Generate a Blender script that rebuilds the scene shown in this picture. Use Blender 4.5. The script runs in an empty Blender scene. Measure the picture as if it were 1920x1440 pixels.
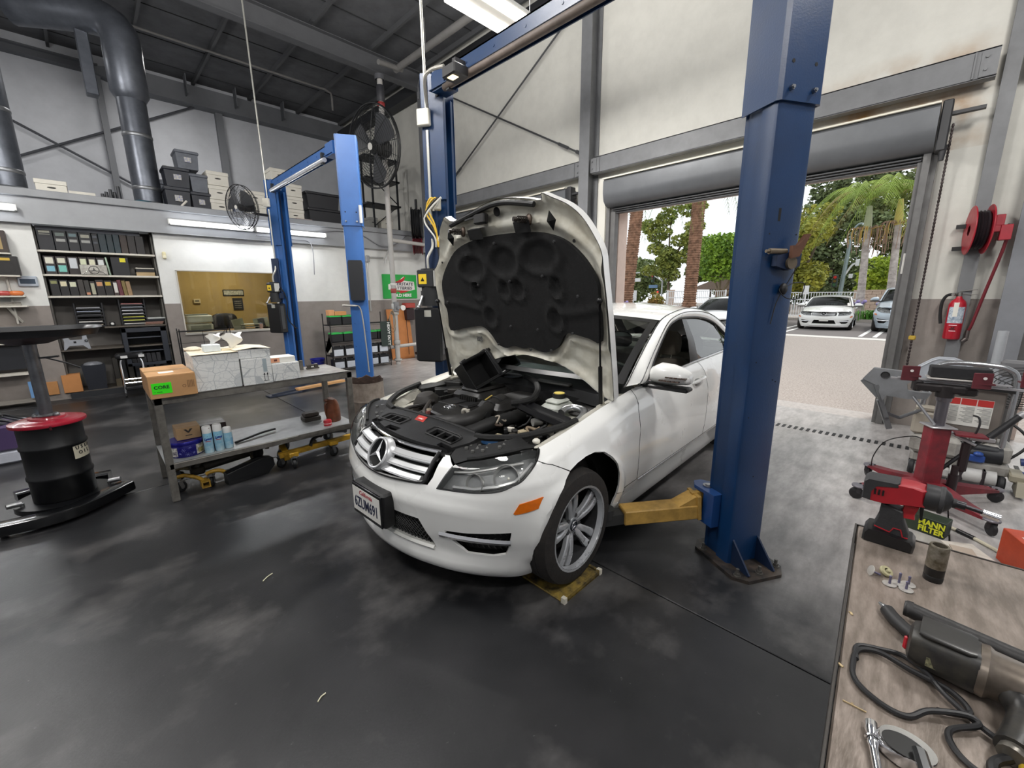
import bpy, bmesh, math, random
import numpy as np
from math import sin, cos, pi, radians, sqrt, atan2, hypot
from mathutils import Vector as V3, Matrix, geometry
random.seed(7)
SC = bpy.context.scene
COL = SC.collection
# ---------------------------------------------------------------- camera, world, lights, exposure
def _cam():
    yaw, p, r = radians(45.0), radians(12.13), radians(.49)
    f = V3((sin(yaw)*cos(p), cos(yaw)*cos(p), -sin(p)))
    rt = V3((cos(yaw), -sin(yaw), 0)); dn = f.cross(rt)
    R = rt*cos(r)+dn*sin(r); D = -rt*sin(r)+dn*cos(r)
    cd = bpy.data.cameras.new('camera'); c = bpy.data.objects.new('camera', cd); COL.objects.link(c)
    m = Matrix((R, -D, -f)).transposed().to_4x4(); m.translation = (0, 0, 1.56)
    c.matrix_world = m
    cd.sensor_width = 36; cd.lens = 36*782.2/1920; cd.clip_start = .05; cd.clip_end = 400
    SC.camera = c
_cam()
W = bpy.data.worlds.new('sky'); SC.world = W; W.use_nodes = True
bg = W.node_tree.nodes['Background']; bg.inputs[0].default_value = (.93, .97, 1, 1); bg.inputs[1].default_value = 1.25
def sun(rot, st, ang):
    l = bpy.data.lights.new('sun', 'SUN'); l.energy = st; l.angle = radians(ang); l.color = (1, .95, .87)
    o = bpy.data.objects.new('sun', l); o.rotation_euler = [radians(a) for a in rot]; COL.objects.link(o)
sun((38, 0, 70), 1.6, 12)
def area(loc, rot, sx, sy, en, col=(1, .98, .95), portal=False):
    l = bpy.data.lights.new('lamp_fill_light', 'AREA'); l.shape = 'RECTANGLE'; l.size = sx; l.size_y = sy; l.energy = en; l.color = col
    if portal: l.cycles.is_portal = True
    o = bpy.data.objects.new('lamp_fill_light', l); o.location = loc; o.rotation_euler = rot; COL.objects.link(o)
area((6.75, 2.2, 1.48), (0, radians(90), 0), 2.95, 3.7, 1, portal=True)
# ceiling fixture in view, an uplight added above it, and unseen bulbs filling the room
def bulb(loc, en):
    l = bpy.data.lights.new('lamp_fill_light', 'POINT'); l.energy = en; l.shadow_soft_size = .3; l.color = (1, .98, .95)
    o = bpy.data.objects.new('lamp_fill_light', l); o.location = loc; COL.objects.link(o)
for dy in (-.15, .15): area((3.75, 3.9+dy, 4.565), (0, 0, 0), 1.2, .13, 95)
area((3.75, 3.9, 4.68), (pi, 0, 0), 1.2, .4, 130)  # uplight added to brighten the roof and upper walls
for x, y, e in ((.5, 3.2, 260), (-1.2, 3.6, 150), (-1.6, 7.2, 280), (-3.5, 1, 120), (3.2, -1.1, 270), (-.6, -1.2, 300)): bulb((x, y, 4.6), e)  # bare bulbs out of view, added to even out the room's light
area((1.8, 12, 6.2), (0, 0, 0), 1.2, .4, 70); area((-2.5, 12, 6.2), (0, 0, 0), 1.2, .4, 50)
SC.view_settings.view_transform = 'Standard'; SC.view_settings.look = 'None'
SC.view_settings.exposure = 0.0; SC.view_settings.gamma = 1; SC.view_settings.use_curve_mapping = False
SC.cycles.max_bounces = 8; SC.cycles.transparent_max_bounces = 12; SC.cycles.sample_clamp_indirect = 6; SC.cycles.use_denoising = True
SC.cycles.caustics_reflective = False; SC.cycles.caustics_refractive = False
# ---------------------------------------------------------------- materials
def lin(h):
    if isinstance(h, str): h = [int(h[i:i+2], 16) for i in (0, 2, 4)]
    return tuple((c/255/12.92 if c/255 <= .04045 else ((c/255+.055)/1.055)**2.4) for c in h)+(1,)
_mats = {}
def M(h, r=.5, m=0, n=0, na=.25, b=0, bs=None, coat=0, em=0, n2=None, alpha=1, det=4, st=None):
    """procedural material: base colour broken up by noise of scale n (amount na, towards colour n2), bump b at scale bs"""
    k = (str(h), r, m, n, na, b, bs, coat, em, str(n2), alpha, det, str(st))
    if k in _mats: return _mats[k]
    t = bpy.data.materials.new('paint_%d' % len(_mats)); t.use_nodes = True; N = t.node_tree.nodes; L = t.node_tree.links
    p = N['Principled BSDF']; c = lin(h)
    p.inputs['Base Color'].default_value = c; p.inputs['Roughness'].default_value = r; p.inputs['Metallic'].default_value = m
    if coat: p.inputs['Coat Weight'].default_value = coat; p.inputs['Coat Roughness'].default_value = .04
    if em: p.inputs['Emission Color'].default_value = c; p.inputs['Emission Strength'].default_value = em
    if alpha < 1: p.inputs['Alpha'].default_value = alpha
    tc = N.new('ShaderNodeTexCoord')
    vec = tc.outputs['Object']
    if st:
        mp = N.new('ShaderNodeMapping'); mp.inputs['Scale'].default_value = st; L.new(vec, mp.inputs[0]); vec = mp.outputs[0]
    if n:
        x = N.new('ShaderNodeTexNoise'); x.inputs['Scale'].default_value = n; x.inputs['Detail'].default_value = det; x.inputs['Roughness'].default_value = .65
        L.new(vec, x.inputs['Vector'])
        rp = N.new('ShaderNodeValToRGB'); rp.color_ramp.elements[0].position = .38; rp.color_ramp.elements[1].position = .68
        d = lin(n2) if n2 else tuple(v*(1-na) for v in c[:3])+(1,)
        rp.color_ramp.elements[0].color = c; rp.color_ramp.elements[1].color = d
        L.new(x.outputs[0], rp.inputs[0]); L.new(rp.outputs[0], p.inputs['Base Color'])
        if r > .12:
            mr = N.new('ShaderNodeMapRange'); mr.inputs[3].default_value = max(.05, r-.08); mr.inputs[4].default_value = min(1, r+.1)
            L.new(x.outputs[0], mr.inputs[0]); L.new(mr.outputs[0], p.inputs['Roughness'])
    if b:
        y = N.new('ShaderNodeTexNoise'); y.inputs['Scale'].default_value = bs or 60; y.inputs['Detail'].default_value = 3
        L.new(vec, y.inputs['Vector'])
        bm = N.new('ShaderNodeBump'); bm.inputs['Strength'].default_value = b; bm.inputs['Distance'].default_value = .01
        L.new(y.outputs[0], bm.inputs['Height']); L.new(bm.outputs[0], p.inputs['Normal'])
    _mats[k] = t; return t
def glass(h='ffffff', dark=0.0, rough=.02, fres=1.45, tint=None):
    k = ('glass', h, dark, rough, fres)
    if k in _mats: return _mats[k]
    t = bpy.data.materials.new('glass_%d' % len(_mats)); t.use_nodes = True; N = t.node_tree.nodes; L = t.node_tree.links
    N.remove(N['Principled BSDF']); out = N['Material Output']
    tr = N.new('ShaderNodeBsdfTransparent'); c = lin(h); tr.inputs[0].default_value = tuple(v*(1-dark) for v in c[:3])+(1,)
    gl = N.new('ShaderNodeBsdfGlossy'); gl.inputs['Roughness'].default_value = rough
    fr = N.new('ShaderNodeFresnel'); fr.inputs[0].default_value = fres
    mx = N.new('ShaderNodeMixShader'); L.new(fr.outputs[0], mx.inputs[0]); L.new(tr.outputs[0], mx.inputs[1]); L.new(gl.outputs[0], mx.inputs[2]); L.new(mx.outputs[0], out.inputs[0])
    _mats[k] = t; return t
BLK = M('0c0c0d', .45, n=30, na=.3); RUB = M('141414', .75, n=40, na=.3, b=.15, bs=90); CHR = M('ececee', .14, 1); STL = M('a5a6a8', .32, 1, n=20, na=.3)
BLUE = M('0d3159', .36, n=3, na=.2, b=.06, bs=120); CHS = M('e6e7e9', .24, .55); WHT = M('e9e9e4', .5, n=8, na=.06); GALV = M('8d8f92', .42, .8, n=9, na=.35)
# ---------------------------------------------------------------- mesh building
def _n(a): return a/(np.linalg.norm(a)+1e-12)
def frame(d, up=(0, 0, 1)):
    d = _n(np.array(d, float)); u = np.array(up, float)
    if abs(d@u) > .98: u = np.array((1., 0, 0))
    x = _n(np.cross(u, d)); y = np.cross(d, x); return x, y, d
class MB:
    def __init__(s): s.v = []; s.f = []; s.n = 0
    def add(s, v, f):
        s.v.extend([tuple(map(float, p)) for p in v]); s.f.extend([tuple(i+s.n for i in q) for q in f]); s.n += len(v); return s
    def bb(s, x0, x1, y0, y1, z0, z1, ch=0, R=None, o=(0, 0, 0)):
        x0, x1 = min(x0, x1), max(x0, x1); y0, y1 = min(y0, y1), max(y0, y1); z0, z1 = min(z0, z1), max(z0, z1)
        c = min(ch, (x1-x0)*.45, (y1-y0)*.45, (z1-z0)*.45)
        if c <= 0:
            v = [(x, y, z) for z in (z0, z1) for x, y in ((x0, y0), (x1, y0), (x1, y1), (x0, y1))]
            f = [(3, 2, 1, 0), (4, 5, 6, 7), (0, 1, 5, 4), (1, 2, 6, 5), (2, 3, 7, 6), (3, 0, 4, 7)]
        else:
            def ring(z, e, g):
                return [(x0+e, y0+g, z), (x1-e, y0+g, z), (x1-g, y0+e, z), (x1-g, y1-e, z), (x1-e, y1-g, z), (x0+e, y1-g, z), (x0+g, y1-e, z), (x0+g, y0+e, z)]
            v = ring(z0, c*1.6, c)+ring(z0+c, c, 0)+ring(z1-c, c, 0)+ring(z1, c*1.6, c); f = [tuple(range(7, -1, -1)), tuple(range(24, 32))]
            for k in range(3):
                for i in range(8): f.append((k*8+i, k*8+(i+1) % 8, k*8+8+(i+1) % 8, k*8+8+i))
        if R is not None:
            R = np.array(R); v = [tuple(R@np.array(p)+np.array(o)) for p in v]
        elif any(o): v = [tuple(np.array(p)+np.array(o)) for p in v]
        return s.add(v, f)
    def box(s, c, d, rz=0, ch=0, R=None):
        if R is None: R = [[cos(rz), -sin(rz), 0], [sin(rz), cos(rz), 0], [0, 0, 1]]
        return s.bb(-d[0]/2, d[0]/2, -d[1]/2, d[1]/2, -d[2]/2, d[2]/2, ch, R, c)
    def bar(s, p, q, w, h=None, up=(0, 0, 1), ch=0):
        p, q = np.array(p, float), np.array(q, float); x, y, d = frame(q-p, up); h = h or w
        return s.bb(-w/2, w/2, -h/2, h/2, 0, np.linalg.norm(q-p), ch, np.array([x, y, d]).T, p)
    def rings(s, R, close=True, c0=True, c1=True):
        n = len(R[0]); v = [p for r in R for p in r]; f = []
        for k in range(len(R)-1):
            for i in range(n if close else n-1):
                j = (i+1) % n; f.append((k*n+i, k*n+j, k*n+n+j, k*n+n+i))
        if close and c0: f.append(tuple(range(n-1, -1, -1)))
        if close and c1: f.append(tuple(range((len(R)-1)*n, len(R)*n)))
        return s.add(v, f)
    def cyl(s, p, q, r, r2=None, n=16, cap=True):
        r2 = r if r2 is None else r2; p, q = np.array(p, float), np.array(q, float); x, y, d = frame(q-p)
        R = [[c+rr*(x*cos(2*pi*i/n)+y*sin(2*pi*i/n)) for i in range(n)] for c, rr in ((p, r), (q, r2))]
        return s.rings(R, True, cap, cap)
    def tube(s, pts, r, n=8, closed=False, cap=True):
        P = [np.array(p, float) for p in pts]; m = len(P); R = []; px = None
        for i in range(m):
            if closed: d = P[(i+1) % m]-P[i-1]
            else: d = P[min(i+1, m-1)]-P[max(i-1, 0)]
            d = _n(d)
            if px is None: x, y, _ = frame(d)
            else:
                x = _n(px-d*(px@d)); y = np.cross(d, x)
            px = x; rr = r[i] if isinstance(r, (list, tuple)) else r
            R.append([P[i]+rr*(x*cos(2*pi*k/n)+y*sin(2*pi*k/n)) for k in range(n)])
        if closed: R.append(R[0])
        return s.rings(R, True, cap and not closed, cap and not closed)
    def lathe(s, prof, o=(0, 0, 0), ax=(0, 0, 1), n=24, a0=0, a1=2*pi, cap=False):
        x, y, d = frame(ax); o = np.array(o, float); full = abs(a1-a0-2*pi) < 1e-6
        R = [[o+d*h+max(r, 1e-4)*(x*cos(a0+(a1-a0)*i/n)+y*sin(a0+(a1-a0)*i/n)) for i in range(n if full else n+1)] for r, h in prof]
        return s.rings(R, full, cap, cap)
    def prism(s, poly, o, ux, uy, d):
        o, ux, uy = np.array(o, float), np.array(ux, float), np.array(uy, float); w = _n(np.cross(ux, uy))*d; n = len(poly)
        a = sum(poly[i][0]*poly[(i+1) % n][1]-poly[(i+1) % n][0]*poly[i][1] for i in range(n))
        if a < 0: poly = poly[::-1]
        v = [o+ux*p[0]+uy*p[1] for p in poly]; return s.rings([v, [p+w for p in v]])
    def grid(s, rows):
        m = len(rows[0]); v = [p for r in rows for p in r]
        return s.add(v, [(i*m+j, i*m+j+1, i*m+m+j+1, i*m+m+j) for i in range(len(rows)-1) for j in range(m-1)])
    def ball(s, c, r, n=12, m=8, e=1.0):
        r = (r, r, r) if not isinstance(r, (tuple, list)) else r
        def se(a): return math.copysign(abs(a)**e, a)
        R = [[(c[0]+r[0]*se(sin(pi*j/m) if 0 < j < m else .02)*se(cos(2*pi*i/n)), c[1]+r[1]*se(sin(pi*j/m) if 0 < j < m else .02)*se(sin(2*pi*i/n)), c[2]-r[2]*se(cos(pi*j/m))) for i in range(n)] for j in range(m+1)]
        return s.rings(R)
    def obj(s, name, mat, parent=None, smooth=40, world=False, loc=None):
        me = bpy.data.meshes.new(name); v = s.v
        o = bpy.data.objects.new(name, me)
        if parent is not None:
            o.parent = parent
            if world:
                w = Matrix.Identity(4); q = parent
                while q is not None: w = q.matrix_basis @ w; q = q.parent
                w.invert(); v = [tuple(w @ V3(p)) for p in v]
        if loc is not None: o.location = loc
        me.from_pydata(v, [], s.f); me.update()
        if mat: me.materials.append(mat)
        if smooth:
            me.polygons.foreach_set('use_smooth', [True]*len(me.polygons))
            try: me.set_sharp_from_angle(angle=radians(smooth))
            except Exception: pass
        COL.objects.link(o); return o
def tag(o, label, cat, group=None, kind=None):
    if label: o['label'] = label
    if cat: o['category'] = cat
    if group: o['group'] = group
    if kind: o['kind'] = kind
    return o
def thing(name, label, cat, loc=(0, 0, 0), rz=0, group=None):
    o = bpy.data.objects.new(name, None); o.empty_display_size = .1; o.location = loc; o.rotation_euler = (0, 0, rz); COL.objects.link(o)
    return tag(o, label, cat, group)
def struct(o): o['kind'] = 'structure'; return o
def lab(o, l): o['label'] = l; return o
def dup(r, loc=None, rz=None, label=None, group=None, parent=None):
    c = r.copy(); COL.objects.link(c)
    if parent: c.parent = parent
    if loc is not None: c.location = loc
    if rz is not None: c.rotation_euler = (0, 0, rz)
    if label: c['label'] = label
    if group: c['group'] = group
    for k in list(r.children): dup(k, parent=c)
    return c
def text(body, size, mat, o, ux, uy, parent=None, name='lettering', ext=.0008, world=True, align='CENTER', shear=0, bold=0, wide=1):
    """flat lettering as a mesh; o = centre of the text, ux / uy = reading and up directions"""
    cu = bpy.data.curves.new('t', 'FONT'); cu.body = body; cu.size = size; cu.extrude = ext; cu.align_x = align; cu.align_y = 'CENTER'; cu.shear = shear; cu.offset = bold; cu.resolution_u = 3; cu.space_line = .85
    t = bpy.data.objects.new('t', cu); COL.objects.link(t); bpy.context.view_layer.update()
    me = t.evaluated_get(bpy.context.evaluated_depsgraph_get()).to_mesh()
    ux, uy = _n(np.array(ux, float)), _n(np.array(uy, float)); w = np.cross(ux, uy); mb = MB()
    mb.add([np.array(o)+ux*v.co.x*wide+uy*v.co.y+w*v.co.z for v in me.vertices], [tuple(p.vertices) for p in me.polygons])
    bpy.data.objects.remove(t); bpy.data.curves.remove(cu)
    return mb.obj(name, mat, parent, smooth=0, world=world)
def cat_rom(P, n=6, closed=False):
    P = [np.array(p, float) for p in P]; m = len(P); o = []
    for i in range(m if closed else m-1):
        g = lambda k: P[k % m] if closed else P[min(max(k, 0), m-1)]
        a, b, c, d = g(i-1), g(i), g(i+1), g(i+2)
        for k in range(n):
            t = k/n; o.append(.5*((2*b)+(c-a)*t+(2*a-5*b+4*c-d)*t*t+(3*b-a-3*c+d)*t**3))
    if not closed: o.append(P[-1])
    return o
# ---------------------------------------------------------------- room shell
def floor_mat():
    t = bpy.data.materials.new('coated_concrete'); t.use_nodes = True; N = t.node_tree.nodes; L = t.node_tree.links; p = N['Principled BSDF']
    tc = N.new('ShaderNodeTexCoord'); sx = N.new('ShaderNodeSeparateXYZ'); L.new(tc.outputs['Object'], sx.inputs[0])
    def noise(s, d=5, r=.6, st=None):
        x = N.new('ShaderNodeTexNoise'); x.inputs['Scale'].default_value = s; x.inputs['Detail'].default_value = d; x.inputs['Roughness'].default_value = r
        if st:
            m = N.new('ShaderNodeMapping'); m.inputs['Scale'].default_value = st; L.new(tc.outputs['Object'], m.inputs[0]); L.new(m.outputs[0], x.inputs['Vector'])
        else: L.new(tc.outputs['Object'], x.inputs['Vector'])
        return x.outputs[0]
    def ramp(i, a, b, ca, cb):
        r = N.new('ShaderNodeValToRGB'); r.color_ramp.elements[0].position = a; r.color_ramp.elements[1].position = b; r.color_ramp.elements[0].color = ca; r.color_ramp.elements[1].color = cb; L.new(i, r.inputs[0]); return r.outputs[0]
    def mix(f, a, b, bt='MIX'):
        m = N.new('ShaderNodeMix'); m.data_type = 'RGBA'; m.blend_type = bt; L.new(f, m.inputs[0]) if not isinstance(f, float) else setattr(m.inputs[0], 'default_value', f); L.new(a, m.inputs[6]); L.new(b, m.inputs[7]); return m.outputs[2]
    base = ramp(noise(2.2, 6), .35, .7, lin('1a1b1d'), lin('2a2a2c'))
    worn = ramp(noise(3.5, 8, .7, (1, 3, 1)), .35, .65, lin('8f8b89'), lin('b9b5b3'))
    # paint worn along the doorways, lightened further with painted sky glare
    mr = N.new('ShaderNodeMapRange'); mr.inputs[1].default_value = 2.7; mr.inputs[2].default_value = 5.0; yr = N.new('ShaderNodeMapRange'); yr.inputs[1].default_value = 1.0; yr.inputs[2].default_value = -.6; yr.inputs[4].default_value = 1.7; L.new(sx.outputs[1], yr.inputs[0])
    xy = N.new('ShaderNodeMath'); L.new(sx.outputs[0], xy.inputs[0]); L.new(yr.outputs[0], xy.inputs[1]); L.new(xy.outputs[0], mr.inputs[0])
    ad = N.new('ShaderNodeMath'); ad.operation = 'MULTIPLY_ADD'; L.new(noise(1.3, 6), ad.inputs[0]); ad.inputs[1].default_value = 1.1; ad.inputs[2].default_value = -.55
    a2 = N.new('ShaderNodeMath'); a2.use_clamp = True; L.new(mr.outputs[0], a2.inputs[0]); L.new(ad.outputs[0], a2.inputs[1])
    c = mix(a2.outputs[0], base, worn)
    spots = ramp(noise(38, 3, .6), .70, .75, (0, 0, 0, 1), (1, 1, 1, 1)); sp2 = N.new('ShaderNodeMath'); sp2.operation = 'MULTIPLY'; L.new(spots, sp2.inputs[0]); sp2.inputs[1].default_value = .22
    g = N.new('ShaderNodeRGB'); g.outputs[0].default_value = lin('8a8a88')
    c = mix(sp2.outputs[0], c, g.outputs[0]); L.new(c, p.inputs['Base Color'])
    rr = N.new('ShaderNodeMapRange'); rr.inputs[3].default_value = .31; rr.inputs[4].default_value = .41; L.new(noise(4, 6), rr.inputs[0]); L.new(rr.outputs[0], p.inputs['Roughness'])
    b = N.new('ShaderNodeBump'); b.inputs['Strength'].default_value = .13; b.inputs['Distance'].default_value = .006
    L.new(noise(45, 6, .7, (1, 2.2, 1)), b.inputs['Height']); L.new(b.outputs[0], p.inputs['Normal'])
    return t
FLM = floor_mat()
xs = [-6.5, -2.8, 1.9, 6.66]; ys = [-5, -.28, 4.42, 9.12, 14.3]
m = MB(); m.bb(-6.5, 6.66, -5, 14.3, -.2, -.03); fl0 = struct(m.obj('floor', M('1c1c1c', .9), smooth=0))
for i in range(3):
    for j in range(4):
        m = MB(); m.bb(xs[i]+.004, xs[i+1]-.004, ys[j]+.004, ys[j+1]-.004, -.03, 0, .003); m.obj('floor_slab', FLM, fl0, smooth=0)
# trench drain in front of the doors: grate bars
m = MB()
for k in range(118):
    y = -4.4+k*.06
    m.bb(5.60, 5.72, y, y+.028, .0005, .004)
struct(m.obj('trim_1', M('191919', .7), smooth=0))
WALLM = M('cfcdc5', .8, n=5, na=.07, b=.12, bs=160); LOWM = M('8f8781', .75, n=7, na=.12, b=.1, bs=120); STEEL = M('6f7072', .5, n=6, na=.15, b=.05)
UPM = M('b9bbc0', .8, n=4, na=.08, b=.15, bs=140)
# door wall: piers and header round two open roll-up doors
def wall_piece(x0, x1, y0, y1, z0, z1, parent, nm='panel', mt=None):
    a = MB(); a.bb(x0, x1, y0, y1, z0, z1); return a.obj(nm, mt or WALLM, parent, smooth=0)
wd = struct(MB().bb(6.66, 7.0, -5, 14.3, 3.0, 7.0).obj('wall_door', WALLM, smooth=0))
for y0, y1 in ((-5, -4.55), (-.68, .2), (4.2, 4.95), (8.9, 14.3)):
    wall_piece(6.66, 7.0, y0, y1, 1.47, 3.0, wd); wall_piece(6.655, 7.0, y0, y1, 0, 1.47, wd, 'dado', LOWM)
PINK = M('c9b6ac', .85, n=9, na=.08, b=.2, bs=90)
for y0, y1 in ((-.80, -.68), (.2, .32), (4.08, 4.2), (4.95, 5.03), (8.82, 8.9)):   # stucco reveals outside
    wall_piece(6.74, 7.02, y0, y1, 0, 2.95, wd, 'reveal', PINK)
for y0 in (-4.6, .2, 4.95): wall_piece(6.74, 7.02, y0, y0+4.0, 2.95, 3.02, wd, 'lintel', PINK)
def rust_stain():   # old rust run-off above the girt, at the corner column
    t = WALLM.copy(); N = t.node_tree.nodes; L = t.node_tree.links; p = N['Principled BSDF']; src = p.inputs['Base Color'].links[0].from_socket
    tc = N.new('ShaderNodeTexCoord'); sx = N.new('ShaderNodeSeparateXYZ'); L.new(tc.outputs['Object'], sx.inputs[0])
    def mr(i, a, b): r = N.new('ShaderNodeMapRange'); r.inputs[1].default_value = a; r.inputs[2].default_value = b; L.new(i, r.inputs[0]); return r.outputs[0]
    def mul(a, b): k = N.new('ShaderNodeMath'); k.operation = 'MULTIPLY'; L.new(a, k.inputs[0]); L.new(b, k.inputs[1]); return k.outputs[0]
    nz = N.new('ShaderNodeTexNoise'); nz.inputs['Scale'].default_value = 3.5; nz.inputs['Detail'].default_value = 6; L.new(tc.outputs['Object'], nz.inputs['Vector'])
    f = mul(mul(mr(sx.outputs[2], 4.08, 3.80), mr(nz.outputs[0], .35, .7)), mul(mr(sx.outputs[1], 1.5, .9), mr(sx.outputs[1], -.2, .1)))
    x = N.new('ShaderNodeMix'); x.data_type = 'RGBA'; L.new(f, x.inputs[0]); L.new(src, x.inputs[6]); x.inputs[7].default_value = lin('9a7446'); L.new(x.outputs[2], p.inputs['Base Color']); return t
wd.data.materials[0] = rust_stain()
# structural steel
def ibeam(m, p, q, w, h, up=(0, 0, 1), t=.014):
    p, q = np.array(p, float), np.array(q, float); x, y, d = frame(q-p, up)
    for s in (-1, 1): m.bar(p+y*s*(h/2-t/2), q+y*s*(h/2-t/2), w, t, up)
    m.bar(p, q, t, h-2*t, up)
trim_n = [2]
def trim(m, mat=STEEL, sm=30):
    trim_n[0] += 1; return struct(m.obj('trim_%d' % trim_n[0], mat, smooth=sm))
for y in (-.2, 4.58, 9.38, 14.1):
    m = MB(); ibeam(m, (6.5 if y > 0 else 6.60, y, 0), (6.5 if y > 0 else 6.60, y, 6.55), .2 if y > 0 else .11, .3 if y > 0 else .10, (1, 0, 0)); trim(m)
for y0, y1 in ((-.1, 4.48), (4.68, 9.28)):
    m = MB(); m.bb(6.44, 6.455, y0, y1, 3.56, 3.81); m.bb(6.44, 6.56, y0, y1, 3.80, 3.812); m.bb(6.44, 6.56, y0, y1, 3.555, 3.567)
    for yy in (y0+.16, y1-.16): m.bb(6.425, 6.45, yy-.006, yy+.006, 3.57, 3.80)
    tr = trim(m)
    for yy in (y0+.05, y1-.05):
        m = MB(); m.bb(6.43, 6.44, yy-.05, yy+.07, 3.57, 3.79)
        for zz in (3.63, 3.74): m.cyl((6.432, yy+.03, zz), (6.415, yy+.03, zz), .014, n=6)
        m.obj('splice_plate', STEEL, tr)
m = MB(); m.bb(6.42, 6.46, -5, -.3, 3.56, 3.81); trim(m)
# roll-up door hoods, guides and curtain bottoms
HOODM = M('626467', .42, .25, n=3, na=.12)
dn = 0
for y0 in (-4.48, .32, 5.03):
    y1 = y0+3.76; dn += 1
    pr = [(0, 3.39), (-.30, 3.40), (-.335, 3.36), (-.335, 3.18), (-.31, 3.06), (-.24, 2.99), (-.12, 2.965), (0, 2.965)]
    m = MB(); m.rings([[(6.66+a, y, z) for a, z in pr] for y in (y0-.08, y1+.08)]); d = struct(m.obj('door_%d' % dn, HOODM, smooth=40))
    m = MB(); m.bb(6.31, 6.64, y0-.08, y1+.08, 3.392, 3.41); m.obj('flashing', M('d9d4c4', .6), d)
    for k, (xa, z) in enumerate(((6.50, 2.955), (6.53, 2.93), (6.56, 2.905))):
        m = MB(); m.bb(xa, 6.66, y0, y1, z-.02, z, .004); m.obj('curtain_slat', M('4a4b4d', .45, .3), d)
    for y, s in ((y0, -1), (y1, 1)):
        m = MB(); m.bb(6.55, 6.66, y-.03 if s > 0 else y-.12, y+.12 if s > 0 else y+.03, 0, 2.98); m.bb(6.50, 6.55, y+s*.06-.01, y+s*.06+.05, 0, 3.0); m.obj('guide_rail', M('6a6968', .5, .2, n=8, na=.2), d)
    m = MB(); m.bb(6.36, 6.52, y0-.17, y0-.09, 2.95, 3.42, .01); m.bb(6.40, 6.46, y0-.40, y0-.13, 3.28, 3.31); m.cyl((6.4, y0-.15, 3.0), (6.4, y0-.15, 2.86), .035, .02)
    m.obj('end_bracket', M('2c2c2e', .5), d)
    # hand chain beside the guide
    m = MB(); z = 3.2
    while z > .75:
        m.ball((6.50, y0-.19, z), (.012 if int(z*50) % 2 else .007, .014, .022), 6, 4); z -= .036
    o = m.obj('chain', M('3c3433', .5, .6), d); o['kind'] = 'stuff'
    m = MB(); m.bb(6.48, 6.53, y0-.22, y0-.16, 1.02, 1.07, .01); m.obj('chain_keeper', M('b99a3a', .5), d)
m = MB(); m.bb(6.54, 6.548, .262, .33, 1.75, 1.97); struct(lab(m.obj('trim_90', M('e4e2dc', .6), smooth=0), 'white printed notice on the door guide rail'))
# white pier edges beside the middle column
m = MB(); m.bb(6.60, 6.66, 4.28, 4.42, 0, 3.5); m.bb(6.60, 6.66, 4.74, 4.84, 0, 3.5); trim(m, M('d6d3ca', .7))
m = MB(); m.bb(6.42, 6.66, -.63, -.475, 0, 3.55); m.bb(6.40, 6.42, -.65, -.455, 0, 3.55); trim(m, M('7b7d82', .6, n=5, na=.1))
# back wall below the mezzanine, with a shelf niche and an office window
wb = struct(MB().bb(3.0, 6.66, 9.5, 9.62, 1.45, 2.65).obj('wall_back', M('dcdcd8', .75, n=6, na=.06, b=.1), smooth=0))
WB2 = M('dcdcd8', .75, n=6, na=.06, b=.1)
wall_piece(3.0, 6.66, 9.5, 9.62, 0, 1.45, wb, 'dado', LOWM)
wall_piece(2.78, 3.0, 9.5, 9.62, 1.45, 2.65, wb, mt=WB2); wall_piece(2.78, 3.0, 9.5, 9.62, 0, 1.45, wb, 'dado', LOWM)
wall_piece(.97, 1.2, 9.5, 9.62, 1.45, 2.65, wb, mt=WB2); wall_piece(.97, 1.2, 9.5, 9.62, 0, 1.45, wb, 'dado', LOWM)
wall_piece(1.2, 2.78, 9.5, 9.62, 2.02, 2.65, wb, mt=WB2); wall_piece(1.2, 2.78, 9.5, 9.62, 0, .92, wb, 'dado', LOWM)
wall_piece(-.95, -.39, 9.5, 9.62, 1.45, 2.65, wb, mt=WB2); wall_piece(-.95, -.39, 9.5, 9.62, 0, 1.45, wb, 'dado', LOWM)
wall_piece(-6.5, -.95, 9.5, 9.62, 1.45, 2.65, wb, mt=WB2); wall_piece(-6.5, -.95, 9.5, 9.62, 0, 1.45, wb, 'dado', LOWM)
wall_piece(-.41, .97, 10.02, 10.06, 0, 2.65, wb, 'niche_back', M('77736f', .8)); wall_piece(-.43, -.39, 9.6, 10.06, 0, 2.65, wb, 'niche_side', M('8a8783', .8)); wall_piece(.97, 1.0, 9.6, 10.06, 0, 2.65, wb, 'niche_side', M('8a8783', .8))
# mezzanine deck and fascia
mz = struct(MB().bb(-6.5, 6.66, 9.42, 14.3, 2.68, 3.08).obj('trim_80', M('8f9194', .6, n=5, na=.1, b=.08), smooth=0))
m = MB(); m.bb(-6.5, 6.66, 9.40, 9.43, 2.62, 2.98); m.obj('fascia_board', M('9a9c9f', .55, n=5, na=.08), mz)
m = MB(); m.bb(-6.5, 6.66, 9.36, 9.44, 2.98, 3.09, .01); m.obj('edge_angle', M('8b8d90', .5, n=7, na=.1), mz)
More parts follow.
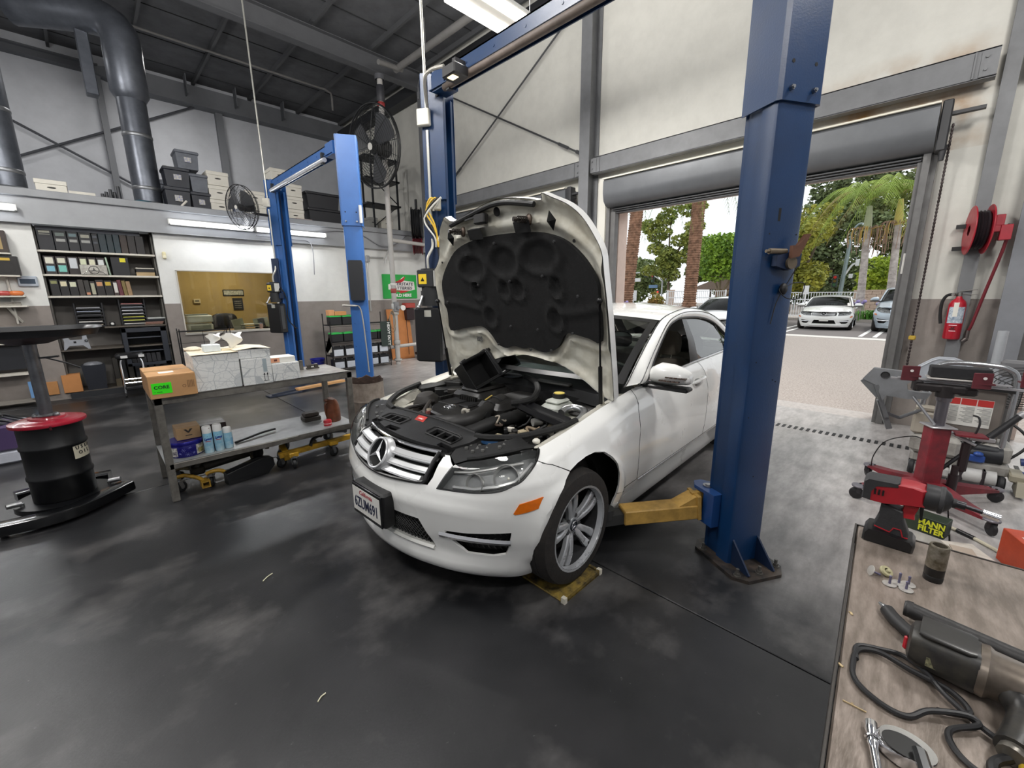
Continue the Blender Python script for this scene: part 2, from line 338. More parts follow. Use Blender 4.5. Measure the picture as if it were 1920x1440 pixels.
# office behind the window
of = struct(MB().bb(.98, 3.6, 11.6, 11.66, 0, 2.68).obj('wall_office', M('a08a55', .8, n=4, na=.08), smooth=0))
wall_piece(3.55, 3.6, 9.62, 11.6, 0, 2.68, of, mt=M('8c7a4e', .8)); wall_piece(.98, 1.02, 10.06, 11.6, 0, 2.68, of, mt=M('8c7a4e', .8)); wall_piece(.98, 3.6, 9.62, 11.6, 2.6, 2.64, of, 'panel', M('b8b2a0', .8))
area((2.2, 10.6, 2.56), (0, 0, 0), 1.0, .3, 38, (1, .95, .87))
m = MB()
for x in (1.45, 2.5): m.bb(x, x+.5, 10.3, 10.5, 2.575, 2.6)
struct(m.obj('trim_91', M('fff8e8', .5, em=3), smooth=0))
wn = struct(MB().bb(1.2, 2.78, 9.545, 9.551, .92, 2.02).obj('window_1', glass('f2f0e6', .05), smooth=0))
m = MB(); m.bb(1.18, 2.8, 9.47, 9.62, .89, .925); m.bb(1.19, 1.21, 9.49, 9.57, .92, 2.02); m.bb(2.77, 2.79, 9.49, 9.57, .92, 2.02); m.bb(1.19, 2.79, 9.49, 9.57, 2.01, 2.03); m.obj('window_frame', M('bdb8ae', .6), wn, smooth=0)
# upper back wall, ceiling, other walls
struct(MB().bb(-6.5, 6.66, 14.2, 14.3, 3.08, 7.0).obj('wall_upper', UPM, smooth=0))
CEIL = M('626366', .85, n=2.5, na=.3, b=.3, bs=6)
ce = struct(MB().bb(-6.5, 6.66, -5, 14.3, 6.9, 7.0).obj('ceiling', CEIL, smooth=0))
m = MB()
x = -6
while x < 6.6: m.bb(x, x+.05, -5, 14.2, 6.80, 6.90); x += 1.25
m.obj('purlin', M('565759', .7), ce, smooth=0)
m = MB()
y = -4.4
while y < 14: m.bb(-6.5, 6.6, y-.006, y+.006, 6.885, 6.90); y += 1.2
m.obj('blanket_seam', M('2e2f31', .8), ce, smooth=0)
struct(MB().bb(-6.6, -6.5, -5, 14.3, 0, 7).obj('wall_left', UPM, smooth=0)); struct(MB().bb(-6.5, 7, -5.1, -5, 0, 7).obj('wall_front', UPM, smooth=0))
for y in (-.2, 4.58, 9.38):
    m = MB(); ibeam(m, (6.6, y, 6.47), (-6.5, y, 6.55), .2, .36); trim(m, M('5d5e61', .6, n=4, na=.12))
m = MB(); m.bb(1.5, 6.6, 13.95, 14.2, 6.3, 6.74); m.bb(1.5, 6.6, 13.86, 14.2, 6.28, 6.30)
m.add([(1.5, 13.95, 6.3), (.7, 13.95, 6.52), (1.5, 13.95, 6.74), (1.5, 14.2, 6.3), (.7, 14.2, 6.52), (1.5, 14.2, 6.74)], [(0, 1, 2), (3, 5, 4), (0, 3, 4, 1), (1, 4, 5, 2)])
for x in (2.55, 3.6, 4.75): m.bb(x, x+.02, 13.7, 13.95, 6.45, 6.88)
trim(m, M('6a6c70', .6, n=4, na=.1))
m = MB(); m.bb(-6.5, 1.0, 14.0, 14.2, 6.48, 6.62); m.bb(-6.5, 1.0, 13.9, 14.2, 6.6, 6.63); trim(m, M('55575b', .6))
m = MB(); m.bb(6.35, 6.62, -5, 14.2, 6.3, 6.55); trim(m, M('2f3033', .6))
m = MB(); m.bb(3.16, 3.32, 14.06, 14.2, 3.1, 6.3); trim(m, M('6a6c70', .6)); m = MB(); m.bb(.9, 1.02, 14.06, 14.2, 3.1, 6.5); trim(m, M('6a6c70', .6))
# brace rods (turnbuckles) on the door wall and upper back wall
for p, q in (((6.55, 4.75, 6.35), (6.55, 8.75, 4.05)), ((6.53, 9.2, 6.35), (6.53, 4.66, 3.9)), ((6.54, -.3, 6.2), (6.54, -4.8, 3.9))):
    m = MB(); m.cyl(p, q, .016, n=8); P, Q = np.array(p), np.array(q); d = (P-Q)/np.linalg.norm(P-Q); m.cyl(Q+d*.12, Q+d*.24, .03, n=8); m.cyl(Q+d*.45, Q+d*.7, .026, n=8); m.ball(Q, .05, 8, 6); trim(m, M('47484a', .5, .3))
for p, q in (((-.9, 14.12, 5.4), (1.6, 14.12, 4.05)), ((-2.3, 14.1, 3.5), (3.0, 14.1, 6.45))):
    m = MB(); m.cyl(p, q, .025, n=8); trim(m, M('45474c', .5, .3))
# ceiling light (in view) and the tubes on the fascia
cl = thing('ceiling_light', 'twin-strip ceiling light hanging over the blue lift crossbeam', 'light', (3.75, 3.9, 4.6))
m = MB(); m.bb(-.62, .62, -.235, .235, .0, .05, .01); m.obj('housing', M('d8d8d4', .5), cl)
for y in (-.15, .15): m = MB(); m.bb(-.6, .6, y-.068, y+.068, -.03, 0, .01); m.obj('diffuser', M('fffaf0', .5, em=9), cl)
for x in (-.5, .5): m = MB(); m.cyl((x, 0, .05), (x, 0, 2.28), .004, n=5); m.obj('hanger', M('6f7072', .5, .5), cl)
TUBE = M('f4f8ff', .4, em=9)
for i, (x0, x1) in enumerate(((-2.9, -.49), (1.2, 2.45), (2.5, 3.8))):
    t = thing('tube_light', ['fluorescent tube light on the fascia at the left edge above binder shelf', 'fluorescent tube light on the fascia above the office window', 'fluorescent tube light on the fascia between the second lift posts'][i], 'light', ((x0+x1)/2, 9.36, 2.81), group='fascia tube lights')
    h = (x1-x0)/2
    m = MB(); m.bb(-h, h, -.0, .04, -.05, .05, .01); m.obj('batten', WHT, t)
    m = MB(); m.cyl((-h+.02, -.03, 0), (h-.02, -.03, 0), .03, n=10); m.obj('tube', TUBE, t)
    for s in (-1, 1): m = MB(); m.bb(s*h-.012, s*h+.012, -.05, .0, -.04, .04); m.obj('end_cap', WHT, t)
for x in (-1.6, 1.9, 3.1): area((x, 9.28, 2.72), (radians(-35), 0, 0), 1.2, .1, 14, (.95, .97, 1))
# spiral ducts coming down onto the mezzanine
DUCT = M('5f636b', .35, .6, n=5, na=.3, b=.1, bs=30)
for i, (x, y, zt) in enumerate(((-.55, 10.2, 6.4), (1.08, 10.2, 5.55))):
    t = thing('exhaust_duct', ['round metal exhaust duct at the far left of the mezzanine', 'round metal exhaust duct with elbow, beside the dark file bins'][i], 'duct', (x, y, 3.08), group='exhaust ducts')
    m = MB(); m.cyl((0, 0, .1), (0, 0, zt-3.08), .2, n=24)
    m.obj('pipe', DUCT, t)
    for z in (.35, 1.2, 2.1) if i else (.35, 1.2, 2.1, 2.9): m = MB(); m.lathe([(.2, z-.03), (.208, z-.015), (.208, z+.015), (.2, z+.03)], n=24); m.obj('seam_band', GALV if z < 1.5 else DUCT, t)
    m = MB(); m.lathe([(.32, 0), (.30, .04), (.215, .13)], n=24); m.obj('base_collar', M('5d6064', .6, .4), t)
    if i: m = MB(); m.lathe([(.2, 1.75), (.26, 1.85), (.26, 2.5)], n=24); m.tube(cat_rom([(0, 0, 2.45), (0, 0, 2.7), (-.10, .1, 2.9), (-.4, .3, 3.0), (-1.2, .8, 3.0)], 5), .26, 20); m.obj('elbow', DUCT, t)
t = thing('sheet_duct', 'square sheet metal duct hanging beside the left round duct', 'duct', (.35, 10.6, 6.0))
m = MB(); m.bb(-.5, .35, -.25, .25, .1, .7, .01); m.obj('box', DUCT, t); m = MB(); m.bb(.2, .36, -.1, .1, -1.1, .1, .01); m.obj('drop', DUCT, t)
# sprinkler mains
SPR = M('7d7b79', .5, n=6, na=.15)
t = thing('sprinkler_riser', 'grey vertical sprinkler pipe standing beside the battery sign', 'pipe', (4.93, 8.67, 0))
m = MB(); m.cyl((0, 0, 0), (0, 0, 5.95), .055, n=16); m.obj('pipe', M('b1aeaa', .5, n=6, na=.1), t)
for z, r, h, c in ((.1, .09, .05, 'a8a5a0'), (.5, .075, .1, 'a8a5a0'), (1.16, .085, .06, 'a8a5a0'), (1.66, .065, .1, '9c3d3a'), (1.8, .068, .05, 'd8d6d0'), (1.32, .07, .12, 'c4c3c0'), (5.4, .075, .08, '8e2c2c'), (5.6, .08, .3, '35353a'), (5.9, .1, .1, '55565a')):
    m = MB(); m.lathe([(r*.9, z-h/2), (r, z-h/2+.01), (r, z+h/2-.01), (r*.9, z+h/2)], n=16); lab(m.obj('coupling', M(c, .5), t), 'coupling') if 0 else m.obj('coupling', M(c, .5), t)
m = MB(); m.bb(-.05, .06, -.1, .02, 1.2, 1.42, .01); m.bb(-.03, .02, -.2, -.05, 1.25, 1.33, .01); m.obj('check_valve', M('8f9092', .5, .5), t)
m = MB(); m.cyl((.16, -.06, 1.28), (.16, -.1, 1.28), .06, n=16); m.cyl((.02, -.03, 1.28), (.16, -.06, 1.28), .012); m.obj('gauge', M('e8e5df', .4), t)
m = MB(); m.cyl((-.4, .1, .38), (1.2, .1, .42), .04, n=12); m.obj('branch', M('b1aeaa', .5), t)
m = MB(); m.cyl((.0, .0, 2.75), (1.0, .1, 2.72), .04, n=12); m.obj('branch', M('b1aeaa', .5), t)
t = thing('sprinkler_main', 'grey sprinkler pipe along the roof above the fan', 'pipe', (5.55, 4.9, 6.28))
m = MB(); m.cyl((0, -5, 0), (-.1, 4.0, 0), .065, n=14); m.cyl((-.62, 3.77, -.1), (0, 3.9, 0), .05, n=12); m.obj('pipe', SPR, t)
for y in (-3, 0, 3): m = MB(); m.cyl((0, y, .05), (0, y, .6), .008, n=5); m.obj('hanger', SPR, t)
for i, (x0, y0, x1, y1, b) in enumerate(((1.3, 11.9, 5.4, 11.9, 1), (1.0, 6.6, 4.6, 6.6, 0))):
    t = thing('roof_conduit', ['thin conduit along the roof above the mezzanine boxes', 'thin conduit with bend near the ceiling light'][i], 'pipe', (x0, y0, 6.75))
    m = MB(); m.tube([(0, 0, 0), (x1-x0-.2, 0, 0), (x1-x0-.05, .03, -.03), (x1-x0, .1, -.12), (x1-x0, .12, -.4)], .025, 8); m.obj('tube', SPR, t)
for i, (x, y) in enumerate(((2.2, 6.4), (4.35, 3.5))):
    pass
# ---------------------------------------------------------------- two-post lifts
YEL = M('b8924a', .55, n=14, na=.35, b=.1); DKB = M('0e2445', .4, n=3, na=.2)
def make_lift(x, yc, label, full=True):
    t = thing('two_post_lift', label, 'car lift', (x, yc, 0), group='blue two-post lifts')
    blue = BLUE if full else M('2f5f9f', .4, n=3, na=.15)
    def T(s):   # post frame: a along the back plate, w towards the opening, mirrored for the far post
        o = np.array((.02, -1.485*1)); u = np.array((.866, -.5)); w = np.array((.5, .866))
        def f(a, b, z):
            p = o+u*a+w*b; return (p[0], p[1]*s, z)
        return f
    for s in (1, -1):
        f = T(s)
        def pr(poly, z0, z1):
            m = MB(); P = poly if s > 0 else poly[::-1]
            return m.rings([[f(a, b, z) for a, b in P] for z in (z0, z1)])
        def merge(*ms):
            m = MB()
            for q in ms: m.add(q.v, q.f)
            return m
        C = [(-.095, 0), (.095, 0), (.108, .006), (.113, .02), (.113, .09), (.098, .10), (.098, .185), (.105, .2), (.06, .2), (.06, .188), (.088, .188), (.088, .012), (-.088, .012), (-.088, .188), (-.06, .188), (-.06, .2), (-.105, .2), (-.098, .185), (-.098, .10), (-.113, .09), (-.113, .02), (-.108, .006)]
        p = pr(C, .02, 3.3).obj('post', blue, t, smooth=25)
        o2 = [(-.11, -.014), (.11, -.014), (.128, 0), (.128, .19), (.128, .205), (.12, .205), (.12, .004), (-.12, .004), (-.12, .205), (-.128, .205), (-.128, .19), (-.128, 0)]
        pr(o2, 2.42, 3.46).obj('sleeve', blue, p, smooth=25)
        for a in (-.07, .06):
            m = MB(); c = f(a, -.014, 2.47); d = f(a, -.03, 2.47); m.cyl(c, d, .011, n=6); m.cyl(d, f(a, -.036, 2.47), .007, n=8); m.obj('bolt', STL, p)
            m = MB(); m.cyl(f(a, -.0135, 2.58), f(a, -.0150, 2.58), .009, n=8); m.obj('bolt_hole', M('050608', .8), p)
        m = MB(); m.add([f(a, -.0005, z) for a, z in ((-.04, 1.90), (-.025, 1.90), (-.025, 1.96), (-.04, 1.96))], [(0, 1, 2, 3)] if s > 0 else [(3, 2, 1, 0)])
        m.obj('slot', M('050608', .8), p)
        for a, z in ((-.08, 1.84), (.085, 1.84), (-.07, 1.2), (.05, 1.1), (.07, 1.09), (0, .55), (-.08, .9)): m = MB(); m.cyl(f(a, .001, z), f(a, -.0008, z), .004, n=6); m.obj('bolt_hole', M('050608', .8), p)
        # inner shade of the channel: carriage, hoist chain and cable
        m = pr([(-.085, .03), (.085, .03), (.085, .12), (-.085, .12)], .12, 1.02); m.obj('carriage', DKB, t)
        m = MB(); m.cyl(f(-.03, .1, .1), f(-.03, .1, 3.3), .012, n=6); m.cyl(f(.04, .14, .1), f(.04, .14, 3.3), .006, n=6); m.obj('cable', M('1a1a1c', .5), t)
        # base plate with gussets and anchors
        m = pr([(-.17, -.10), (-.11, -.16), (.11, -.16), (.17, -.10), (.17, .20), (.11, .26), (-.11, .26), (-.17, .20)], 0, .02)
        b = m.obj('base_plate', M('17181a', .45, n=12, na=.3, n2='4a4038'), t, smooth=20)
        m = MB()
        for a in (-.085, .085):
            P = [(a, 0, .02), (a, -.13, .02), (a, -.135, .03), (a, 0, .17)]
            m.rings([[f(q[0]+e, q[1], q[2]) for q in P] for e in ((-.005, .005) if s > 0 else (.005, -.005))])
        m.obj('gusset', M('10203a', .45), b, smooth=0)
        for a, w in ((-.135, -.10), (.0, -.115), (.14, -.09), (-.145, .16), (.14, .18)):
            m = MB(); m.cyl(f(a, w, .02), f(a, w, .024), .02, n=12); m.cyl(f(a, w, .024), f(a, w, .038), .014, n=6); m.cyl(f(a, w, .038), f(a, w, .062), .0085, n=8); m.obj('anchor_bolt', M('6b6965', .4, .7), b)
        # yokes and swing arms
        if full:
            for k, (q, e) in enumerate((((-.10, .22), (-.42, .36)), ((.13, .22), (.62, .30)))):
                c = np.array(f(q[0], q[1], .3))
                mm = MB(); A = [f(q[0]-.06, .1, 0), f(q[0]+.06, .1, 0), f(q[0]+.065, .26, 0), f(q[0]+.02, .31, 0), f(q[0]-.03, .31, 0), f(q[0]-.065, .26, 0)]
                if s < 0: A = A[::-1]
                for z0, z1 in ((.20, .22), (.385, .405)): mm.rings([[(a[0], a[1], z) for a in A] for z in (z0, z1)])
                mm.rings([[(a[0], a[1], z) for a in (A[:2]+[tuple(.5*np.array(A[1])+.5*np.array(A[2])), tuple(.5*np.array(A[0])+.5*np.array(A[5]))] if s > 0 else A[-2:][::-1]+[A[2], A[3]][::-1])] for z in ((.22, .385))]) if s > 0 else None
                mm.obj('yoke', M('1c3f74', .35), t, smooth=20)
                mm = MB(); mm.cyl(c+(0, 0, .1), c+(0, 0, .112), .03, n=14); mm.cyl(c+(0, 0, .1), c+(0, 0, .118), .016, n=12); mm.cyl(c-(0, 0, .11), c+(0, 0, .1), .022, n=12); mm.obj('pivot_pin', STL, t)
                dx = (-.42, .34) if k == 0 else (.80, .22); E = c+np.array((dx[0], dx[1]*s, -.05)); d = (E-c)/np.linalg.norm(E-c)
                mm = MB(); mm.bar(c+d*.0, c+d*.10, .03, .16); mm.bar(c+d*.07, c+d*.09, .13, .15); mm.bar(c+d*.08-(0, 0, .03), E, .115, .09, ch=.006)
                g = np.array((0, 0, 1)); n_ = np.cross(d, g)
                mm.rings([[c+d*.08+n_*(.05*e)+g*.07, c+d*.10+n_*(.05*e)+g*.07, c+d*.26+n_*(.05*e)+g*.0, c+d*.08+n_*(.05*e)+g*.0] for e in (-1, 1)])
                mm.bar(c+d*.24-(0, 0, .03)+(0, 0, .05), c+d*.36+(0, 0, .022), .09, .014)
                am = mm.obj('swing_arm', YEL, t, smooth=20)
                mm = MB(); mm.bar(E-d*.2+(0, 0, -.008), E+d*.14+(0, 0, -.008), .085, .065); mm.cyl(E+d*.1, E+d*.1+(0, 0, .06), .05, n=14); mm.obj('arm_pad', M('2a2a2a', .7), am)
    # overhead beam with its padded shut-off bar
    m = MB(); a = 1.30
    m.bb(-.06, .06, -a, a, 3.40, 3.412); m.bb(-.06, -.05, -a, a, 3.285, 3.412); m.bb(.05, .06, -a, a, 3.285, 3.412); m.bb(-.09, -.05, -a, a, 3.285, 3.292)
    for y in np.arange(-1.1, 1.2, .32): m.cyl((-.0605, y, 3.35), (-.064, y, 3.35), .01, n=6)
    for y, s in ((-a, 1), (a, -1)): m.bb(-.075, .075, y-.03, y+.2*s, 3.27, 3.42)
    m.obj('crossbeam', blue, t, smooth=0)
    m = MB(); m.cyl((-.10, -1.12, 3.235), (-.10, 1.06, 3.235), .028, n=14)
    m.obj('shutoff_bar', M('6b5f57', .6, n=10, na=.3) if full else M('c9cbd0', .3, .4), t)
    m = MB()
    for y in (-1.05, 1.0): m.bb(-.115, -.075, y-.02, y+.02, 3.2, 3.33)
    m.obj('bar_hanger', M('26282c', .5), t)
    m = MB(); m.lathe([(.09, -.02), (.11, -.02), (.11, .02), (.09, .02)], (0, 1.33, 3.36), (1, 0, 0), 20); m.tube(cat_rom([(-.05, 1.52, 3.3), (-.05, 1.5, 3.42), (-.05, 1.42, 3.475), (-.05, 1.3, 3.45)], 4), .008, 6); m.obj('cable_sheave', M('2b2c30', .4, .4), t)
    # power unit on the far post
    f = T(-1)
    o = np.array(f(-.128, .10, 0)); n_ = np.array((-.866, -.5*1, 0)); n_ = np.array((-.866, -.5, 0)); tt = np.array((-.5, .866, 0))
    R = np.array([n_, tt, (0, 0, 1)]).T
    m = MB(); m.bb(.0, .03, -.02, .12, 1.50, 2.2, .004, R, o); m.bb(.0, .10, -.05, .14, 1.52, 1.62, .006, R, o); m.obj('mount_bracket', DKB, t)
    m = MB(); m.bb(.02, .17, -.07, .20, .93, 1.44, .015, R, o)
    tk = m.obj('oil_tank', M('151516', .35, n=20, na=.2), t)
    m = MB(); m.bb(.08, .15, -.071, -.073, 1.0, 1.4, 0, R, o); m.obj('tank_side', M('55575a', .35, .5), tk)
    m = MB(); m.bb(.171, .1715, .02, .09, 1.36, 1.42, 0, R, o); m.obj('label_plate', M('a9a89f', .5), tk)
    m = MB(); P = R@np.array((.09, .06, 0))+o; m.cyl(P+(0, 0, 1.46), P+(0, 0, 1.60), .085, n=20); m.cyl(P+(0, 0, 1.60), P+(0, 0, 1.80), .075, n=20); m.obj('motor', M('1f2022', .5), t)
    m = MB(); m.bb(.05, .17, -.02, .15, 1.63, 1.79, .01, R, o); sb = m.obj('switch_box', M('26272a', .5), t)
    m = MB(); m.bb(.1705, .172, .05, .13, 1.66, 1.75, 0, R, o); m.obj('warning_label', M('e8c52a', .5), sb)
    m = MB(); m.prism([(-.02, -.025), (.02, -.025), (0, .012)], R@np.array((.1722, .09, 1.71))+o, tt, (0, 0, 1), .0006); m.obj('warning_symbol', BLK, sb)
    m = MB(); m.bb(.06, .171, -.0215, -.0205, 1.64, 1.78, 0, R, o); m.obj('data_plate', M('c9c9c4', .5), sb)
    m = MB(); q = R@np.array((.17, .10, 1.55))+o; m.cyl(q, q+(-.06, -.02, -.1), .012, n=8); m.ball(q+(-.06, -.02, -.1), .018, 8, 6); m.obj('lever', STL, t)
    m = MB(); w = lambda a, b, z: R@np.array((a, b, z))+o
    m.tube(cat_rom([w(.1, -.02, 1.6), w(.12, -.1, 1.7), w(.08, -.16, 1.5), w(.06, -.12, 1.2), w(.02, -.18, 1.05), w(.0, -.24, 1.0)], 6), .009, 6); m.obj('hydraulic_hose', RUB, t)
    # conduit from the roof, junction box, small work light
    m = MB(); c = lambda z, b=.01: f(-.128-b, .05, z)
    m.cyl(c(3.18), (c(3.18)[0]-.02, c(3.18)[1], 6.7), .013, n=8); m.cyl(c(3.0), c(2.2), .013, n=8)
    m.tube(cat_rom([c(2.2), c(2.1), w(.05, .03, 2.0), w(.08, .07, 1.9), w(.08, .07, 1.79)], 5), .013, 8); m.obj('conduit', M('b9b8b0', .35, .5), t)
    m = MB(); m.bb(.0, .05, -.14+.08, -.02+.08, 3.03, 3.17, .008, R, np.array(f(-.128, .03, 0))); m.obj('junction_box', M('dcd8cb', .55), t)
    if full:
        m = MB(); pts = cat_rom([(c(3.17)[0], c(3.17)[1]-.02, 3.17), (-.23, 1.15, 3.28), (-.24, 1.05, 3.315), (-.22, .90, 3.30)], 6); m.tube(pts, .014, 8); m.obj('flex_conduit', M('bcb8b0', .4, .5, b=.8, bs=160), t)
        m = MB(); m.bb(-.26, -.12, .72, .88, 3.19, 3.27, .01); m.bb(-.2, -.1, .78, .82, 3.27, 3.33); wl = m.obj('work_light', M('2b2a2b', .5), t)
        m = MB(); m.bb(-.245, -.19, .76, .83, 3.186, 3.192); m.obj('lens', M('ffe9b0', .4, em=2.5), wl)
        area((x-.2, yc+.8, 3.15), (0, 0, 0), .08, .08, 3)
        # extension-cord tangle on the post
        for k, cc in enumerate(('d8b13a', 'd8b13a', '161617', 'd8d6ce')):
            m = MB(); m.tube(cat_rom([w(.02+.01*k, -.05+.02*k, 2.32), w(.08, .0-.03*k, 2.42), w(.07, .06+.01*k, 2.34-.03*k), w(.05, .0, 2.2-.04*k), w(.03, -.03+.01*k, 2.0), w(.04, -.05, 1.8 if k == 2 else 2.12)], 6), .008, 6); m.obj('cord', M(cc, .6), t)
        m = MB(); m.bb(.01, .06, -.06, .04, 2.32, 2.42, .01, R, o); m.obj('outlet_box', M('b9b5a8', .5), t)
        # safety latch cover with release cable on the near post
        g = T(1); G = lambda a, b, z: np.array(g(a, b, z))
        m = MB(); m.prism([(-.06, -.03), (.02, -.05), (.085, -.03), (.09, .03), (.06, .045), (-.01, .03), (-.06, .02)], G(0, -.012, 1.715), G(1, 0, 0)-G(0, 0, 0), (0, 0, 1), .03); lt = m.obj('latch_body', M('15243f', .45), t, smooth=0)
        m = MB(); m.prism([(.0, 0), (.045, .01), (.10, .115), (.075, .115), (.03, .06), (.0, .06)], G(0, -.05, 1.72), G(1, 0, 0)-G(0, 0, 0), (0, 0, 1), .02); m.obj('latch_pawl', M('5c3a28', .7, n=15, na=.3), lt, smooth=0)
        m = MB(); m.cyl(G(-.10, -.03, 1.755), G(-.0, -.03, 1.755), .014, n=10); m.cyl(G(-.12, -.03, 1.755), G(-.10, -.03, 1.755), .008, n=8); m.cyl(G(.02, -.045, 1.70), G(.02, -.058, 1.70), .03, n=16); m.obj('solenoid', M('6c6152', .5, .5), lt)
        m = MB(); m.tube(cat_rom([G(.07, -.04, 1.68), G(.05, -.03, 1.63), G(.03, -.02, 1.585), G(.0, -.02, 1.57), G(.03, -.04, 1.53), G(.1, -.05, 1.53), G(.12, -.05, 1.6), G(.06, -.03, 1.60), G(.02, -.02, 1.56), G(.0, -.01, 1.5), G(-.02, -.01, 1.40)], 6), .0025, 5); m.ball(G(.025, -.02, 1.575), (.025, .02, .03), 8, 6); m.obj('release_cable', M('141416', .6), lt)
    else:
        # cover and air blow gun hose on the near post, as seen on the second lift
        g = T(1); G = lambda a, b, z: np.array(g(a, b, z)); u = G(1, 0, 0)-G(0, 0, 0)
        m = MB(); m.prism([(-.08, -.25), (.075, -.25), (.085, -.23), (.085, .22), (.075, .25), (-.08, .25), (-.09, .22), (-.09, -.23)], G(0, -.0, 1.75), u, (0, 0, 1), .07); m.obj('latch_cover', M('232427', .35), t, smooth=30)
        m = MB(); m.cyl(G(-.2, -.04, 1.44), G(-.03, -.04, 1.43), .013, n=8); m.tube(cat_rom([G(-.05, -.03, 1.43), G(0, -.03, 1.42), G(.03, -.03, 1.3), G(.05, -.03, .9), G(.06, -.03, .55)], 6), .009, 6); m.obj('air_hose', M('a19e98', .4, .3), t)
        m = MB(); m.bar(G(.0, -.05, .50), G(.09, -.05, .42), .035, .02); m.bar(G(.04, -.05, .46), G(.12, -.05, .30), .03, .015); m.cyl(G(.09, -.05, .36), G(.14, -.05, .40), .01, n=8); m.obj('blow_gun', M('6c6d70', .35, .7), t)
        m = MB(); m.cyl(G(.11, -.03, 2.45), G(.11, -.03, 2.66), .02, n=8); m.obj('air_regulator', M('c9c9c7', .4), t)
    return t
make_lift(2.47, 2.07, 'blue two-post lift holding the white sedan with its raised hood', True)
make_lift(2.50, 6.82, 'lighter blue two-post lift behind the metal bench, before the office window', False)
YP = M('8a7434', .6, n=18, n2='2a2722', b=.15)
def floor_plate(x, y, label):
    t = thing('floor_plate', label, 'floor plate', (x, y, 0), group='yellow floor plates')
    m = MB(); m.bb(-.17, .17, -.13, .17, 0, .012, .004); m.bb(-.17, .17, -.13, -.115, 0, .03); m.bb(.155, .17, -.13, .17, 0, .022); m.obj('plate', YP, t)
    
    for a in (-.172, .15): m = MB(); m.bb(a, a+.022, -.135, -.11, 0, .032); m.obj('worn_corner', M('cfcabb', .5), t)
floor_plate(1.665, 1.26, 'worn yellow steel plate on the floor under the sedan front left tyre')
floor_plate(1.72, 2.80, 'worn yellow steel plate under the sedan front right tyre, behind the bumper')
# ---------------------------------------------------------------- car body surface: s runs round the plan outline from the nose, q up the side
PL = [(0,0),(.006,.12),(.026,.25),(.062,.38),(.105,.5),(.150,.6),(.20,.69),(.258,.77),(.325,.825),(.42,.86),(.55,.875),(.7,.88),(1.1,.885),(1.6,.887),(2.4,.887),(3.0,.885),(3.5,.878),(3.9,.85),(4.15,.80),(4.32,.72),(4.41,.60),(4.46,.35),(4.47,0)]
_pc = np.array(cat_rom([(.006, -.12)]+PL+[(4.46, -.35)], 40)); _pc = _pc[40:-40]
_sl = np.r_[0, np.cumsum(np.hypot(*np.diff(_pc, axis=0).T))]; SMAX = _sl[-1]
_ss = np.linspace(0, SMAX, 1200); _pu = np.interp(_ss, _sl, _pc[:, 0]); _pv = np.interp(_ss, _sl, _pc[:, 1])
_tu = np.gradient(_pu); _tv = np.gradient(_pv); _l = np.hypot(_tu, _tv); _nu = -_tv/_l; _nv = _tu/_l
QF = np.array([(.10,-.12),(.13,-.07),(.15,-.04),(.175,-.02),(.22,-.018),(.24,-.035),(.30,-.03),(.36,-.012),(.44,-.002),(.50,.004),(.522,.009),(.534,.002),(.56,-.007),(.60,-.014),(.66,-.03),(.72,-.05),(.78,-.075),(.82,-.10),(.87,-.15),(.95,-.25),(1.02,-.34)])
QS = np.array([(.10,-.12),(.15,-.09),(.18,-.075),(.22,-.065),(.26,-.055),(.33,-.035),(.365,-.02),(.40,-.014),(.48,-.003),(.56,0),(.64,-.003),(.70,-.008),(.73,-.008),(.745,-.014),(.80,-.027),(.88,-.053),(.92,-.085),(.95,-.125),(1.02,-.22)])
ZT = np.array([(0,.80),(.45,.80),(.7,.84),(1.0,.895),(1.35,.945),(1.6,.97),(2.5,1.0),(3.4,1.02),(4.1,1.0),(4.47,.96)])
VW, VO = 1.03, -.03
def S0(s, q):
    s = np.asarray(s, float); q = np.asarray(q, float); sg = np.where(s < 0, -1., 1.); a = np.abs(s)
    u = np.interp(a, _ss, _pu); v = np.interp(a, _ss, _pv); nu = np.interp(a, _ss, _nu); nv = np.interp(a, _ss, _nv)
    w = np.clip((a-.45)/.5, 0, 1); w = w*w*(3-2*w)
    d = (1-w)*np.interp(q, *QF.T)+w*np.interp(q, *QS.T)
    # flared lip round the wheel arches
    for sc in (1.33, 4.10):
        r = np.hypot(a-sc, np.minimum(q, .78)-.33); d = d+.022*np.exp(-((r-.385)/.035)**2)*(q > .25)
    zt = np.interp(u, *ZT.T); z = np.where(q < .6, q, .6+(q-.6)/.35*(zt-.6))
    return np.stack([u+nu*d, ((v+nv*d)*sg)*VW+VO, z], -1)
def SF(s, q, off=0):
    p = S0(s, q)
    if np.any(off):
        e = 4e-3; a = S0(np.asarray(s)+e, q)-S0(np.asarray(s)-e, q); b = S0(s, np.asarray(q)+e)-S0(s, np.asarray(q)-e)
        n = np.cross(b, a); n /= np.linalg.norm(n, axis=-1, keepdims=True)+1e-9; p = p+n*(np.asarray(off)[..., None] if np.ndim(off) else off)
    return p
def pip(P, poly):
    x, y = P[:, 0], P[:, 1]; ins = np.zeros(len(P), bool); n = len(poly)
    for i in range(n):
        x0, y0 = poly[i]; x1, y1 = poly[(i+1) % n]
        c = (y0 > y) != (y1 > y); ins ^= c & (x < (x1-x0)*(y-y0)/((y1-y0) or 1e-12)+x0)
    return ins
def resamp(poly, ds):
    o = []
    for i in range(len(poly)):
        a, b = np.array(poly[i], float), np.array(poly[(i+1) % len(poly)], float); k = max(1, int(np.ceil(np.linalg.norm(b-a)/ds)))
        o += [a+(b-a)*j/k for j in range(k)]
    return np.array(o)
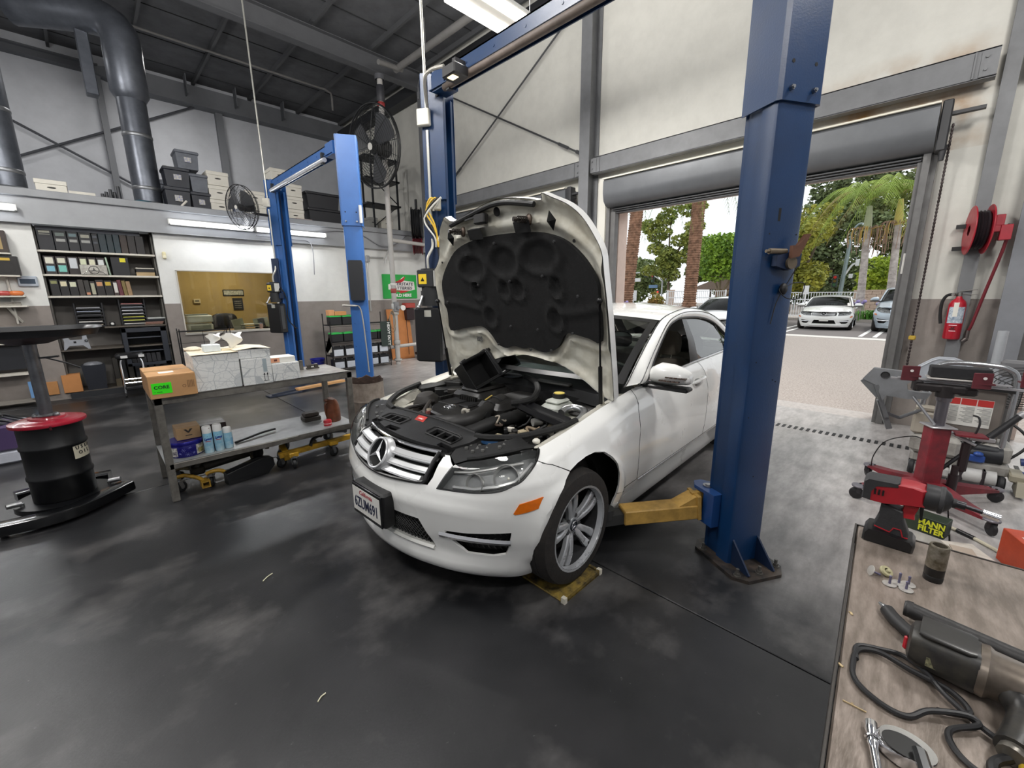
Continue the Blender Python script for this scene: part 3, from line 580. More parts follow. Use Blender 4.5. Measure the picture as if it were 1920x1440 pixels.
def inset(p, e):
    a = np.roll(p, 1, 0); b = np.roll(p, -1, 0); t = b-a; t /= np.linalg.norm(t, axis=1)[:, None]+1e-12
    area_ = np.sum(p[:, 0]*np.roll(p[:, 1], -1)-np.roll(p[:, 0], -1)*p[:, 1]); n = np.stack([-t[:, 1], t[:, 0]], 1)*(1 if area_ > 0 else -1); return p+n*e
def panel(poly, F, holes=(), ds=.03, e=.002, rim=.014, off=0, mb=None, flip=False):
    """a sheet with holes lying on the surface F(s, q, off), its edges folded inwards by rim"""
    mb = mb or MB(); out = inset(resamp(poly, ds), e); H = [inset(resamp(h, ds*.7), -e) for h in holes]
    x0, y0 = out.min(0); x1, y1 = out.max(0); gx, gy = np.meshgrid(np.arange(x0, x1, ds), np.arange(y0, y1, ds)); g = np.stack([gx.ravel(), gy.ravel()], 1)
    k = pip(g, inset(out, ds*.4))
    for h in H: k &= ~pip(g, inset(h, -ds*.3))
    g = g[k]; bnd = np.vstack([out]+H); d = np.min(np.linalg.norm(g[:, None]-bnd[None], axis=2), axis=1) if len(g) else np.zeros(0); g = g[d > ds*.4]
    V = [tuple(p) for p in np.vstack([bnd, g])]; E = []; b0 = 0
    for L in [out]+H: E += [(b0+i, b0+(i+1) % len(L)) for i in range(len(L))]; b0 += len(L)
    r = geometry.delaunay_2d_cdt([V3(p) for p in V], E, [], 0, 1e-6)
    P = np.array([tuple(p) for p in r[0]]); T = [t for t in r[2] if len(t) == 3]; c = np.array([P[list(t)].mean(0) for t in T]); k = pip(c, out)
    for h in H: k &= ~pip(c, h)
    fs = []
    for t, ok in zip(T, k):
        if ok:
            a, b, d_ = P[list(t)]; cr = (b[0]-a[0])*(d_[1]-a[1])-(b[1]-a[1])*(d_[0]-a[0])
            fs.append(tuple(t) if (cr < 0) != flip else tuple(t[::-1]))
    n0 = mb.n; mb.add(F(P[:, 0], P[:, 1], off), fs)
    if rim:
        for L in [out]+H:
            A = F(L[:, 0], L[:, 1], off); B = F(L[:, 0], L[:, 1], off-rim); m = len(L); mb.add(np.vstack([A, B]), [(i, (i+1) % m, m+(i+1) % m, m+i) for i in range(m)])
    return mb
def mir(poly): return [(-s, q) for s, q in poly]
PAINT = M('f3f3f0', .28, n=2, na=.02, coat=1); TRIMB = M('101011', .35); PLAST = M('19191a', .55, n=12, na=.25, b=.08, bs=120); UNDER = M('d9d7cb', .42, n=5, na=.10, n2='b9b3a2', b=.05, bs=20)
BAYW = M('b5b2a6', .55, n=10, na=.3)
ARCH = [(.981,.192),(.966,.26),(.966,.365),(.99,.44),(1.03,.53),(1.083,.626),(1.13,.69),(1.175,.735)]
ARCH2 = [(1.25,.757),(1.331,.765),(1.41,.757),(1.49,.725),(1.55,.67),(1.60,.60),(1.64,.52),(1.666,.43),(1.67,.352),(1.67,.30)]
LAMP = [(.432,.626),(.563,.635),(.67,.652),(.767,.685),(.855,.752),(.908,.811),(.971,.882),(1.03,.925),(1.064,.945),(1.02,.955),(.962,.955),(.86,.945),(.743,.915),(.631,.870),(.56,.848),(.495,.814),(.461,.725)]
GR = [(0,.603),(.08,.607),(.213,.620),(.375,.638),(.395,.70),(.405,.80),(.412,.858)]
CUT = [(1.175,.735),(1.078,.835),(.986,.90)]
def body_polys():
    half = ARCH+CUT[1:]+[(.971,.882),(.908,.811),(.855,.752),(.767,.685),(.67,.652),(.563,.635),(.432,.626),(.461,.725),(.49,.808),(.445,.86)]+GR[::-1][:-1]
    bump = [(.98,.135)]+half+[(0,.603)]+[(-s, q) for s, q in half[::-1]]+[(-.98,.135),(-.5,.13),(0,.13),(.5,.13)]
    low = [(-.405,.272),(.405,.272),(.385,.31),(.32,.43),(-.32,.43),(-.385,.31)]
    fog = [(.475,.398),(.60,.408),(.821,.438),(.812,.39),(.80,.33),(.787,.30),(.723,.284),(.587,.284),(.535,.325)]
    fender = CUT[::-1]+ARCH2+[(1.93,.30),(1.93,.386),(1.91,.50),(1.91,.62),(1.93,.74),(1.95,.84),(1.985,.915),(2.0,.95),(1.7,.95),(1.4,.95),(1.068,.952),(1.035,.932)]
    df = [(1.93,.382),(3.125,.382),(3.12,.54),(3.145,.67),(3.165,.76),(3.165,.84),(3.15,.95),(2.0,.95),(1.985,.915),(1.95,.84),(1.93,.74),(1.91,.62),(1.91,.50)]
    ra = [(4.10+.36*cos(radians(a)), .34+.42*sin(radians(a))) for a in range(180, -1, -12)]
    dr = [(3.125,.382),(3.70,.382)]+[(p[0]-.035, p[1]) for p in ra if p[1] > .37 and p[0] < 4.02]+[(4.07,.84),(4.15,.95),(3.15,.95),(3.165,.84),(3.165,.76),(3.145,.67),(3.12,.54)]
    rock = [(1.66,.15),(3.78,.15),(3.74,.30),(3.70,.378),(1.93,.378),(1.93,.30),(1.67,.30)]
    tail = [(4.46,.16),(SMAX,.16),(SMAX,.95),(4.15,.95),(4.07,.84)]+[p for p in ra if p[0] > 4.03]
    qd = [(3.71,.378),(3.745,.30),(3.78,.30)]
    return dict(bump=bump, low=low, fog=fog, fender=fender, df=df, dr=dr, rock=rock, tail=tail, ra=ra)
BP = body_polys()
RAIL = cat_rom([(1.30,.765,.985),(1.36,.755,.99),(1.60,.715,1.125),(1.88,.665,1.256),(2.15,.62,1.358),(2.45,.595,1.405),(2.75,.585,1.425),(3.1,.58,1.405),(3.4,.59,1.345),(3.65,.625,1.235),(3.9,.68,1.08),(4.02,.71,1.0)], 6)
WIN = cat_rom([(1.50,.80,.975),(1.60,.785,.99),(1.80,.74,1.115),(2.09,.695,1.295),(2.3,.665,1.342),(2.5,.652,1.358),(2.9,.645,1.343),(3.24,.655,1.285),(3.5,.69,1.165),(3.66,.735,1.045),(3.70,.76,1.01)], 6)
def wheel(parent, c, sd, spoked=True, dia=.634, flat=0):
    """sd = +1 drives the face towards +v"""
    c = np.array(c, float); R = dia/2; w = .11; nm = 'wheel'
    m = MB(); m.lathe([(R*.70,-w),(R*.83,-w*1.02),(R*.95,-w*.92),(R*.985,-w*.72),(R,-w*.5),(R,w*.5),(R*.985,w*.72),(R*.95,w*.92),(R*.83,w*1.02),(R*.70,w)], c, (0, sd, 0), 56)
    wh = m.obj('wheel', M('1b1918', .8, n=30, na=.3, n2='2b2623', b=.2, bs=60), parent, smooth=40)
    m = MB()
    for g in (-.045, -.015, .015, .045):
        m.lathe([(R+.0004, g-.004), (R+.0012, g), (R+.0004, g+.004)], c, (0, sd, 0), 40)
    m.obj('tread_groove', M('050505', .9), wh)
    rm = M('c9cbce', .28, .55, n=12, na=.12)
    m = MB(); r = R*.725; m.lathe([(r*1.03,w*.90),(r*1.02,w*1.02),(r*.97,w*1.0),(r*.94,w*.72)], c, (0, sd, 0), 48); m.obj('rim', rm, wh); m = MB(); m.lathe([(r*.945,w*.72),(r*.92,.02),(r*.90,-.06),(r*.86,-.085),(.02,-.085)], c, (0, sd, 0), 40); m.obj('barrel', M('3a3a3c', .5, .4), wh)
    m = MB(); m.cyl(c+(0, sd*-.05, 0), c+(0, sd*-.02, 0), r*.72, n=32); m.obj('brake_disc', M('2f2c2a', .5, .6), wh)
    m = MB(); m.cyl(c+(0, sd*-.02, 0), c+(0, sd*.062, 0), .05, .042, 24); hb = m.obj('hub', rm, wh)
    if spoked:
        for k in range(5):
            a0 = 2*pi*k/5+.5
            for e in (-1, 1):
                m = MB(); R_ = []
                for t in np.linspace(0, 1, 7):
                    rr = .035+(r*.985-.035)*t; a = a0+e*(.20-.06*t+.03*sin(pi*t)); wd = .0135+.009*abs(t-.5)+.006*t; y = .055+.012*sin(pi*t)+.020*t; th = .026
                    ca, sa = cos(a), sin(a); er = np.array((ca, 0, sa)); et = np.array((-sa, 0, ca)); ey = np.array((0, sd, 0))
                    R_.append([c+er*rr-et*wd+ey*(y-th), c+er*rr-et*wd+ey*(y-.005), c+er*rr-et*wd*.6+ey*y, c+er*rr+et*wd*.6+ey*y, c+er*rr+et*wd+ey*(y-.005), c+er*rr+et*wd+ey*(y-th)])
                m.rings(R_); m.obj('spoke', rm, wh, smooth=35)
        m = MB(); m.cyl(c+(0, sd*.062, 0), c+(0, sd*.068, 0), .033, .031, 24); m.obj('centre_cap', M('2b3038', .3, .4), wh)
        m = MB(); star(m, c+(0, sd*.069, 0), .026, np.array((0, 0, 1)), np.array((0, sd, 0)), .003); m.obj('emblem', CHR, wh)
        for k in range(5): a = 2*pi*(k+.5)/5+.5; p = c+np.array((cos(a)*.055, sd*.05, sin(a)*.055)); m = MB(); m.cyl(p, p+(0, sd*.012, 0), .011, n=6); m.obj('wheel_bolt', M('8a8a8c', .3, .9), wh)
        a = 5.4; p = c+np.array((cos(a)*r*.9, sd*.05, sin(a)*r*.9)); m = MB(); m.cyl(p, p+(0, sd*.03, 0), .007, n=8); m.obj('valve', RUB, wh)
    return wh
def star(m, c, r, up, n, th, ring=True):
    c = np.array(c, float); up = _n(np.array(up, float)); n = _n(np.array(n, float)); rt = np.cross(up, n)
    for k in range(3):
        a = 2*pi*k/3; d = up*cos(a)+rt*sin(a); p = -up*sin(a)+rt*cos(a); b = r*.2
        v = [c+d*r*.96, c-p*b*.9-d*b*.5, c+n*th*1.6, c+p*b*.9-d*b*.5]; m.add(v+[c-n*th], [(0, 1, 2), (0, 2, 3), (4, 1, 0), (4, 0, 3)])
    if ring: m.lathe([(r*.93,-th*.5),(r*.95,th*.8),(r*1.02,th),(r*1.07,th*.6),(r*1.08,-th*.5),(r*.93,-th*.5)], c, n, 36)
def strip(a, b, n=1):  # ruled sheet between two curves
    m = MB(); m.grid([a, b] if n == 1 else [[np.array(p)*(1-t)+np.array(q)*t for p, q in zip(a, b)] for t in np.linspace(0, 1, n+1)]); return m
def sub(curve, u0, u1, n=14):
    c = np.array(curve); us = np.linspace(u0, u1, n); return np.stack([us, np.interp(us, c[:, 0], c[:, 1]), np.interp(us, c[:, 0], c[:, 2])], 1)
def vm(P, sd):
    P = np.array(P, float).copy()
    P[..., 1] = P[..., 1]*VW*sd+VO if sd < 0 else P[..., 1]*VW+VO
    return P
def belt(us):
    us = np.asarray(us, float); return np.stack([us, np.full_like(us, .765), np.interp(us, ZT[:, 0], ZT[:, 1])+.002], 1)
def seam(pts, r=.0025): m = MB(); m.tube(pts, r, 5); return m
SEAMS = (CUT, [(1.93,.386),(1.91,.50),(1.91,.62),(1.93,.74),(1.95,.84),(1.985,.915),(2.0,.95)], [(3.125,.382),(3.12,.54),(3.145,.67),(3.165,.76),(3.165,.84),(3.15,.95)], [(1.67,.378),(1.93,.382),(3.70,.382)], [(1.068,.952),(1.03,.935),(.986,.90)])
def car_body(t, paint, full, dark=.5, ds=.03):
    GL = glass('dfe8e4', .12); GD = glass('b9c4c2', .55)
    # front bumper, fenders, doors, sills, rear
    H = [BP['low'], BP['fog'], mir(BP['fog'])]
    bp = panel(BP['bump'], SF, H, ds=ds).obj('front_bumper', paint, t, smooth=35)
    for sd in (1, -1):
        f = (lambda p: p) if sd > 0 else mir
        panel(f(BP['fender']), SF, ds=ds).obj('fender', paint, t, smooth=40)
        fd = panel(f(BP['df']), SF, ds=ds*1.3).obj('front_door', paint, t, smooth=40)
        rd = panel(f(BP['dr']), SF, ds=ds*1.3).obj('rear_door', paint, t, smooth=40)
        panel(f(BP['rock']), SF, ds=ds*1.3).obj('sill', paint, t, smooth=40)
        panel(f(BP['tail']), SF, ds=ds*1.8).obj('rear_quarter', paint, t, smooth=40)
        m = MB()
        for sm in SEAMS: m.tube([SF(sd*p[0], p[1], -.0015) for p in resamp(sm+sm[::-1], .05)[:int(len(resamp(sm+sm[::-1], .05))/2)+1]], .0032, 5)
        o = m.obj('shut_line', M('1d1d1c', .8), t); o['kind'] = 'stuff'
        # chrome strip low on the doors, door handles
        for d, s0, s1 in ((fd, 1.94, 3.12), (rd, 3.13, 3.68)):
            s = np.linspace(s0, s1, 20)*sd; m = MB()
            m.rings([[SF(a, .384, 0), SF(a, .377, .006), SF(a, .370, .005), SF(a, .366, 0)] for a in s]); m.obj('trim_strip', M('d5d6d6', .2, .8), d)
        for d, s0 in ((fd, 2.86), (rd, 3.93)):
            m = MB(); P = [SF(sd*(s0+a), .835+b, o) for a, b, o in ((0,.0,.0),(.015,.003,.03),(.06,.006,.042),(.13,.008,.042),(.19,.008,.034),(.215,.008,.0))]
            m.tube(cat_rom(P, 4), [.014]*21, 8); hd = m.obj('door_handle', paint, d)
            m = MB(); m.ball(SF(sd*(s0+.10), .825, -.004), (.075, .02, .035), 12, 8); m.obj('handle_cup', M('8b8b88', .3, .2), d)
        # roof rail, pillars, glass
        us = np.linspace(1.36, 3.98, 60); W_ = np.array(WIN); R_ = np.array(RAIL)
        R1 = np.array([R_[min(int(i*(len(R_)-1)/79+.5), len(R_)-1)] for i in range(80)]); k = np.linspace(0, len(W_)-1, 80); W1 = np.stack([np.interp(k, np.arange(len(W_)), W_[:, j]) for j in range(3)], 1)
        k = np.linspace(1, len(R_)-1, 80); R1 = np.stack([np.interp(k, np.arange(len(R_)), R_[:, j]) for j in range(3)], 1)
        rows = [R1*(1-a)+W1*a+np.array((0, .030*sin(pi*a), .012*sin(pi*a))) for a in np.linspace(0, 1, 7)]
        m = MB(); m.grid([vm(r, sd) for r in (rows if sd > 0 else rows[::-1])]); m.grid([vm(W1, sd), vm(W1-np.array((0, .05, .0)), sd)]); m.obj('roof_rail', paint, t, smooth=60)
        m = MB(); m.tube(vm(rows[3], sd), .004, 5); m.tube(vm(rows[0], sd), .005, 5); m.obj('weather_strip', TRIMB, t)
        m = MB(); m.tube(vm(W1, sd), .009, 6); m.obj('window_frame', TRIMB, t)
        bl = np.linspace(1.5, 3.72, 40); B = belt(bl); m = MB(); m.tube(vm(B+np.array((0, .012, .0)), sd), .008, 6); m.obj('belt_trim', M('c9cacb', .2, .8), t)
        # belt sheet from door top to the glass line
        bl = np.linspace(1.38, 4.05, 50); B = belt(bl); sI = np.array([SF(sd*np.interp(u, _pu[:600], _ss[:600]), .95, 0) for u in bl]); m = MB(); g = [sI, vm(B, sd)]; m.grid(g if sd < 0 else g[::-1]); m.obj('belt_sheet', paint, t, smooth=60)
        # C pillar
        cu = np.linspace(3.36, 4.02, 24); up = sub(R_, 3.36, 4.02, 24); lo = np.array([(u, np.interp(u, W_[:, 0], W_[:, 1]), np.interp(u, W_[:, 0], W_[:, 2])) if u < 3.66 else (u, .765, np.interp(u, ZT[:, 0], ZT[:, 1])) for u in cu])
        m = strip(vm(up if sd > 0 else lo, sd), vm(lo if sd > 0 else up, sd)); m.obj('rear_pillar', paint, t, smooth=60)
        # B pillar and side glass
        def wt(u): return np.array((u, np.interp(u, W_[:, 0], W_[:, 1])-.008, np.interp(u, W_[:, 0], W_[:, 2])-.004))
        def bt(u): return np.array((u, .772, np.interp(u, ZT[:, 0], ZT[:, 1])))
        def side(ub, ut, off=0):
            a = np.array([bt(u) for u in ub])-np.array((0, off, 0)); b = np.array([wt(u) for u in ut])-np.array((0, off, 0)); mid = (a+b)/2+np.array((0, .016, 0)); return [vm(x, sd) for x in ((b, mid, a) if sd > 0 else (a, mid, b))]
        m = MB(); m.grid(side(np.linspace(2.40, 2.585, 4), np.linspace(2.49, 2.58, 4))); m.obj('centre_pillar', M('131314', .15), t, smooth=60)
        m = MB(); m.grid(side(np.linspace(2.585, 3.30, 12), np.linspace(2.58, 3.28, 12), .004)); m.obj('rear_window', glass('cfdad6', .30, fres=2.6) if full else GD, t, smooth=60)
        m = MB(); m.grid(side(np.linspace(3.32, 3.66, 8), np.linspace(3.30, 3.645, 8), .006)); m.obj('quarter_window', GD, t, smooth=60)
        m = MB(); m.bar(vm(bt(3.31), sd), vm(wt(3.29), sd), .02, .012); m.obj('window_divider', TRIMB, t)
        m = MB(); m.grid(side(np.linspace(1.46, 1.60, 3), np.linspace(1.52, 1.62, 3), -.002)); m.obj('mirror_sail', M('2a2a2b', .4), t, smooth=60)
        if not full: m = MB(); m.grid(side(np.linspace(1.60, 2.40, 12), np.linspace(1.62, 2.49, 12), .004)); m.obj('front_window', GD, t, smooth=60)
        # mirror
        c = vm(np.array((1.57, .955, 1.045)), sd); m = MB(); R2 = []
        for a, h, d_, z in ((-.135,.030,.03,-.02),(-.125,.052,.065,-.006),(-.08,.066,.085,.004),(.0,.064,.09,.002),(.06,.054,.082,-.004),(.11,.036,.06,-.014),(.125,.02,.03,-.02)):
            R2.append([(c[0]-d_*.9*sin(q)**1 if sin(q) > 0 else c[0]+.03, c[1]+a*sd, c[2]+z+h*cos(q)) for q in np.linspace(0, 2*pi, 18, endpoint=False)])
        m.rings(R2 if sd > 0 else R2[::-1]); mi = m.obj('wing_mirror', paint, t, smooth=50)
        m = MB(); m.bb(c[0]-.075, c[0]+.02, c[1]-.13, c[1]+.13, c[2]-.092, c[2]-.065, .008); m.bar((c[0], c[1]-.11*sd, c[2]-.08), (c[0]-.0, c[1]-.23*sd, c[2]-.085), .07, .03); m.obj('mirror_foot', TRIMB, mi)
        if full and sd > 0:
            for z, a0 in ((-.028, -.05), (-.004, -.01)):
                for kk in range(5): y0 = a0+kk*.026; m = MB(); m.bb(c[0]-.089+.12*max(0, y0)**1.2, c[0]-.05, c[1]+y0, c[1]+y0+.021, c[2]+z-.004, c[2]+z+.004); m.obj('indicator_slot', M('5a4a42', .25, .2), mi)
            m = MB(); m.ball((c[0]-.03, c[1]+.112, c[2]-.02), (.035, .018, .022), 10, 6); m.obj('indicator_lens', M('e8e6e2', .1), mi)
    # windscreen, roof, rear screen, boot
    def xc(A, B, h, n=17):   # crosswise curve between left/right points with crown h (vector)
        A = np.array(A, float); B = np.array(B, float); return [A*(1-k)+B*k+np.array(h)*4*k*(1-k) for k in np.linspace(0, 1, n)]
    rr = lambda u: np.array([u]+[np.interp(u, np.array(RAIL)[:, 0], np.array(RAIL)[:, j]) for j in (1, 2)])
    def pair(p): return vm(p, -1), vm(p, 1)
    rows = []
    for k in np.linspace(0, 1, 9):
        p = np.array((1.36, .735, .985))*(1-k)+np.array((2.13, .605, 1.352))*k+np.array((0, 0, .025*sin(pi*k)))
        rows.append(xc(*pair(p), np.array((-.16-.0*k, 0, .02+.025*k))))
    m = MB(); m.grid(rows[::-1]); m.obj('windscreen', glass('d5e2dc', .12, fres=1.4) if full else glass('8a9a98', .6, fres=1.25), t, smooth=60)
    for k0, k1 in ((0, .05), (.93, 1)):
        i = [np.array(rows[0])*(1-0)]; ra_ = [xc(*pair(np.array((1.36, .735, .985))*(1-k)+np.array((2.13, .605, 1.352))*k+np.array((0, 0, .025*sin(pi*k)+.002))), np.array((-.16, 0, .02+.025*k))) for k in (k0, k1)]; m = MB(); m.grid(ra_); m.obj('screen_band', TRIMB, t, smooth=60)
    for s in (0, -1):
        a = np.array([r[s] for r in rows]); b = np.array([r[1 if s == 0 else -2] for r in rows]); b = a+(b-a)*.55; m = MB(); m.grid([a+(0, 0, .003), b+(0, 0, .003)]); m.obj('screen_edge', TRIMB, t, smooth=60)
    rows = []
    for u in np.linspace(2.13, 3.30, 12): p = rr(u); rows.append(xc(*pair(p), np.array((-.16*(1-min(1, (u-2.13)/.5))+.12*max(0, (u-2.9)/.4), 0, .048))))
    m = MB(); m.grid(rows); m.obj('roof', paint, t, smooth=60)
    rows2 = []
    for k in np.linspace(0, 1, 8):
        p = rr(3.30+.66*k)*np.array((1, .985, 1)); rows2.append(xc(*pair(p), np.array((.12+.06*k, 0, .048*(1-k)+.01))))
    m = MB(); m.grid(rows2[::-1]); m.obj('rear_screen', GD, t, smooth=60)
    rows3 = [xc(*pair(np.array((4.02, .745, 1.0))), np.array((.14, 0, .03))), xc(*pair(np.array((4.2, .72, 1.0))), np.array((.12, 0, .035))), xc(*pair(np.array((4.36, .58, .985))), np.array((.06, 0, .03)))]
    m = MB(); m.grid(rows3); m.obj('boot_lid', paint, t, smooth=60)
    m = MB(); m.grid([[SF(s, .95, 0) for s in np.linspace(SMAX, 4.9, 9)], [p for p in rows3[2][::-1][:9]]]); m.grid([[SF(-s, .95, 0) for s in np.linspace(SMAX, 4.9, 9)], [p for p in rows3[2][:9]]][::-1]); 
    for sd in (1, -1):
        A_ = [SF(sd*s, .95, 0) for s in np.linspace(4.6, 4.95, 8)]; B_ = [np.array(rows3[0][0 if sd < 0 else -1])*(1-k)+np.array(rows3[2][0 if sd < 0 else -1])*k for k in np.linspace(0, 1, 8)]; m.grid([A_, B_] if sd < 0 else [B_, A_])
    m.obj('boot_edge', paint, t, smooth=60)
    # dark underbody with wheel wells
    m = MB(); m.bb(.22, .36, -.56, .48, .2, .5); m.bb(1.03, 3.1, -.80, .74, .17, .30); m.bb(3.78, 4.3, -.7, .64, .24, .5); m.bb(.3, 1.06, -.54, .48, .18, .4); m.bb(3.0, 3.85, -.54, .48, .22, .6); m.obj('underbody', M('0b0b0c', .85), t, smooth=0)
    for sd in (1, -1):
        for u0 in (.676, 3.445):
            a = [(u0+.335*cos(x), .33+.395*sin(x)) for x in np.linspace(-.02, pi+.02, 26)]
            g = [[vm(np.array((x, y, z)), sd) for x, z in a] for y in (.80 if u0 < 1 else .835, .56)]; m = MB(); m.grid(g); m.add([vm(np.array((x, .56, z)), sd) for x, z in a], [tuple(range(26))]); m.obj('wheel_well', M('0e0e0f', .85), t, smooth=60)
    if not full or True:
        m = MB(); g = [[SF(s, q, -.07) for s in np.linspace(-.90, .90, 60)] for q in np.linspace(.2, .6, 9)]; m.grid(g); m.obj('bumper_core', M('070708', .8), t, smooth=0)
# ---------------------------------------------------------------- front end shared parts
def grille(t, full=True):
    silver = M('d2d3d4', .3, .5); 
    m = MB(); panel([(s-.03, q) for s, q in [(-.40,.86),(-.38,.645),(-.2,.622),(0,.606),(.2,.622),(.38,.645),(.40,.86)]], SF, ds=.05, rim=0, off=-.035, mb=m); g = m.obj('grille', M('0a0a0b', .6), t)
    def hw(q): return float(np.interp(q, [.606,.622,.645,.70,.80,.86], [.02,.2,.36,.385,.40,.405]))
    for qc in (.668, .738, .812):
        m = MB(); h = min(hw(qc-.022), hw(qc+.01))-.004; s = np.linspace(-h, h, 30)-.03
        m.rings([[SF(a, qc+.030, -.018), SF(a, qc+.022, .002), SF(a, qc-.010, .010), SF(a, qc-.026, .004), SF(a, qc-.022, -.02)] for a in s]); sl = m.obj('louvre', silver, g, smooth=25)
        m = MB(); m.tube([SF(a, qc-.020, .009) for a in s], .0035, 6); m.obj('louvre_edge', CHS, sl)
    fr = cat_rom([SF(s-.03, q, .004) for s, q in [(-.405,.862),(-.40,.80),(-.388,.70),(-.37,.648),(-.213,.624),(-.08,.609),(0,.606),(.08,.609),(.213,.624),(.37,.648),(.388,.70),(.40,.80),(.405,.862)]], 4)
    m = MB(); m.tube(fr, .010, 8); m.obj('grille_frame', M('1b1b1c', .35), g)
    m = MB(); m.tube([SF(s, .868, .0) for s in np.linspace(-.44, .385, 30)], .011, 8); m.obj('grille_top_trim', CHR, g)
    c = SF(-.03, .752, .018); n_ = _n(SF(-.03, .752, .05)-SF(-.03, .752, 0)+np.array((-.0, 0, -.006)))
    m = MB(); m.lathe([(.10, -.035), (.094, -.005), (.086, .004), (.0, .004)], c, n_, 36); m.obj('star_backing', silver, g)
    m = MB(); m.lathe([(.083, .003), (.083, .0055), (0, .0055)], c, n_, 36); m.obj('star_plate', M('0d0e10', .12), g)
    m = MB(); star(m, c+n_*.010, .083, np.array((0, 0, 1))-n_*n_[2], n_, .007); m.obj('star_emblem', CHS, g)
def headlamp(t, sd, full=True):
    f = (lambda p: p) if sd > 0 else mir
    body = panel(f(LAMP), SF, ds=.03, rim=-.056, off=-.06).obj('headlamp', M('8f9191', .35, .3, n=12, na=.25), t, smooth=40)
    def refl(s, q, r, dp):
        c = SF(sd*s, q, -.105); n_ = _n(SF(sd*s, q, .05)-SF(sd*s, q, 0)); n_ = _n(n_*.6+np.array((-1, .15*sd, .08))*.7)
        m = MB(); m.lathe([(r*1.06, .066), (r, .070), (r*.97, .05), (r*.8, .015), (r*.5, -.012), (.0, -.02)], c, n_, 28); m.obj('reflector', M('e6e6e2', .16, .7), body)
        m = MB(); m.cyl(c-n_*.02, c+n_*.035, r*.22, r*.18, 14); m.ball(c+n_*.035, r*.2, 12, 8); m.obj('bulb', M('c9c7bd', .15, .4), body)
    refl(.80, .825, .068, .05); refl(.622, .745, .048, .04)
    m = MB(); m.tube([SF(sd*s, q, -.045) for s, q in ((.50, .66), (.62, .668), (.74, .70), (.84, .765), (.92, .85), (.99, .91))], .010, 6); m.obj('light_guide', M('bfc0bf', .25, .5), body)
    m = MB(); m.tube([SF(sd*s, q, -.04) for s, q in ((.49, .775), (.58, .80), (.68, .845), (.80, .90), (.92, .925))], .007, 6); m.obj('lamp_brow', M('b5b5b3', .3, .5), body)
    panel(f(LAMP), SF, ds=.03, e=.004, rim=0, off=.001).obj('lens', glass('ffffff', .0, fres=1.3), body, smooth=60)
    P = [SF(sd*s, q, .0) for s, q in LAMP[:9]]; m = MB(); m.tube(cat_rom(P, 4), .004, 6); m.obj('lens_seal', TRIMB, body)
def front_details(t, full=True):
    grille(t, full)
    for sd in (1, -1):
        headlamp(t, sd, full); f = (lambda p: p) if sd > 0 else mir
        mk = [(.832,.545),(.86,.592),(.975,.622),(.983,.618),(.952,.560),(.842,.540)]
        b = panel(f(mk), SF, ds=.02, e=0, rim=.01, off=.005); b.obj('side_marker', M('e8730e', .18, coat=1, n=20, na=.2), t, smooth=30)
        panel(f(BP['fog']), SF, ds=.04, rim=0, off=-.04).obj('fog_recess', PLAST, t)
        m = MB(); s = np.linspace(.445, .818, 16); m.rings([[SF(sd*a, .372+.018*(a-.44)-.0+w, o) for w, o in ((.016, -.012), (.018, .004), (.004, .012), (-.012, .006), (-.016, -.012))] for a in s]); m.obj('fog_trim', CHR, t, smooth=40)
        m = MB()
        for a in np.linspace(.55, .80, 9): m.tube([SF(sd*a, .30, -.03), SF(sd*(a-.03), .36, -.03)], .004, 4); m.tube([SF(sd*a, .40, -.03), SF(sd*(a-.03), .43, -.03)], .004, 4)
        o = m.obj('fog_mesh', TRIMB, t); o['kind'] = 'stuff'
    panel(BP['low'], SF, ds=.06, rim=0, off=-.05).obj('intake_back', M('040405', .9), t)
    m = MB()
    for k in range(-17, 18):
        for sl in (1, -1):
            P = [(k*.026+sl*(q-.35)*.9, q) for q in np.linspace(.275, .428, 5)]; P = [p for p in P if abs(p[0]) < .40-.3*max(0, p[1]-.36)]
            if len(P) > 1: m.tube([SF(p[0], p[1], -.022) for p in P], .0032, 4)
    o = m.obj('intake_mesh', M('161617', .4), t); o['kind'] = 'stuff'
    m = MB(); s = np.linspace(-.395, .395, 24); m.rings([[SF(a, .272+w, o) for w, o in ((0, -.03), (.008, .0), (0, .014), (-.014, .006))] for a in s]); m.obj('lip_edge', M('dcdcd6', .35), t)
# ---------------------------------------------------------------- the white sedan in the bay
car = thing('sedan', 'white sedan with its hood up and a black-lined hood underside, between the blue lift posts', 'car', (.985, 2.03, 0), radians(2))
# in the car's frame u runs back along +X and v to the driver's side (-Y): all car geometry below is built in (u, v, z), then turned over
_obj0 = MB.obj
def _flip(self, name, mat, parent=None, smooth=40, world=False, loc=None):
    if parent is not None and not world and getattr(self, 'car', True):
        q = parent
        while q.parent is not None: q = q.parent
        if q.get('category') == 'car':
            self.v = [(p[0], -p[1], p[2]) for p in self.v]; self.f = [tuple(f[::-1]) for f in self.f]
    return _obj0(self, name, mat, parent, smooth, world, loc)
MB.obj = _flip
car_body(car, PAINT, True)
front_details(car)
hubs = [(.676, .80, .327), (3.445, .80, .33)]
for u, v, z in hubs:
    wheel(car, (u, .775*VW+VO, z), 1); wheel(car, (u, -.775*VW+VO, z), -1)
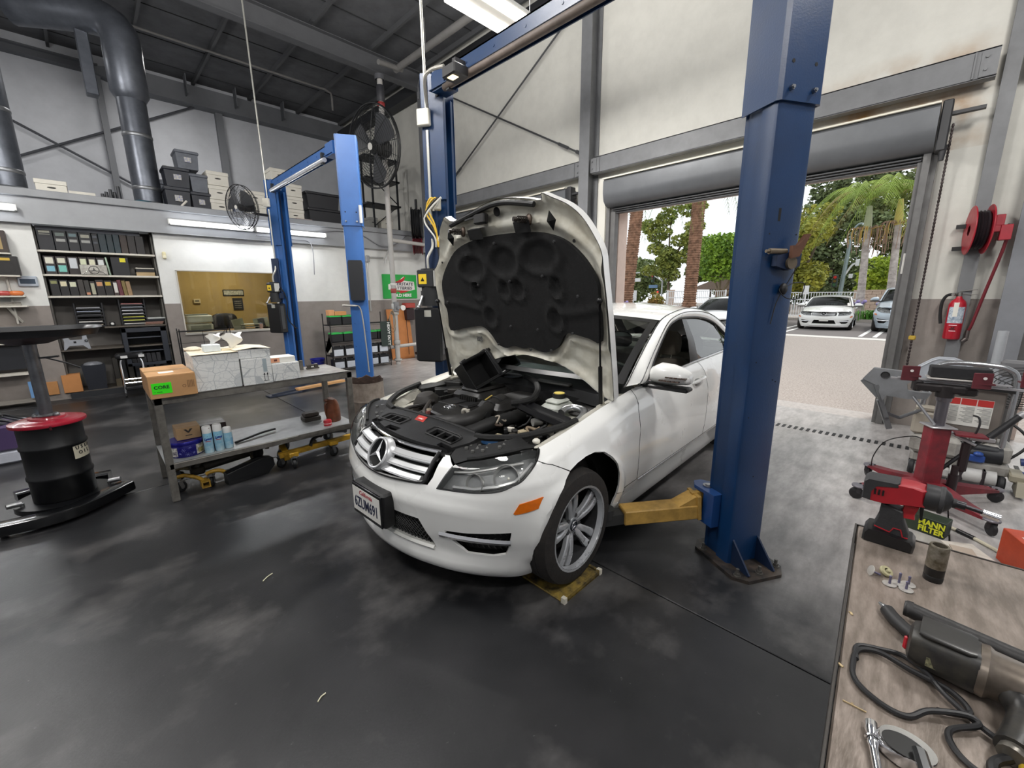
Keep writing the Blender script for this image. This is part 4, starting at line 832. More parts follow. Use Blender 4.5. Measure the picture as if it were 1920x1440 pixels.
# number plate
m = MB(); m.bb(-.055, .02, -.19, .13, .335, .535, .012); pf = m.obj('plate_holder', M('1a1a1b', .5), car)
m = MB(); m.bb(-.066, -.055, -.185, .125, .345, .53, .008); fr = m.obj('number_plate', M('2a2b2d', .3, .6), car)
m = MB(); m.bb(-.0685, -.066, -.176, .116, .368, .512, .004); m.obj('plate_face', M('e6e4de', .35, n=25, na=.08), fr)
def ctext(s, size, mat, o, ux, uy, parent, nm='lettering', **k):
    f = lambda p: (p[0], -p[1], p[2]); w = Matrix.LocRotScale(V3(car.location), car.rotation_euler, None)
    return text(s, size, mat, w @ V3(f(o)), (w.to_3x3() @ V3(f(ux))), (w.to_3x3() @ V3(f(uy))), parent, nm, **k)
def ctx(*a, **k):
    MB.obj = _obj0
    try: return ctext(*a, **k)
    finally: MB.obj = _flip
ctx('6ZUM691', .088, M('1c2440', .5), (-.0692, -.03, .425), (0, 1, 0), (0, 0, 1), fr, bold=.0015, wide=.70)
ctx('California', .036, M('b0313f', .5), (-.0692, -.03, .490), (0, 1, 0), (0, 0, 1), fr, shear=.3)
# grille cover panel with vents
def top(u, v, off=0):
    u = np.asarray(u, float); v = np.asarray(v, float); z = .772+.035*np.clip((u-.19)/.22, 0, 1)+.02*np.exp(-((u-.40)/.03)**2)-.02*((v+.08)/.5)**2; return np.stack([u, v, z+off], -1)
def rect(u0, u1, v0, v1): return [(u0, v0), (u1, v0), (u1, v1), (u0, v1)]
vents = [rect(.285, .345, v, v+.052) for v in (-.40, -.335, -.27)]+[rect(.285, .345, v, v+.058) for v in (.09, .165, .24)]
slots = [rect(.235, .262, -.46, -.37), rect(.20, .24, -.25, -.13), rect(.225, .255, .24, .33)]
sp = [SF(s, .885, 0) for s in np.linspace(-.47, .41, 15)]; fe = [(p[0]+.01, p[1]) for p in sp]
poly = fe+[(.40, .40), (.425, .33), (.43, -.08), (.43, -.50), (.40, -.56)]
m = panel(poly, top, vents+slots, ds=.04, rim=.02, flip=True); gp = m.obj('grille_cover', PLAST, car, smooth=40)
m = MB(); m.bb(.19, .36, -.48, .35, .735, .745); m.obj('vent_well', M('060606', .9), gp)
m = MB(); m.tube([top(.43, v, .004) for v in np.linspace(-.5, .33, 12)], .009, 6); m.obj('cover_lip', PLAST, gp)
for v0 in (-.435, .055):
    m = MB(); m.tube([top(u, v, .003) for u, v in ((.275, v0+.02), (.29, v0), (.35, v0), (.36, v0+.03), (.36, v0+.22), (.35, v0+.25), (.275, v0+.25), (.275, v0+.02))], .006, 6); m.obj('vent_frame', PLAST, gp)
m = MB(); m.add([top(u, v, .003) for u, v in ((.355, -.155), (.355, -.065), (.392, -.065), (.392, -.155))], [(0, 1, 2, 3), (3, 2, 1, 0)]); m.obj('sticker', M('e0483f', .5), gp)
ctx('160', .034, M('f6e6e2', .5), top(.373, -.11, .0045), (0, 1, 0), (1, 0, .12), gp, 'sticker_text', bold=.001)
# black filler over the lamps
for sd in (1, -1):
    A = [vm(np.array(p), sd) if 0 else None for p in ()]
    a = [SF(sd*s, q, -.004) for s, q in ((.445, .862), (.495, .822), (.56, .856), (.631, .878), (.743, .923), (.86, .955), (.962, .965), (1.04, .96))]
    b = [(p[0]+.10*(1-k)+.05, p[1]-sd*(.03+.10*k), p[2]+.02*(1-k)+.015) for p, k in zip(a, np.linspace(0, 1, 8))]; b[0] = (.41, sd*.36-.08, .79); b[1] = (.43, sd*.40-.06, .79)
    m = MB(); m.grid([a, b] if sd < 0 else [b, a]); m.obj('lamp_filler', PLAST, car)
    m = MB(); m.tube([(p[0], p[1], p[2]+.006) for p in a[2:]], .010, 6); m.obj('lamp_seal', RUB, car)
    m = MB()
    for i, p in enumerate(b[1:5]): q = np.array(p)*.5+np.array(a[i+1])*.5; m.cyl(q, q+(0, 0, .012), .010, n=6); m.bar(q+(.03, 0, .008), q+(.08, sd*-.03, .012), .014, .008)
    m.obj('filler_clip', M('8d8d8a', .4, .6), car)
    # fender inner flange and white gutter
    us = np.linspace(.50, 1.36, 26); A = [SF(sd*np.interp(u, _pu[:600], _ss[:600]), .948, 0) for u in us]; B = [(p[0], p[1]-sd*.016, p[2]-.016) for p in A]; C = [(p[0], p[1]-sd*.07, p[2]-.028) for p in A]; D = [(p[0], p[1]-sd*.075, .52) for p in A]
    m = MB(); m.grid([A, B, C, D] if sd < 0 else [D, C, B, A]); m.obj('fender_flange', M('c9c6bb', .5, n=10, na=.25), car)
m = MB(); m.ball((.56, .66, .80), (.022, .022, .016), 10, 6); m.obj('fender_buffer', M('d9d6cb', .5), car)
# engine bay
m = MB(); m.bb(.36, 1.34, -.78, .72, .36, .40); m.bb(.36, .39, -.6, .5, .4, .74); m.bb(1.28, 1.34, -.78, .72, .4, .86)
for v in (-.80, .72): m.bb(.5, 1.34, v, v+.02, .4, .78)
m.obj('engine_bay', M('101011', .8), car, smooth=0)
m = MB(); m.bb(.92, 1.26, .50, .70, .60, .80, .02); m.bb(.55, .90, -.78, -.60, .55, .76, .02); m.obj('strut_tower', BAYW, car)
EC = M('1e1d1c', .42, n=16, na=.3, b=.08, bs=50)
m = MB(); P = [(.50,-.06),(.53,-.23),(.62,-.33),(.70,-.37),(.90,-.40),(.92,-.09),(.66,.04),(.55,.02)]
m.prism(P, (0, 0, .70), (1, 0, 0), (0, 1, 0), .10); pt = [((p[0]-.70)*.93+.70, (p[1]+.19)*.93-.19) for p in P]; m.rings([[(p[0], p[1], .80) for p in P], [(p[0], p[1], .812) for p in pt]]); ec = m.obj('engine_cover', EC, car, smooth=30)
m = MB(); star(m, (.665, -.185, .817), .042, (1, 0, 0), (0, 0, 1), .004); m.obj('star_badge', CHR, ec)
m = MB(); m.bb(.72, .90, -.17, -.07, .81, .822, .006); m.bb(.70, .88, -.37, -.22, .81, .818, .004); m.tube([(.72, -.16, .823), (.73, -.08, .823), (.9, -.09, .823)], .004, 5); m.obj('cover_panel', PLAST, ec)
m = MB(); m.bb(.86, 1.22, -.42, -.10, .78, .87, .03); m.bb(.80, 1.26, -.10, .16, .74, .85, .035); m.bb(.9, 1.2, -.36, -.16, .86, .895, .02); m.obj('intake_box', EC, car)
m = MB()
for k in range(10): m.bb(.74+.018*k, .75+.018*k, -.42, -.39, .80, .835)
for k in range(9): m.bb(.84, .87, -.30+.02*k, -.29+.02*k, .815, .85)
o = m.obj('cover_fins', EC, car); o['kind'] = 'stuff'
m = MB(); m.tube(cat_rom([(.47, -.12, .76), (.47, -.05, .775), (.50, .03, .785), (.60, .08, .79), (.74, .06, .80), (.86, .03, .82), (.98, .0, .83)], 6), .05, 16); ih = m.obj('intake_hose', M('2a2928', .5, n=20, na=.2), car)
m = MB()
for u in (.47, .86): pass
m.lathe([(.052, -.012), (.057, 0), (.052, .012)], (.90, .02, .825), (.9, -.25, .1), 20); m.lathe([(.052, -.01), (.056, 0), (.052, .01)], (.82, .04, .815), (.9, -.25, .1), 20); m.cyl((.72, .10, .795), (.72, .125, .80), .022, n=14); m.obj('hose_clamp', PLAST, ih)
m = MB(); m.bar((.80, .02, .872), (.90, -.02, .878), .012, .004); m.obj('hose_tag', M('b9a255', .5), ih)
m = MB(); P = cat_rom([(.46, .12, .72), (.58, .13, .735), (.72, .15, .75), (.90, .18, .76), (1.02, .18, .76)], 8); m.tube(P, [.043+(.004 if i % 2 and i > 14 else 0) for i in range(len(P))], 14); m.obj('corrugated_hose', M('1d1d1d', .6), car)
m = MB(); m.cyl((.62, .05, .82), (.62, .05, .85), .012, n=8); m.tube(cat_rom([(.60, .03, .815), (.59, .035, .845), (.60, .055, .85), (.61, .07, .82)], 5), .011, 8); m.obj('vacuum_pipe', M('b7b2a6', .5), car)
# passenger side clutter
m = MB(); m.lathe([(.0, .11), (.06, .10), (.10, .05), (.11, 0), (.11, -.06)], (.74, -.55, .74), (-.2, 0, 1), 24); m.lathe([(.112, -.005), (.114, .005), (.112, .015)], (.74, -.55, .74), (-.2, 0, 1), 24); m.obj('pump_housing', M('35322f', .55, n=15, na=.2), car)
m = MB(); m.add([(.52, -.66, .80), (.60, -.70, .815), (.72, -.73, .82), (.86, -.74, .825), (.82, -.68, .80), (.66, -.66, .77), (.55, -.62, .75)], [(0, 1, 2, 3, 4, 5, 6), (6, 5, 4, 3, 2, 1, 0)]); m.obj('inner_panel', BAYW, car, smooth=0)
rng = random.Random(3)
for k, pts in enumerate((((.46, -.50, .76), (.52, -.46, .79), (.62, -.45, .79), (.72, -.44, .80)), ((.48, -.38, .74), (.54, -.33, .78), (.56, -.27, .79), (.66, -.42, .80)), ((.5, -.25, .74), (.52, -.28, .79), (.58, -.34, .8), (.7, -.46, .8)), ((.9, -.55, .82), (1.0, -.48, .84), (1.1, -.5, .86), (1.2, -.45, .87)))):
    m = MB(); m.tube(cat_rom(pts, 6), .013 if k != 2 else .018, 8); m.obj('coolant_hose', M(['24211f', '2b2723', '38332f', '1a1a1a'][k], .55), car)
for k, (c, d) in enumerate((((.55, -.27, .79), (.04, .05, .04)), ((.50, -.42, .75), (.07, .09, .05)), ((1.0, -.60, .80), (.25, .08, .07)), ((.95, -.49, .83), (.10, .05, .04)), ((1.08, -.66, .84), (.16, .05, .05)), ((.62, -.49, .75), (.06, .05, .06)))):
    m = MB(); m.box(c, d, .3*k, .008); m.obj('bay_module', M(['8a7f6d', '5b503f', '161616', '2c2824', '1d1c1b', '3b3630'][k], .55, n=20, na=.3), car)
m = MB(); m.ball((.525, -.235, .795), .009, 8, 6); m.bb(.50, .525, -.24, -.22, .79, .81); m.obj('hose_cap', M('8a5552', .4), car)
# driver side: battery trough, reservoirs, wiring
m = MB(); m.bb(.60, .83, .28, .60, .55, .70, .01); m.obj('fuse_box', M('131313', .6), car)
A = [(.90, .22, .86), (.80, .68, .845)]
m = MB(); m.rings([[(u-.055, v, z-.02), (u-.05, v, z+.012), (u-.02, v, z), (u+.02, v, z), (u+.05, v, z+.012), (u+.055, v, z-.02), (u, v, z-.06)] for u, v, z in ((.925, .21, .87), (.86, .44, .86), (.81, .67, .85))]); m.obj('cable_trough', M('17171a', .35), car, smooth=30)
m = MB(); m.bb(1.0, 1.20, .32, .47, .72, .86, .02); m.bb(1.03, 1.17, .34, .45, .86, .885, .015); tk = m.obj('fluid_reservoir', M('c9ccc4', .35, n=9, na=.12), car)
m = MB(); m.cyl((1.13, .385, .885), (1.13, .385, .915), .042, n=20); m.lathe([(.044, 0), (.046, .01), (.044, .02)], (1.13, .385, .89), n=20); m.obj('reservoir_cap', M('1c1b18', .5), tk); m = MB(); m.cyl((1.13, .385, .915), (1.13, .385, .919), .036, n=20); m.obj('cap_label', M('c8b34a', .5), tk)
m = MB(); m.tube(cat_rom([(1.0, .50, .83), (1.05, .50, .845), (1.09, .54, .85), (1.07, .62, .85), (.98, .67, .84), (.84, .69, .82)], 6), .024, 12); m.obj('aluminium_pipe', M('b9bbbd', .3, .9, n=30, na=.2), car)
m = MB(); m.cyl((.86, .38, .775), (.92, .41, .78), .025, n=12); m.obj('dryer_cap', M('d5d3cd', .4), car)
m = MB(); m.cyl((.92, .41, .78), (.95, .43, .78), .027, n=12); m.cyl((.52, .30, .69), (.52, .30, .72), .05, n=16); m.obj('ribbed_cap', M('101010', .5), car)
m = MB(); m.cyl((.535, .33, .725), (.535, .33, .745), .05, .045, 20); m.obj('washer_cap', M('2f5580', .45), car)
cols = ['1a1a1a', '141414', '8b7a63', '1a1a1a', 'a39a8c', '222', '1b1b1b', '6f6658', '151515', '3a2a1c']
for k in range(14):
    a = np.array((.62+.22*rng.random(), .22+.30*rng.random(), .73+.06*rng.random())); P = [a]
    for j in range(4): a = a+np.array((rng.uniform(-.05, .07), rng.uniform(-.05, .06), rng.uniform(-.03, .035))); a[2] = min(max(a[2], .70), .815); P.append(a)
    m = MB(); m.tube(cat_rom(P, 5), .004+.006*rng.random(), 6); m.obj('wire', M('1a1a1a' if len(cols[k % 10]) < 6 else cols[k % 10], .55), car)
for k in range(10):
    c = (.60+.28*rng.random(), .24+.32*rng.random(), .72+.05*rng.random()); m = MB(); m.box(c, (.03+.03*rng.random(), .02+.03*rng.random(), .03), rng.random()*3, .004); m.obj('connector', M(['1a1a1b', '3a352d', 'b8aa8c', '23211f', 'd6d0c4'][k % 5], .5, n=20, na=.2), car)
m = MB(); m.bb(.85, .93, .50, .60, .76, .80, .008); m.obj('ballast_box', M('b9ab95', .5, n=14, na=.3), car)
m = MB(); m.bb(1.06, 1.26, .50, .66, .80, .83, .02); m.obj('cabin_filter_lid', M('2a2927', .6), car)
# rubber bay seals
for k, pts in enumerate((((.41, -.48, .80), (.43, -.575, .815), (.50, -.64, .83), (.62, -.715, .845), (.80, -.775, .86), (.84, -.775, .865)), ((.405, .36, .80), (.42, .44, .805), (.50, .555, .812), (.62, .63, .825), (.76, .68, .838), (.87, .70, .85)), ((.84, .22, .875), (.90, .28, .885), (.96, .30, .90), (1.08, .24, .92), (1.2, .13, .935), (1.27, .03, .94), (1.30, -.06, .945)))):
    m = MB(); m.tube(cat_rom(pts, 6), .020, 8); m.obj('bay_seal', RUB, car)
m = MB(); m.bb(.80, 1.25, -.79, -.70, .79, .86, .02); m.obj('side_duct', M('191919', .5), car)
# air-filter lid propped up on the engine
m = MB(); o = np.array((1.13, -.33, 1.0)); a = _n(np.array((.93, .03, .27))); b = _n(np.array((.10, .45, -.80))); c_ = _n(np.cross(a, b)); b = np.cross(c_, a); R = np.array([a, b, c_]).T
def wall(x0, x1, y0, y1, z0, z1): m.bb(x0, x1, y0, y1, z0, z1, .006, R, o)
L, D_, Hh = .24, .105, .12; s_ = 1 if c_[1] > 0 else -1
wall(-L, L, -D_, D_, -.012, .0); wall(-L, L, -D_, -D_+.01, *sorted((0, s_*Hh)))
wall(-L, L, D_-.01, D_, *sorted((0, s_*Hh))); wall(-L, -L+.01, -D_, D_, *sorted((0, s_*Hh))); wall(L-.01, L, -D_, D_, *sorted((0, s_*Hh))); wall(-.005, .012, -D_, D_, *sorted((0, s_*Hh*1.1)))
for e in (-D_, D_): wall(-L, L, e-.012, e+.012, *sorted((s_*Hh, s_*Hh*.9)))
m.obj('air_filter_lid', M('161617', .42, n=14, na=.25, b=.05, bs=80), car, smooth=30)
m = MB()
for x in (-.18, .02, .2): m.box(R@np.array((x, -D_-.008, s_*Hh*.5))+o, (.03, .03, .06), 0, .004, R)
m.tube([R@np.array(p)+o for p in ((.02, -D_-.01, s_*.11), (.02, -.06, s_*.125), (.02, .08, s_*.125), (.02, D_, s_*.11))], .016, 8); m.obj('lid_clip', M('202022', .4), car)
# cowl, wipers
cw = [[(1.22+.14*(1-((v+.03)/.75)**2)*.9+du, v, .90+dz) for v in np.linspace(-.74, .68, 15)] for du, dz in ((-.02, -.06), (.0, .015), (.05, .03), (.10, .065))]
cw = [[(p[0]-.14*(1-((p[1]+.03)/.75)**2)*.9*2*0-.28*(1-((p[1]+.03)/.75)**2)*0, p[1], p[2]) for p in r] for r in cw]
m = MB(); m.grid(cw[::-1]); m.obj('cowl', M('222325', .6, n=10, na=.2), car)
m = MB(); m.ball((1.30, -.22, .935), (.09, .10, .012), 14, 6); m.obj('cowl_cover', M('2b2e33', .5), car)
for pts in (((1.40, -.30, .985), (1.42, .0, .985), (1.40, .30, .985), (1.36, .52, .975)), ((1.36, .52, .965), (1.30, .62, .945), (1.26, .64, .92)), ((1.42, -.66, .985), (1.43, -.40, .985), (1.42, -.10, .985))):
    m = MB(); m.tube(cat_rom(pts, 5), .010, 6); m.obj('wiper', TRIMB, car)
m = MB(); m.bb(1.27, 1.33, .06, .36, .925, .945, .008); m.obj('cowl_channel', M('5b5a58', .5, n=20, na=.3), car)
# interior
BEI = M('a39a8b', .6, n=20, na=.15); DKI = M('2f2e2d', .6); GRS = M('8d8478', .6, n=20, na=.15)
for v in (.37, -.43):
    m = MB(); R2 = [[(2.78+du+.06*(1 if j in (1, 2) else 0), v+w*a, z) for j, a in enumerate((-1, -1, 1, 1))] for du, w, z in ((-.05, .22, .50), (-.02, .25, .72), (.04, .25, .86), (.10, .21, .93), (.12, .15, .955))]
    m = MB(); rows = []
    for z, w, u in ((.50, .24, 2.68), (.65, .255, 2.72), (.80, .25, 2.76), (.90, .215, 2.80), (.95, .15, 2.83), (.955, .10, 2.85)):
        rows.append([(u+.07+.075*math.copysign(abs(sin(q))**.6, sin(q)), v+w*math.copysign(abs(cos(q))**.5, cos(q)), z) for q in np.linspace(0, 2*pi, 22, endpoint=False)])
    m.rings(rows); st = m.obj('front_seat', GRS, car)
    m = MB(); rows = []
    for z, w, u, d in ((.99, .10, 2.86, .035), (1.02, .13, 2.86, .05), (1.10, .135, 2.865, .055), (1.17, .12, 2.875, .05), (1.205, .08, 2.885, .03)):
        rows.append([(u+d*math.copysign(abs(sin(q))**.7, sin(q)), v+w*math.copysign(abs(cos(q))**.6, cos(q)), z) for q in np.linspace(0, 2*pi, 22, endpoint=False)])
    m.rings(rows); m.obj('headrest', GRS, st)
    m = MB()
    for e in (-.05, .05): m.cyl((2.86, v+e, .93), (2.86, v+e, 1.02), .007, n=8)
    m.obj('headrest_post', CHR, st)
    m = MB(); m.bb(2.2, 2.78, v-.25, v+.25, .38, .54, .05); m.obj('seat_cushion', GRS, st)
    m = MB(); m.bb(3.40, 3.52, v-.13, v+.13, .94, 1.12, .05); m.obj('rear_headrest', DKI, car)
m = MB(); m.bb(3.3, 3.56, -.68, .62, .45, .95, .06); m.bb(2.9, 3.45, -.68, .62, .36, .5, .05); m.bb(3.5, 4.0, -.65, .6, .93, .95); m.obj('rear_bench', GRS, car)
m = MB(); m.bb(1.44, 1.95, -.72, .66, .72, .93, .05); m.bb(1.4, 3.6, -.74, .68, .30, .34); m.obj('dashboard', M('2b2c2c', .6), car)
m = MB(); c = np.array((1.98, .37, .86)); n_ = _n(np.array((.85, 0, .5))); x, y, _ = frame(n_); m.tube([c+.185*(x*cos(q)+y*sin(q)) for q in np.linspace(0, 2*pi, 32, endpoint=False)], .016, 8, True)
for q in (.2, 2.94, 4.71): m.bar(c, c+.18*(x*cos(q)+y*sin(q)), .035, .02)
m.cyl(c-n_*.02, c+n_*.02, .06, n=16); m.obj('steering_wheel', DKI, car)
m = MB(); m.bb(2.06, 2.10, -.14, .06, 1.27, 1.33, .015); m.obj('cabin_mirror', M('151515', .4), car)
for v in (.735, -.80): m = MB(); m.bb(1.5, 3.7, v-.02, v+.01, .4, .97, .01); m.obj('door_card', BEI, car)
# ---- raised hood: h(a, v, d): a up from the hinge edge, v across, d bulge towards the windscreen
HT = radians(76.5); HP = np.array((1.20, 0, .90)); HA = np.array((-cos(HT), 0, sin(HT))); HN = np.array((sin(HT), 0, cos(HT)))
def hd(a, v, d=0):
    a = np.asarray(a, float); v = np.asarray(v, float); dd = d-.035*((v-.02)/.75)**2-.05*np.clip((a-.85)/.4, 0, 1)**2
    return HP+a[..., None]*HA+v[..., None]*np.array((0, 1, 0))+dd[..., None]*HN
OUTL = [(.02,-.70),(.09,-.745),(.21,-.757),(.37,-.755),(.59,-.720),(.79,-.700),(.88,-.680),(.90,-.655),(.958,-.600),(1.055,-.550),(1.148,-.500),(1.215,-.425),(1.228,-.395),(1.190,-.33),(1.224,-.17),(1.253,-.02),(1.268,.09),(1.263,.20),(1.240,.335),(1.215,.44),(1.25,.455),(1.222,.515),(1.170,.615),(1.10,.69),(1.00,.748),(.908,.785),(.80,.788),(.57,.793),(.32,.790),(.109,.785),(.03,.77),(.075,.66),(.128,.58),(.205,.427),(.247,.258),(.260,.07),(.232,-.07),(.19,-.22),(.13,-.40),(.07,-.55)]
LIN = [(.413,-.628),(.55,-.615),(.705,-.618),(.80,-.595),(.892,-.522),(.993,-.396),(1.039,-.263),(1.061,-.117),(1.066,.053),(1.061,.219),(1.050,.361),(1.022,.48),(.978,.572),(.903,.657),(.816,.721),(.746,.749),(.699,.752),(.588,.750),(.413,.738),(.426,.659),(.443,.561),(.449,.51),(.424,.465),(.366,.425),(.325,.375),(.302,.302),(.304,.24),(.322,.173),(.310,.10),(.322,.016),(.300,-.056),(.309,-.11),(.328,-.149),(.379,-.181),(.43,-.228),(.45,-.268),(.454,-.313),(.431,-.478)]
ov = np.array([(a, v) for a, v in cat_rom(OUTL, 3, True)]); lv = [tuple(p) for p in cat_rom(LIN, 3, True)]
def pdist(q, e):
    a = e[None]; b = np.roll(e, -1, 0)[None]; ab = b-a; k = np.clip(np.sum((q[:, None]-a)*ab, 2)/(np.sum(ab*ab, 2)+1e-12), 0, 1); return np.min(np.linalg.norm(q[:, None]-a-ab*k[..., None], axis=2), axis=1)
def hin(a, v, off=0):   # stamped inner panel: raised ribs round the liner
    a = np.asarray(a, float); v = np.asarray(v, float)
    q = np.stack([np.ravel(a), np.ravel(v)], 1); d = pdist(q, np.array(lv)).reshape(np.shape(a)); o = pdist(q, ov).reshape(np.shape(a))
    rib = -.022*np.exp(-((d-.055)/.022)**2)-.016*np.exp(-((o-.012)/.012)**2)+.012*np.exp(-((o-.06)/.03)**2)
    rib = rib-.012*np.exp(-(((a-1.10)/.03)**2+((v-.05)/.25)**2))+.010*(np.hypot((a-.30)/.12, (v-.60)/.13) < 1)+.010*(np.hypot((a-.30)/.10, (v+.50)/.13) < 1)
    return hd(a, v, rib-.0+np.asarray(off))
hood = panel([tuple(p) for p in ov], lambda a, v, o=0: hd(a, v, .045+(o if o == 0 else .0)), ds=.06, e=0, rim=0, flip=False).obj('hood', PAINT, car, smooth=60)
m = panel([tuple(p) for p in ov], hin, ds=.022, e=.004, rim=0, flip=True); m.obj('inner_panel', UNDER, hood, smooth=60)
m = MB(); A = [hd(p[0], p[1], .045) for p in ov]; B = [hd(p[0], p[1], -.01) for p in ov]; n = len(A); m.add(A+B, [(i, (i+1) % n, n+(i+1) % n, n+i) for i in range(n)]); m.obj('hood_edge', PAINT, hood, smooth=60)
def lin_f(a, v, off=0):
    a = np.asarray(a, float); v = np.asarray(v, float); h = np.zeros(np.shape(a))
    for ca, cv, ra, rv in ((.87, -.25, .09, .13), (.90, .06, .10, .13), (.915, .36, .10, .15), (.72, -.24, .07, .05), (.72, .02, .07, .05), (.72, .14, .07, .06), (.73, .46, .07, .05), (.53, .42, .08, .06), (.53, -.16, .08, .06)):
        r = np.hypot((a-ca)/ra, (v-cv)/rv); h += .014*np.exp(-((r-1)/.22)**2)-.010*(1/(1+np.exp((r-.9)*18)))
    h += .012*np.exp(-((a-.60-.03*np.sin(v*9))/.02)**2)*(np.abs(v-.1) > .35)
    return hd(a, v, -.032-h+np.asarray(off))
m = panel(lv, lin_f, ds=.02, e=.0, rim=-.03, flip=True); ln = m.obj('hood_liner', M('0d0d0e', .9, n=40, na=.3, b=.25, bs=220), hood, smooth=60)
for a, v in ((.76, -.21), (.775, .09), (.80, .37), (.47, .03), (.46, .27), (.455, .55), (.99, .50), (.64, -.57), (.68, .62), (1.02, .02), (.33, -.12), (.315, .18), (.325, .36)):
    m = MB(); p = hd(np.array(a), np.array(v), -.052); m.lathe([(.0, -.004), (.007, -.003), (.010, .006)], p, HN, 10); m.obj('liner_clip', M('3c3c3d', .3), ln)
for a, v in ((1.075, -.115), (1.08, .294)):
    m = MB(); m.grid([[hd(np.array(a+x), np.array(v+y*.9), -.06) for y in (-.07, 0, .07)] for x in (-.02, .045)]); m.grid([[hd(np.array(a+.045), np.array(v+y*.9), -.06) for y in (-.07, 0, .07)], [hd(np.array(a+.05), np.array(v+y*.9), -.02) for y in (-.07, 0, .07)]]); m.obj('liner_tab', M('0d0d0e', .9), ln)
m = MB(); P = [hd(np.array(a), np.array(v), -.028) for a, v in cat_rom([(1.168, -.35), (1.20, -.18), (1.228, -.02), (1.242, .10), (1.235, .22), (1.20, .40)], 6)]; m.tube(P, .016, 8); m.obj('front_seal', M('141415', .6), hood)
for a, v in ((1.115, -.242), (1.123, .34)):
    p = hd(np.array(a), np.array(v), -.03); d = -HN*.7+np.array((0, -.3, .15)); d = _n(d)
    m = MB(); m.lathe([(.032, 0), (.034, .01), (.022, .02), (.012, .02)], p, d, 18); m.obj('latch_base', M('57493f', .5, .4), hood)
    m = MB(); m.tube([p+d*(.02+.055*k/40)+.019*(np.array((0, 1, 0))*cos(k*.785)+np.cross(d, (0, 1, 0))*sin(k*.785)) for k in range(41)], .0035, 5); m.cyl(p, p+d*.10, .007, n=8); m.cyl(p+d*.085, p+d*.105, .014, n=8); m.obj('latch_spring', M('3a3430', .45, .6), hood)
for a, v in ((1.088, -.383), (1.102, .50)):
    m = MB(); m.add([hd(np.array(a+x), np.array(v+y), o) for x, y, o in ((.055, .0, -.035), (0, .034, -.035), (-.055, 0, -.035), (0, -.034, -.035), (0, 0, -.06))], [(0, 4, 1), (1, 4, 2), (2, 4, 3), (3, 4, 0), (1, 4, 0), (2, 4, 1), (3, 4, 2), (0, 4, 3)]); m.obj('buffer_plate', M('151516', .6), hood, smooth=0)
m = MB(); p = hd(np.array(1.174), np.array(-.037), -.045); m.box(p, (.05, .10, .06), 0, .008); m.bar(p+(0, -.03, .02), p+(0, -.15, .01), .012); m.obj('latch_hook', M('1b1a1a', .5), hood)
for a, v, r in ((1.199, .091, .028), (.98, .62, .010), (.93, -.56, .008)):
    m = MB(); m.lathe([(r, 0), (r*.9, .002), (0, .002)], hd(np.array(a), np.array(v), -.021), -HN, 16); m.obj('panel_hole', M('060606', .9), hood)
m = MB(); m.add([hd(np.array(.345+x), np.array(-.345+y), -.012) for x, y in ((-.018, -.03), (.02, -.03), (.02, .03), (-.018, .03))], [(0, 1, 2, 3), (3, 2, 1, 0)]); m.obj('specification_label', M('2b2b2a', .5, n=120, na=.9, n2='c9c9c4'), hood)
for v, a0, lo in ((.755, .655, (1.13, .70, .90)), (-.70, .645, (1.13, -.755, .90))):
    q = hd(np.array(a0), np.array(v), -.03); p = np.array(lo); mid = p*.62+q*.38
    m = MB(); m.cyl(p, mid, .013, n=10); st_ = m.obj('gas_strut', M('111112', .35), car); m = MB(); m.ball(q, .018, 10, 6); m.obj('strut_ball', M('111112', .35), st_); m = MB(); m.cyl(mid, q, .006, n=8); m.obj('strut_rod', M('2c2c2e', .25, .8), st_)
    m = MB(); m.tube(cat_rom([(1.18, lo[1]*1.0, .86), (1.14, lo[1], .92), (1.17, lo[1]*.99, .98), (1.185, lo[1]*.98, 1.05)], 4), .014, 8); m.bb(1.12, 1.26, lo[1]-.03, lo[1]+.03, .855, .885, .008); m.obj('hood_hinge', M('b7b3a5', .5, n=14, na=.3), car)
# ---------------------------------------------------------------- outside: car park, planting, street
AS = M('b3a9a2', .85, n=45, na=.35, n2='8a817b', b=.5, bs=120, det=4)
struct(MB().bb(7.02, 70, -25, 60, -.25, -.04).obj('ground', AS, smooth=0))
m = MB(); m.bb(6.66, 7.05, -5, 14, -.25, -.004); struct(m.obj('trim_95', M('b4aeaa', .8, n=20, na=.2), smooth=0))
m = MB(); m.bb(18.3, 19.0, -20, 40, -.04, -.028); struct(lab(m.obj('kerb', M('d9d5cf', .8, n=10, na=.1), smooth=0), 'pale concrete gutter across the car park'))
m = MB(); m.bb(19.0, 28.5, -20, 40, -.04, -.03); struct(m.obj('road', M('77716f', .85, n=200, na=.3, b=.3, bs=240), smooth=0))
for y in (4.6, 4.2, 1.75, 1.35, 7.3, 7.7, -.9):
    m = MB(); m.bb(19.4, 24.5, y-.06, y+.06, -.03, -.024); o = m.obj('stall_line', M('e6e4df', .8), smooth=0); struct(o)
m = MB(); m.bb(28.5, 28.7, -20, 40, -.04, .12); m.bb(28.7, 33, -20, 40, -.05, .08); struct(m.obj('kerb', M('b7aea6', .85, n=20, na=.2), smooth=0))
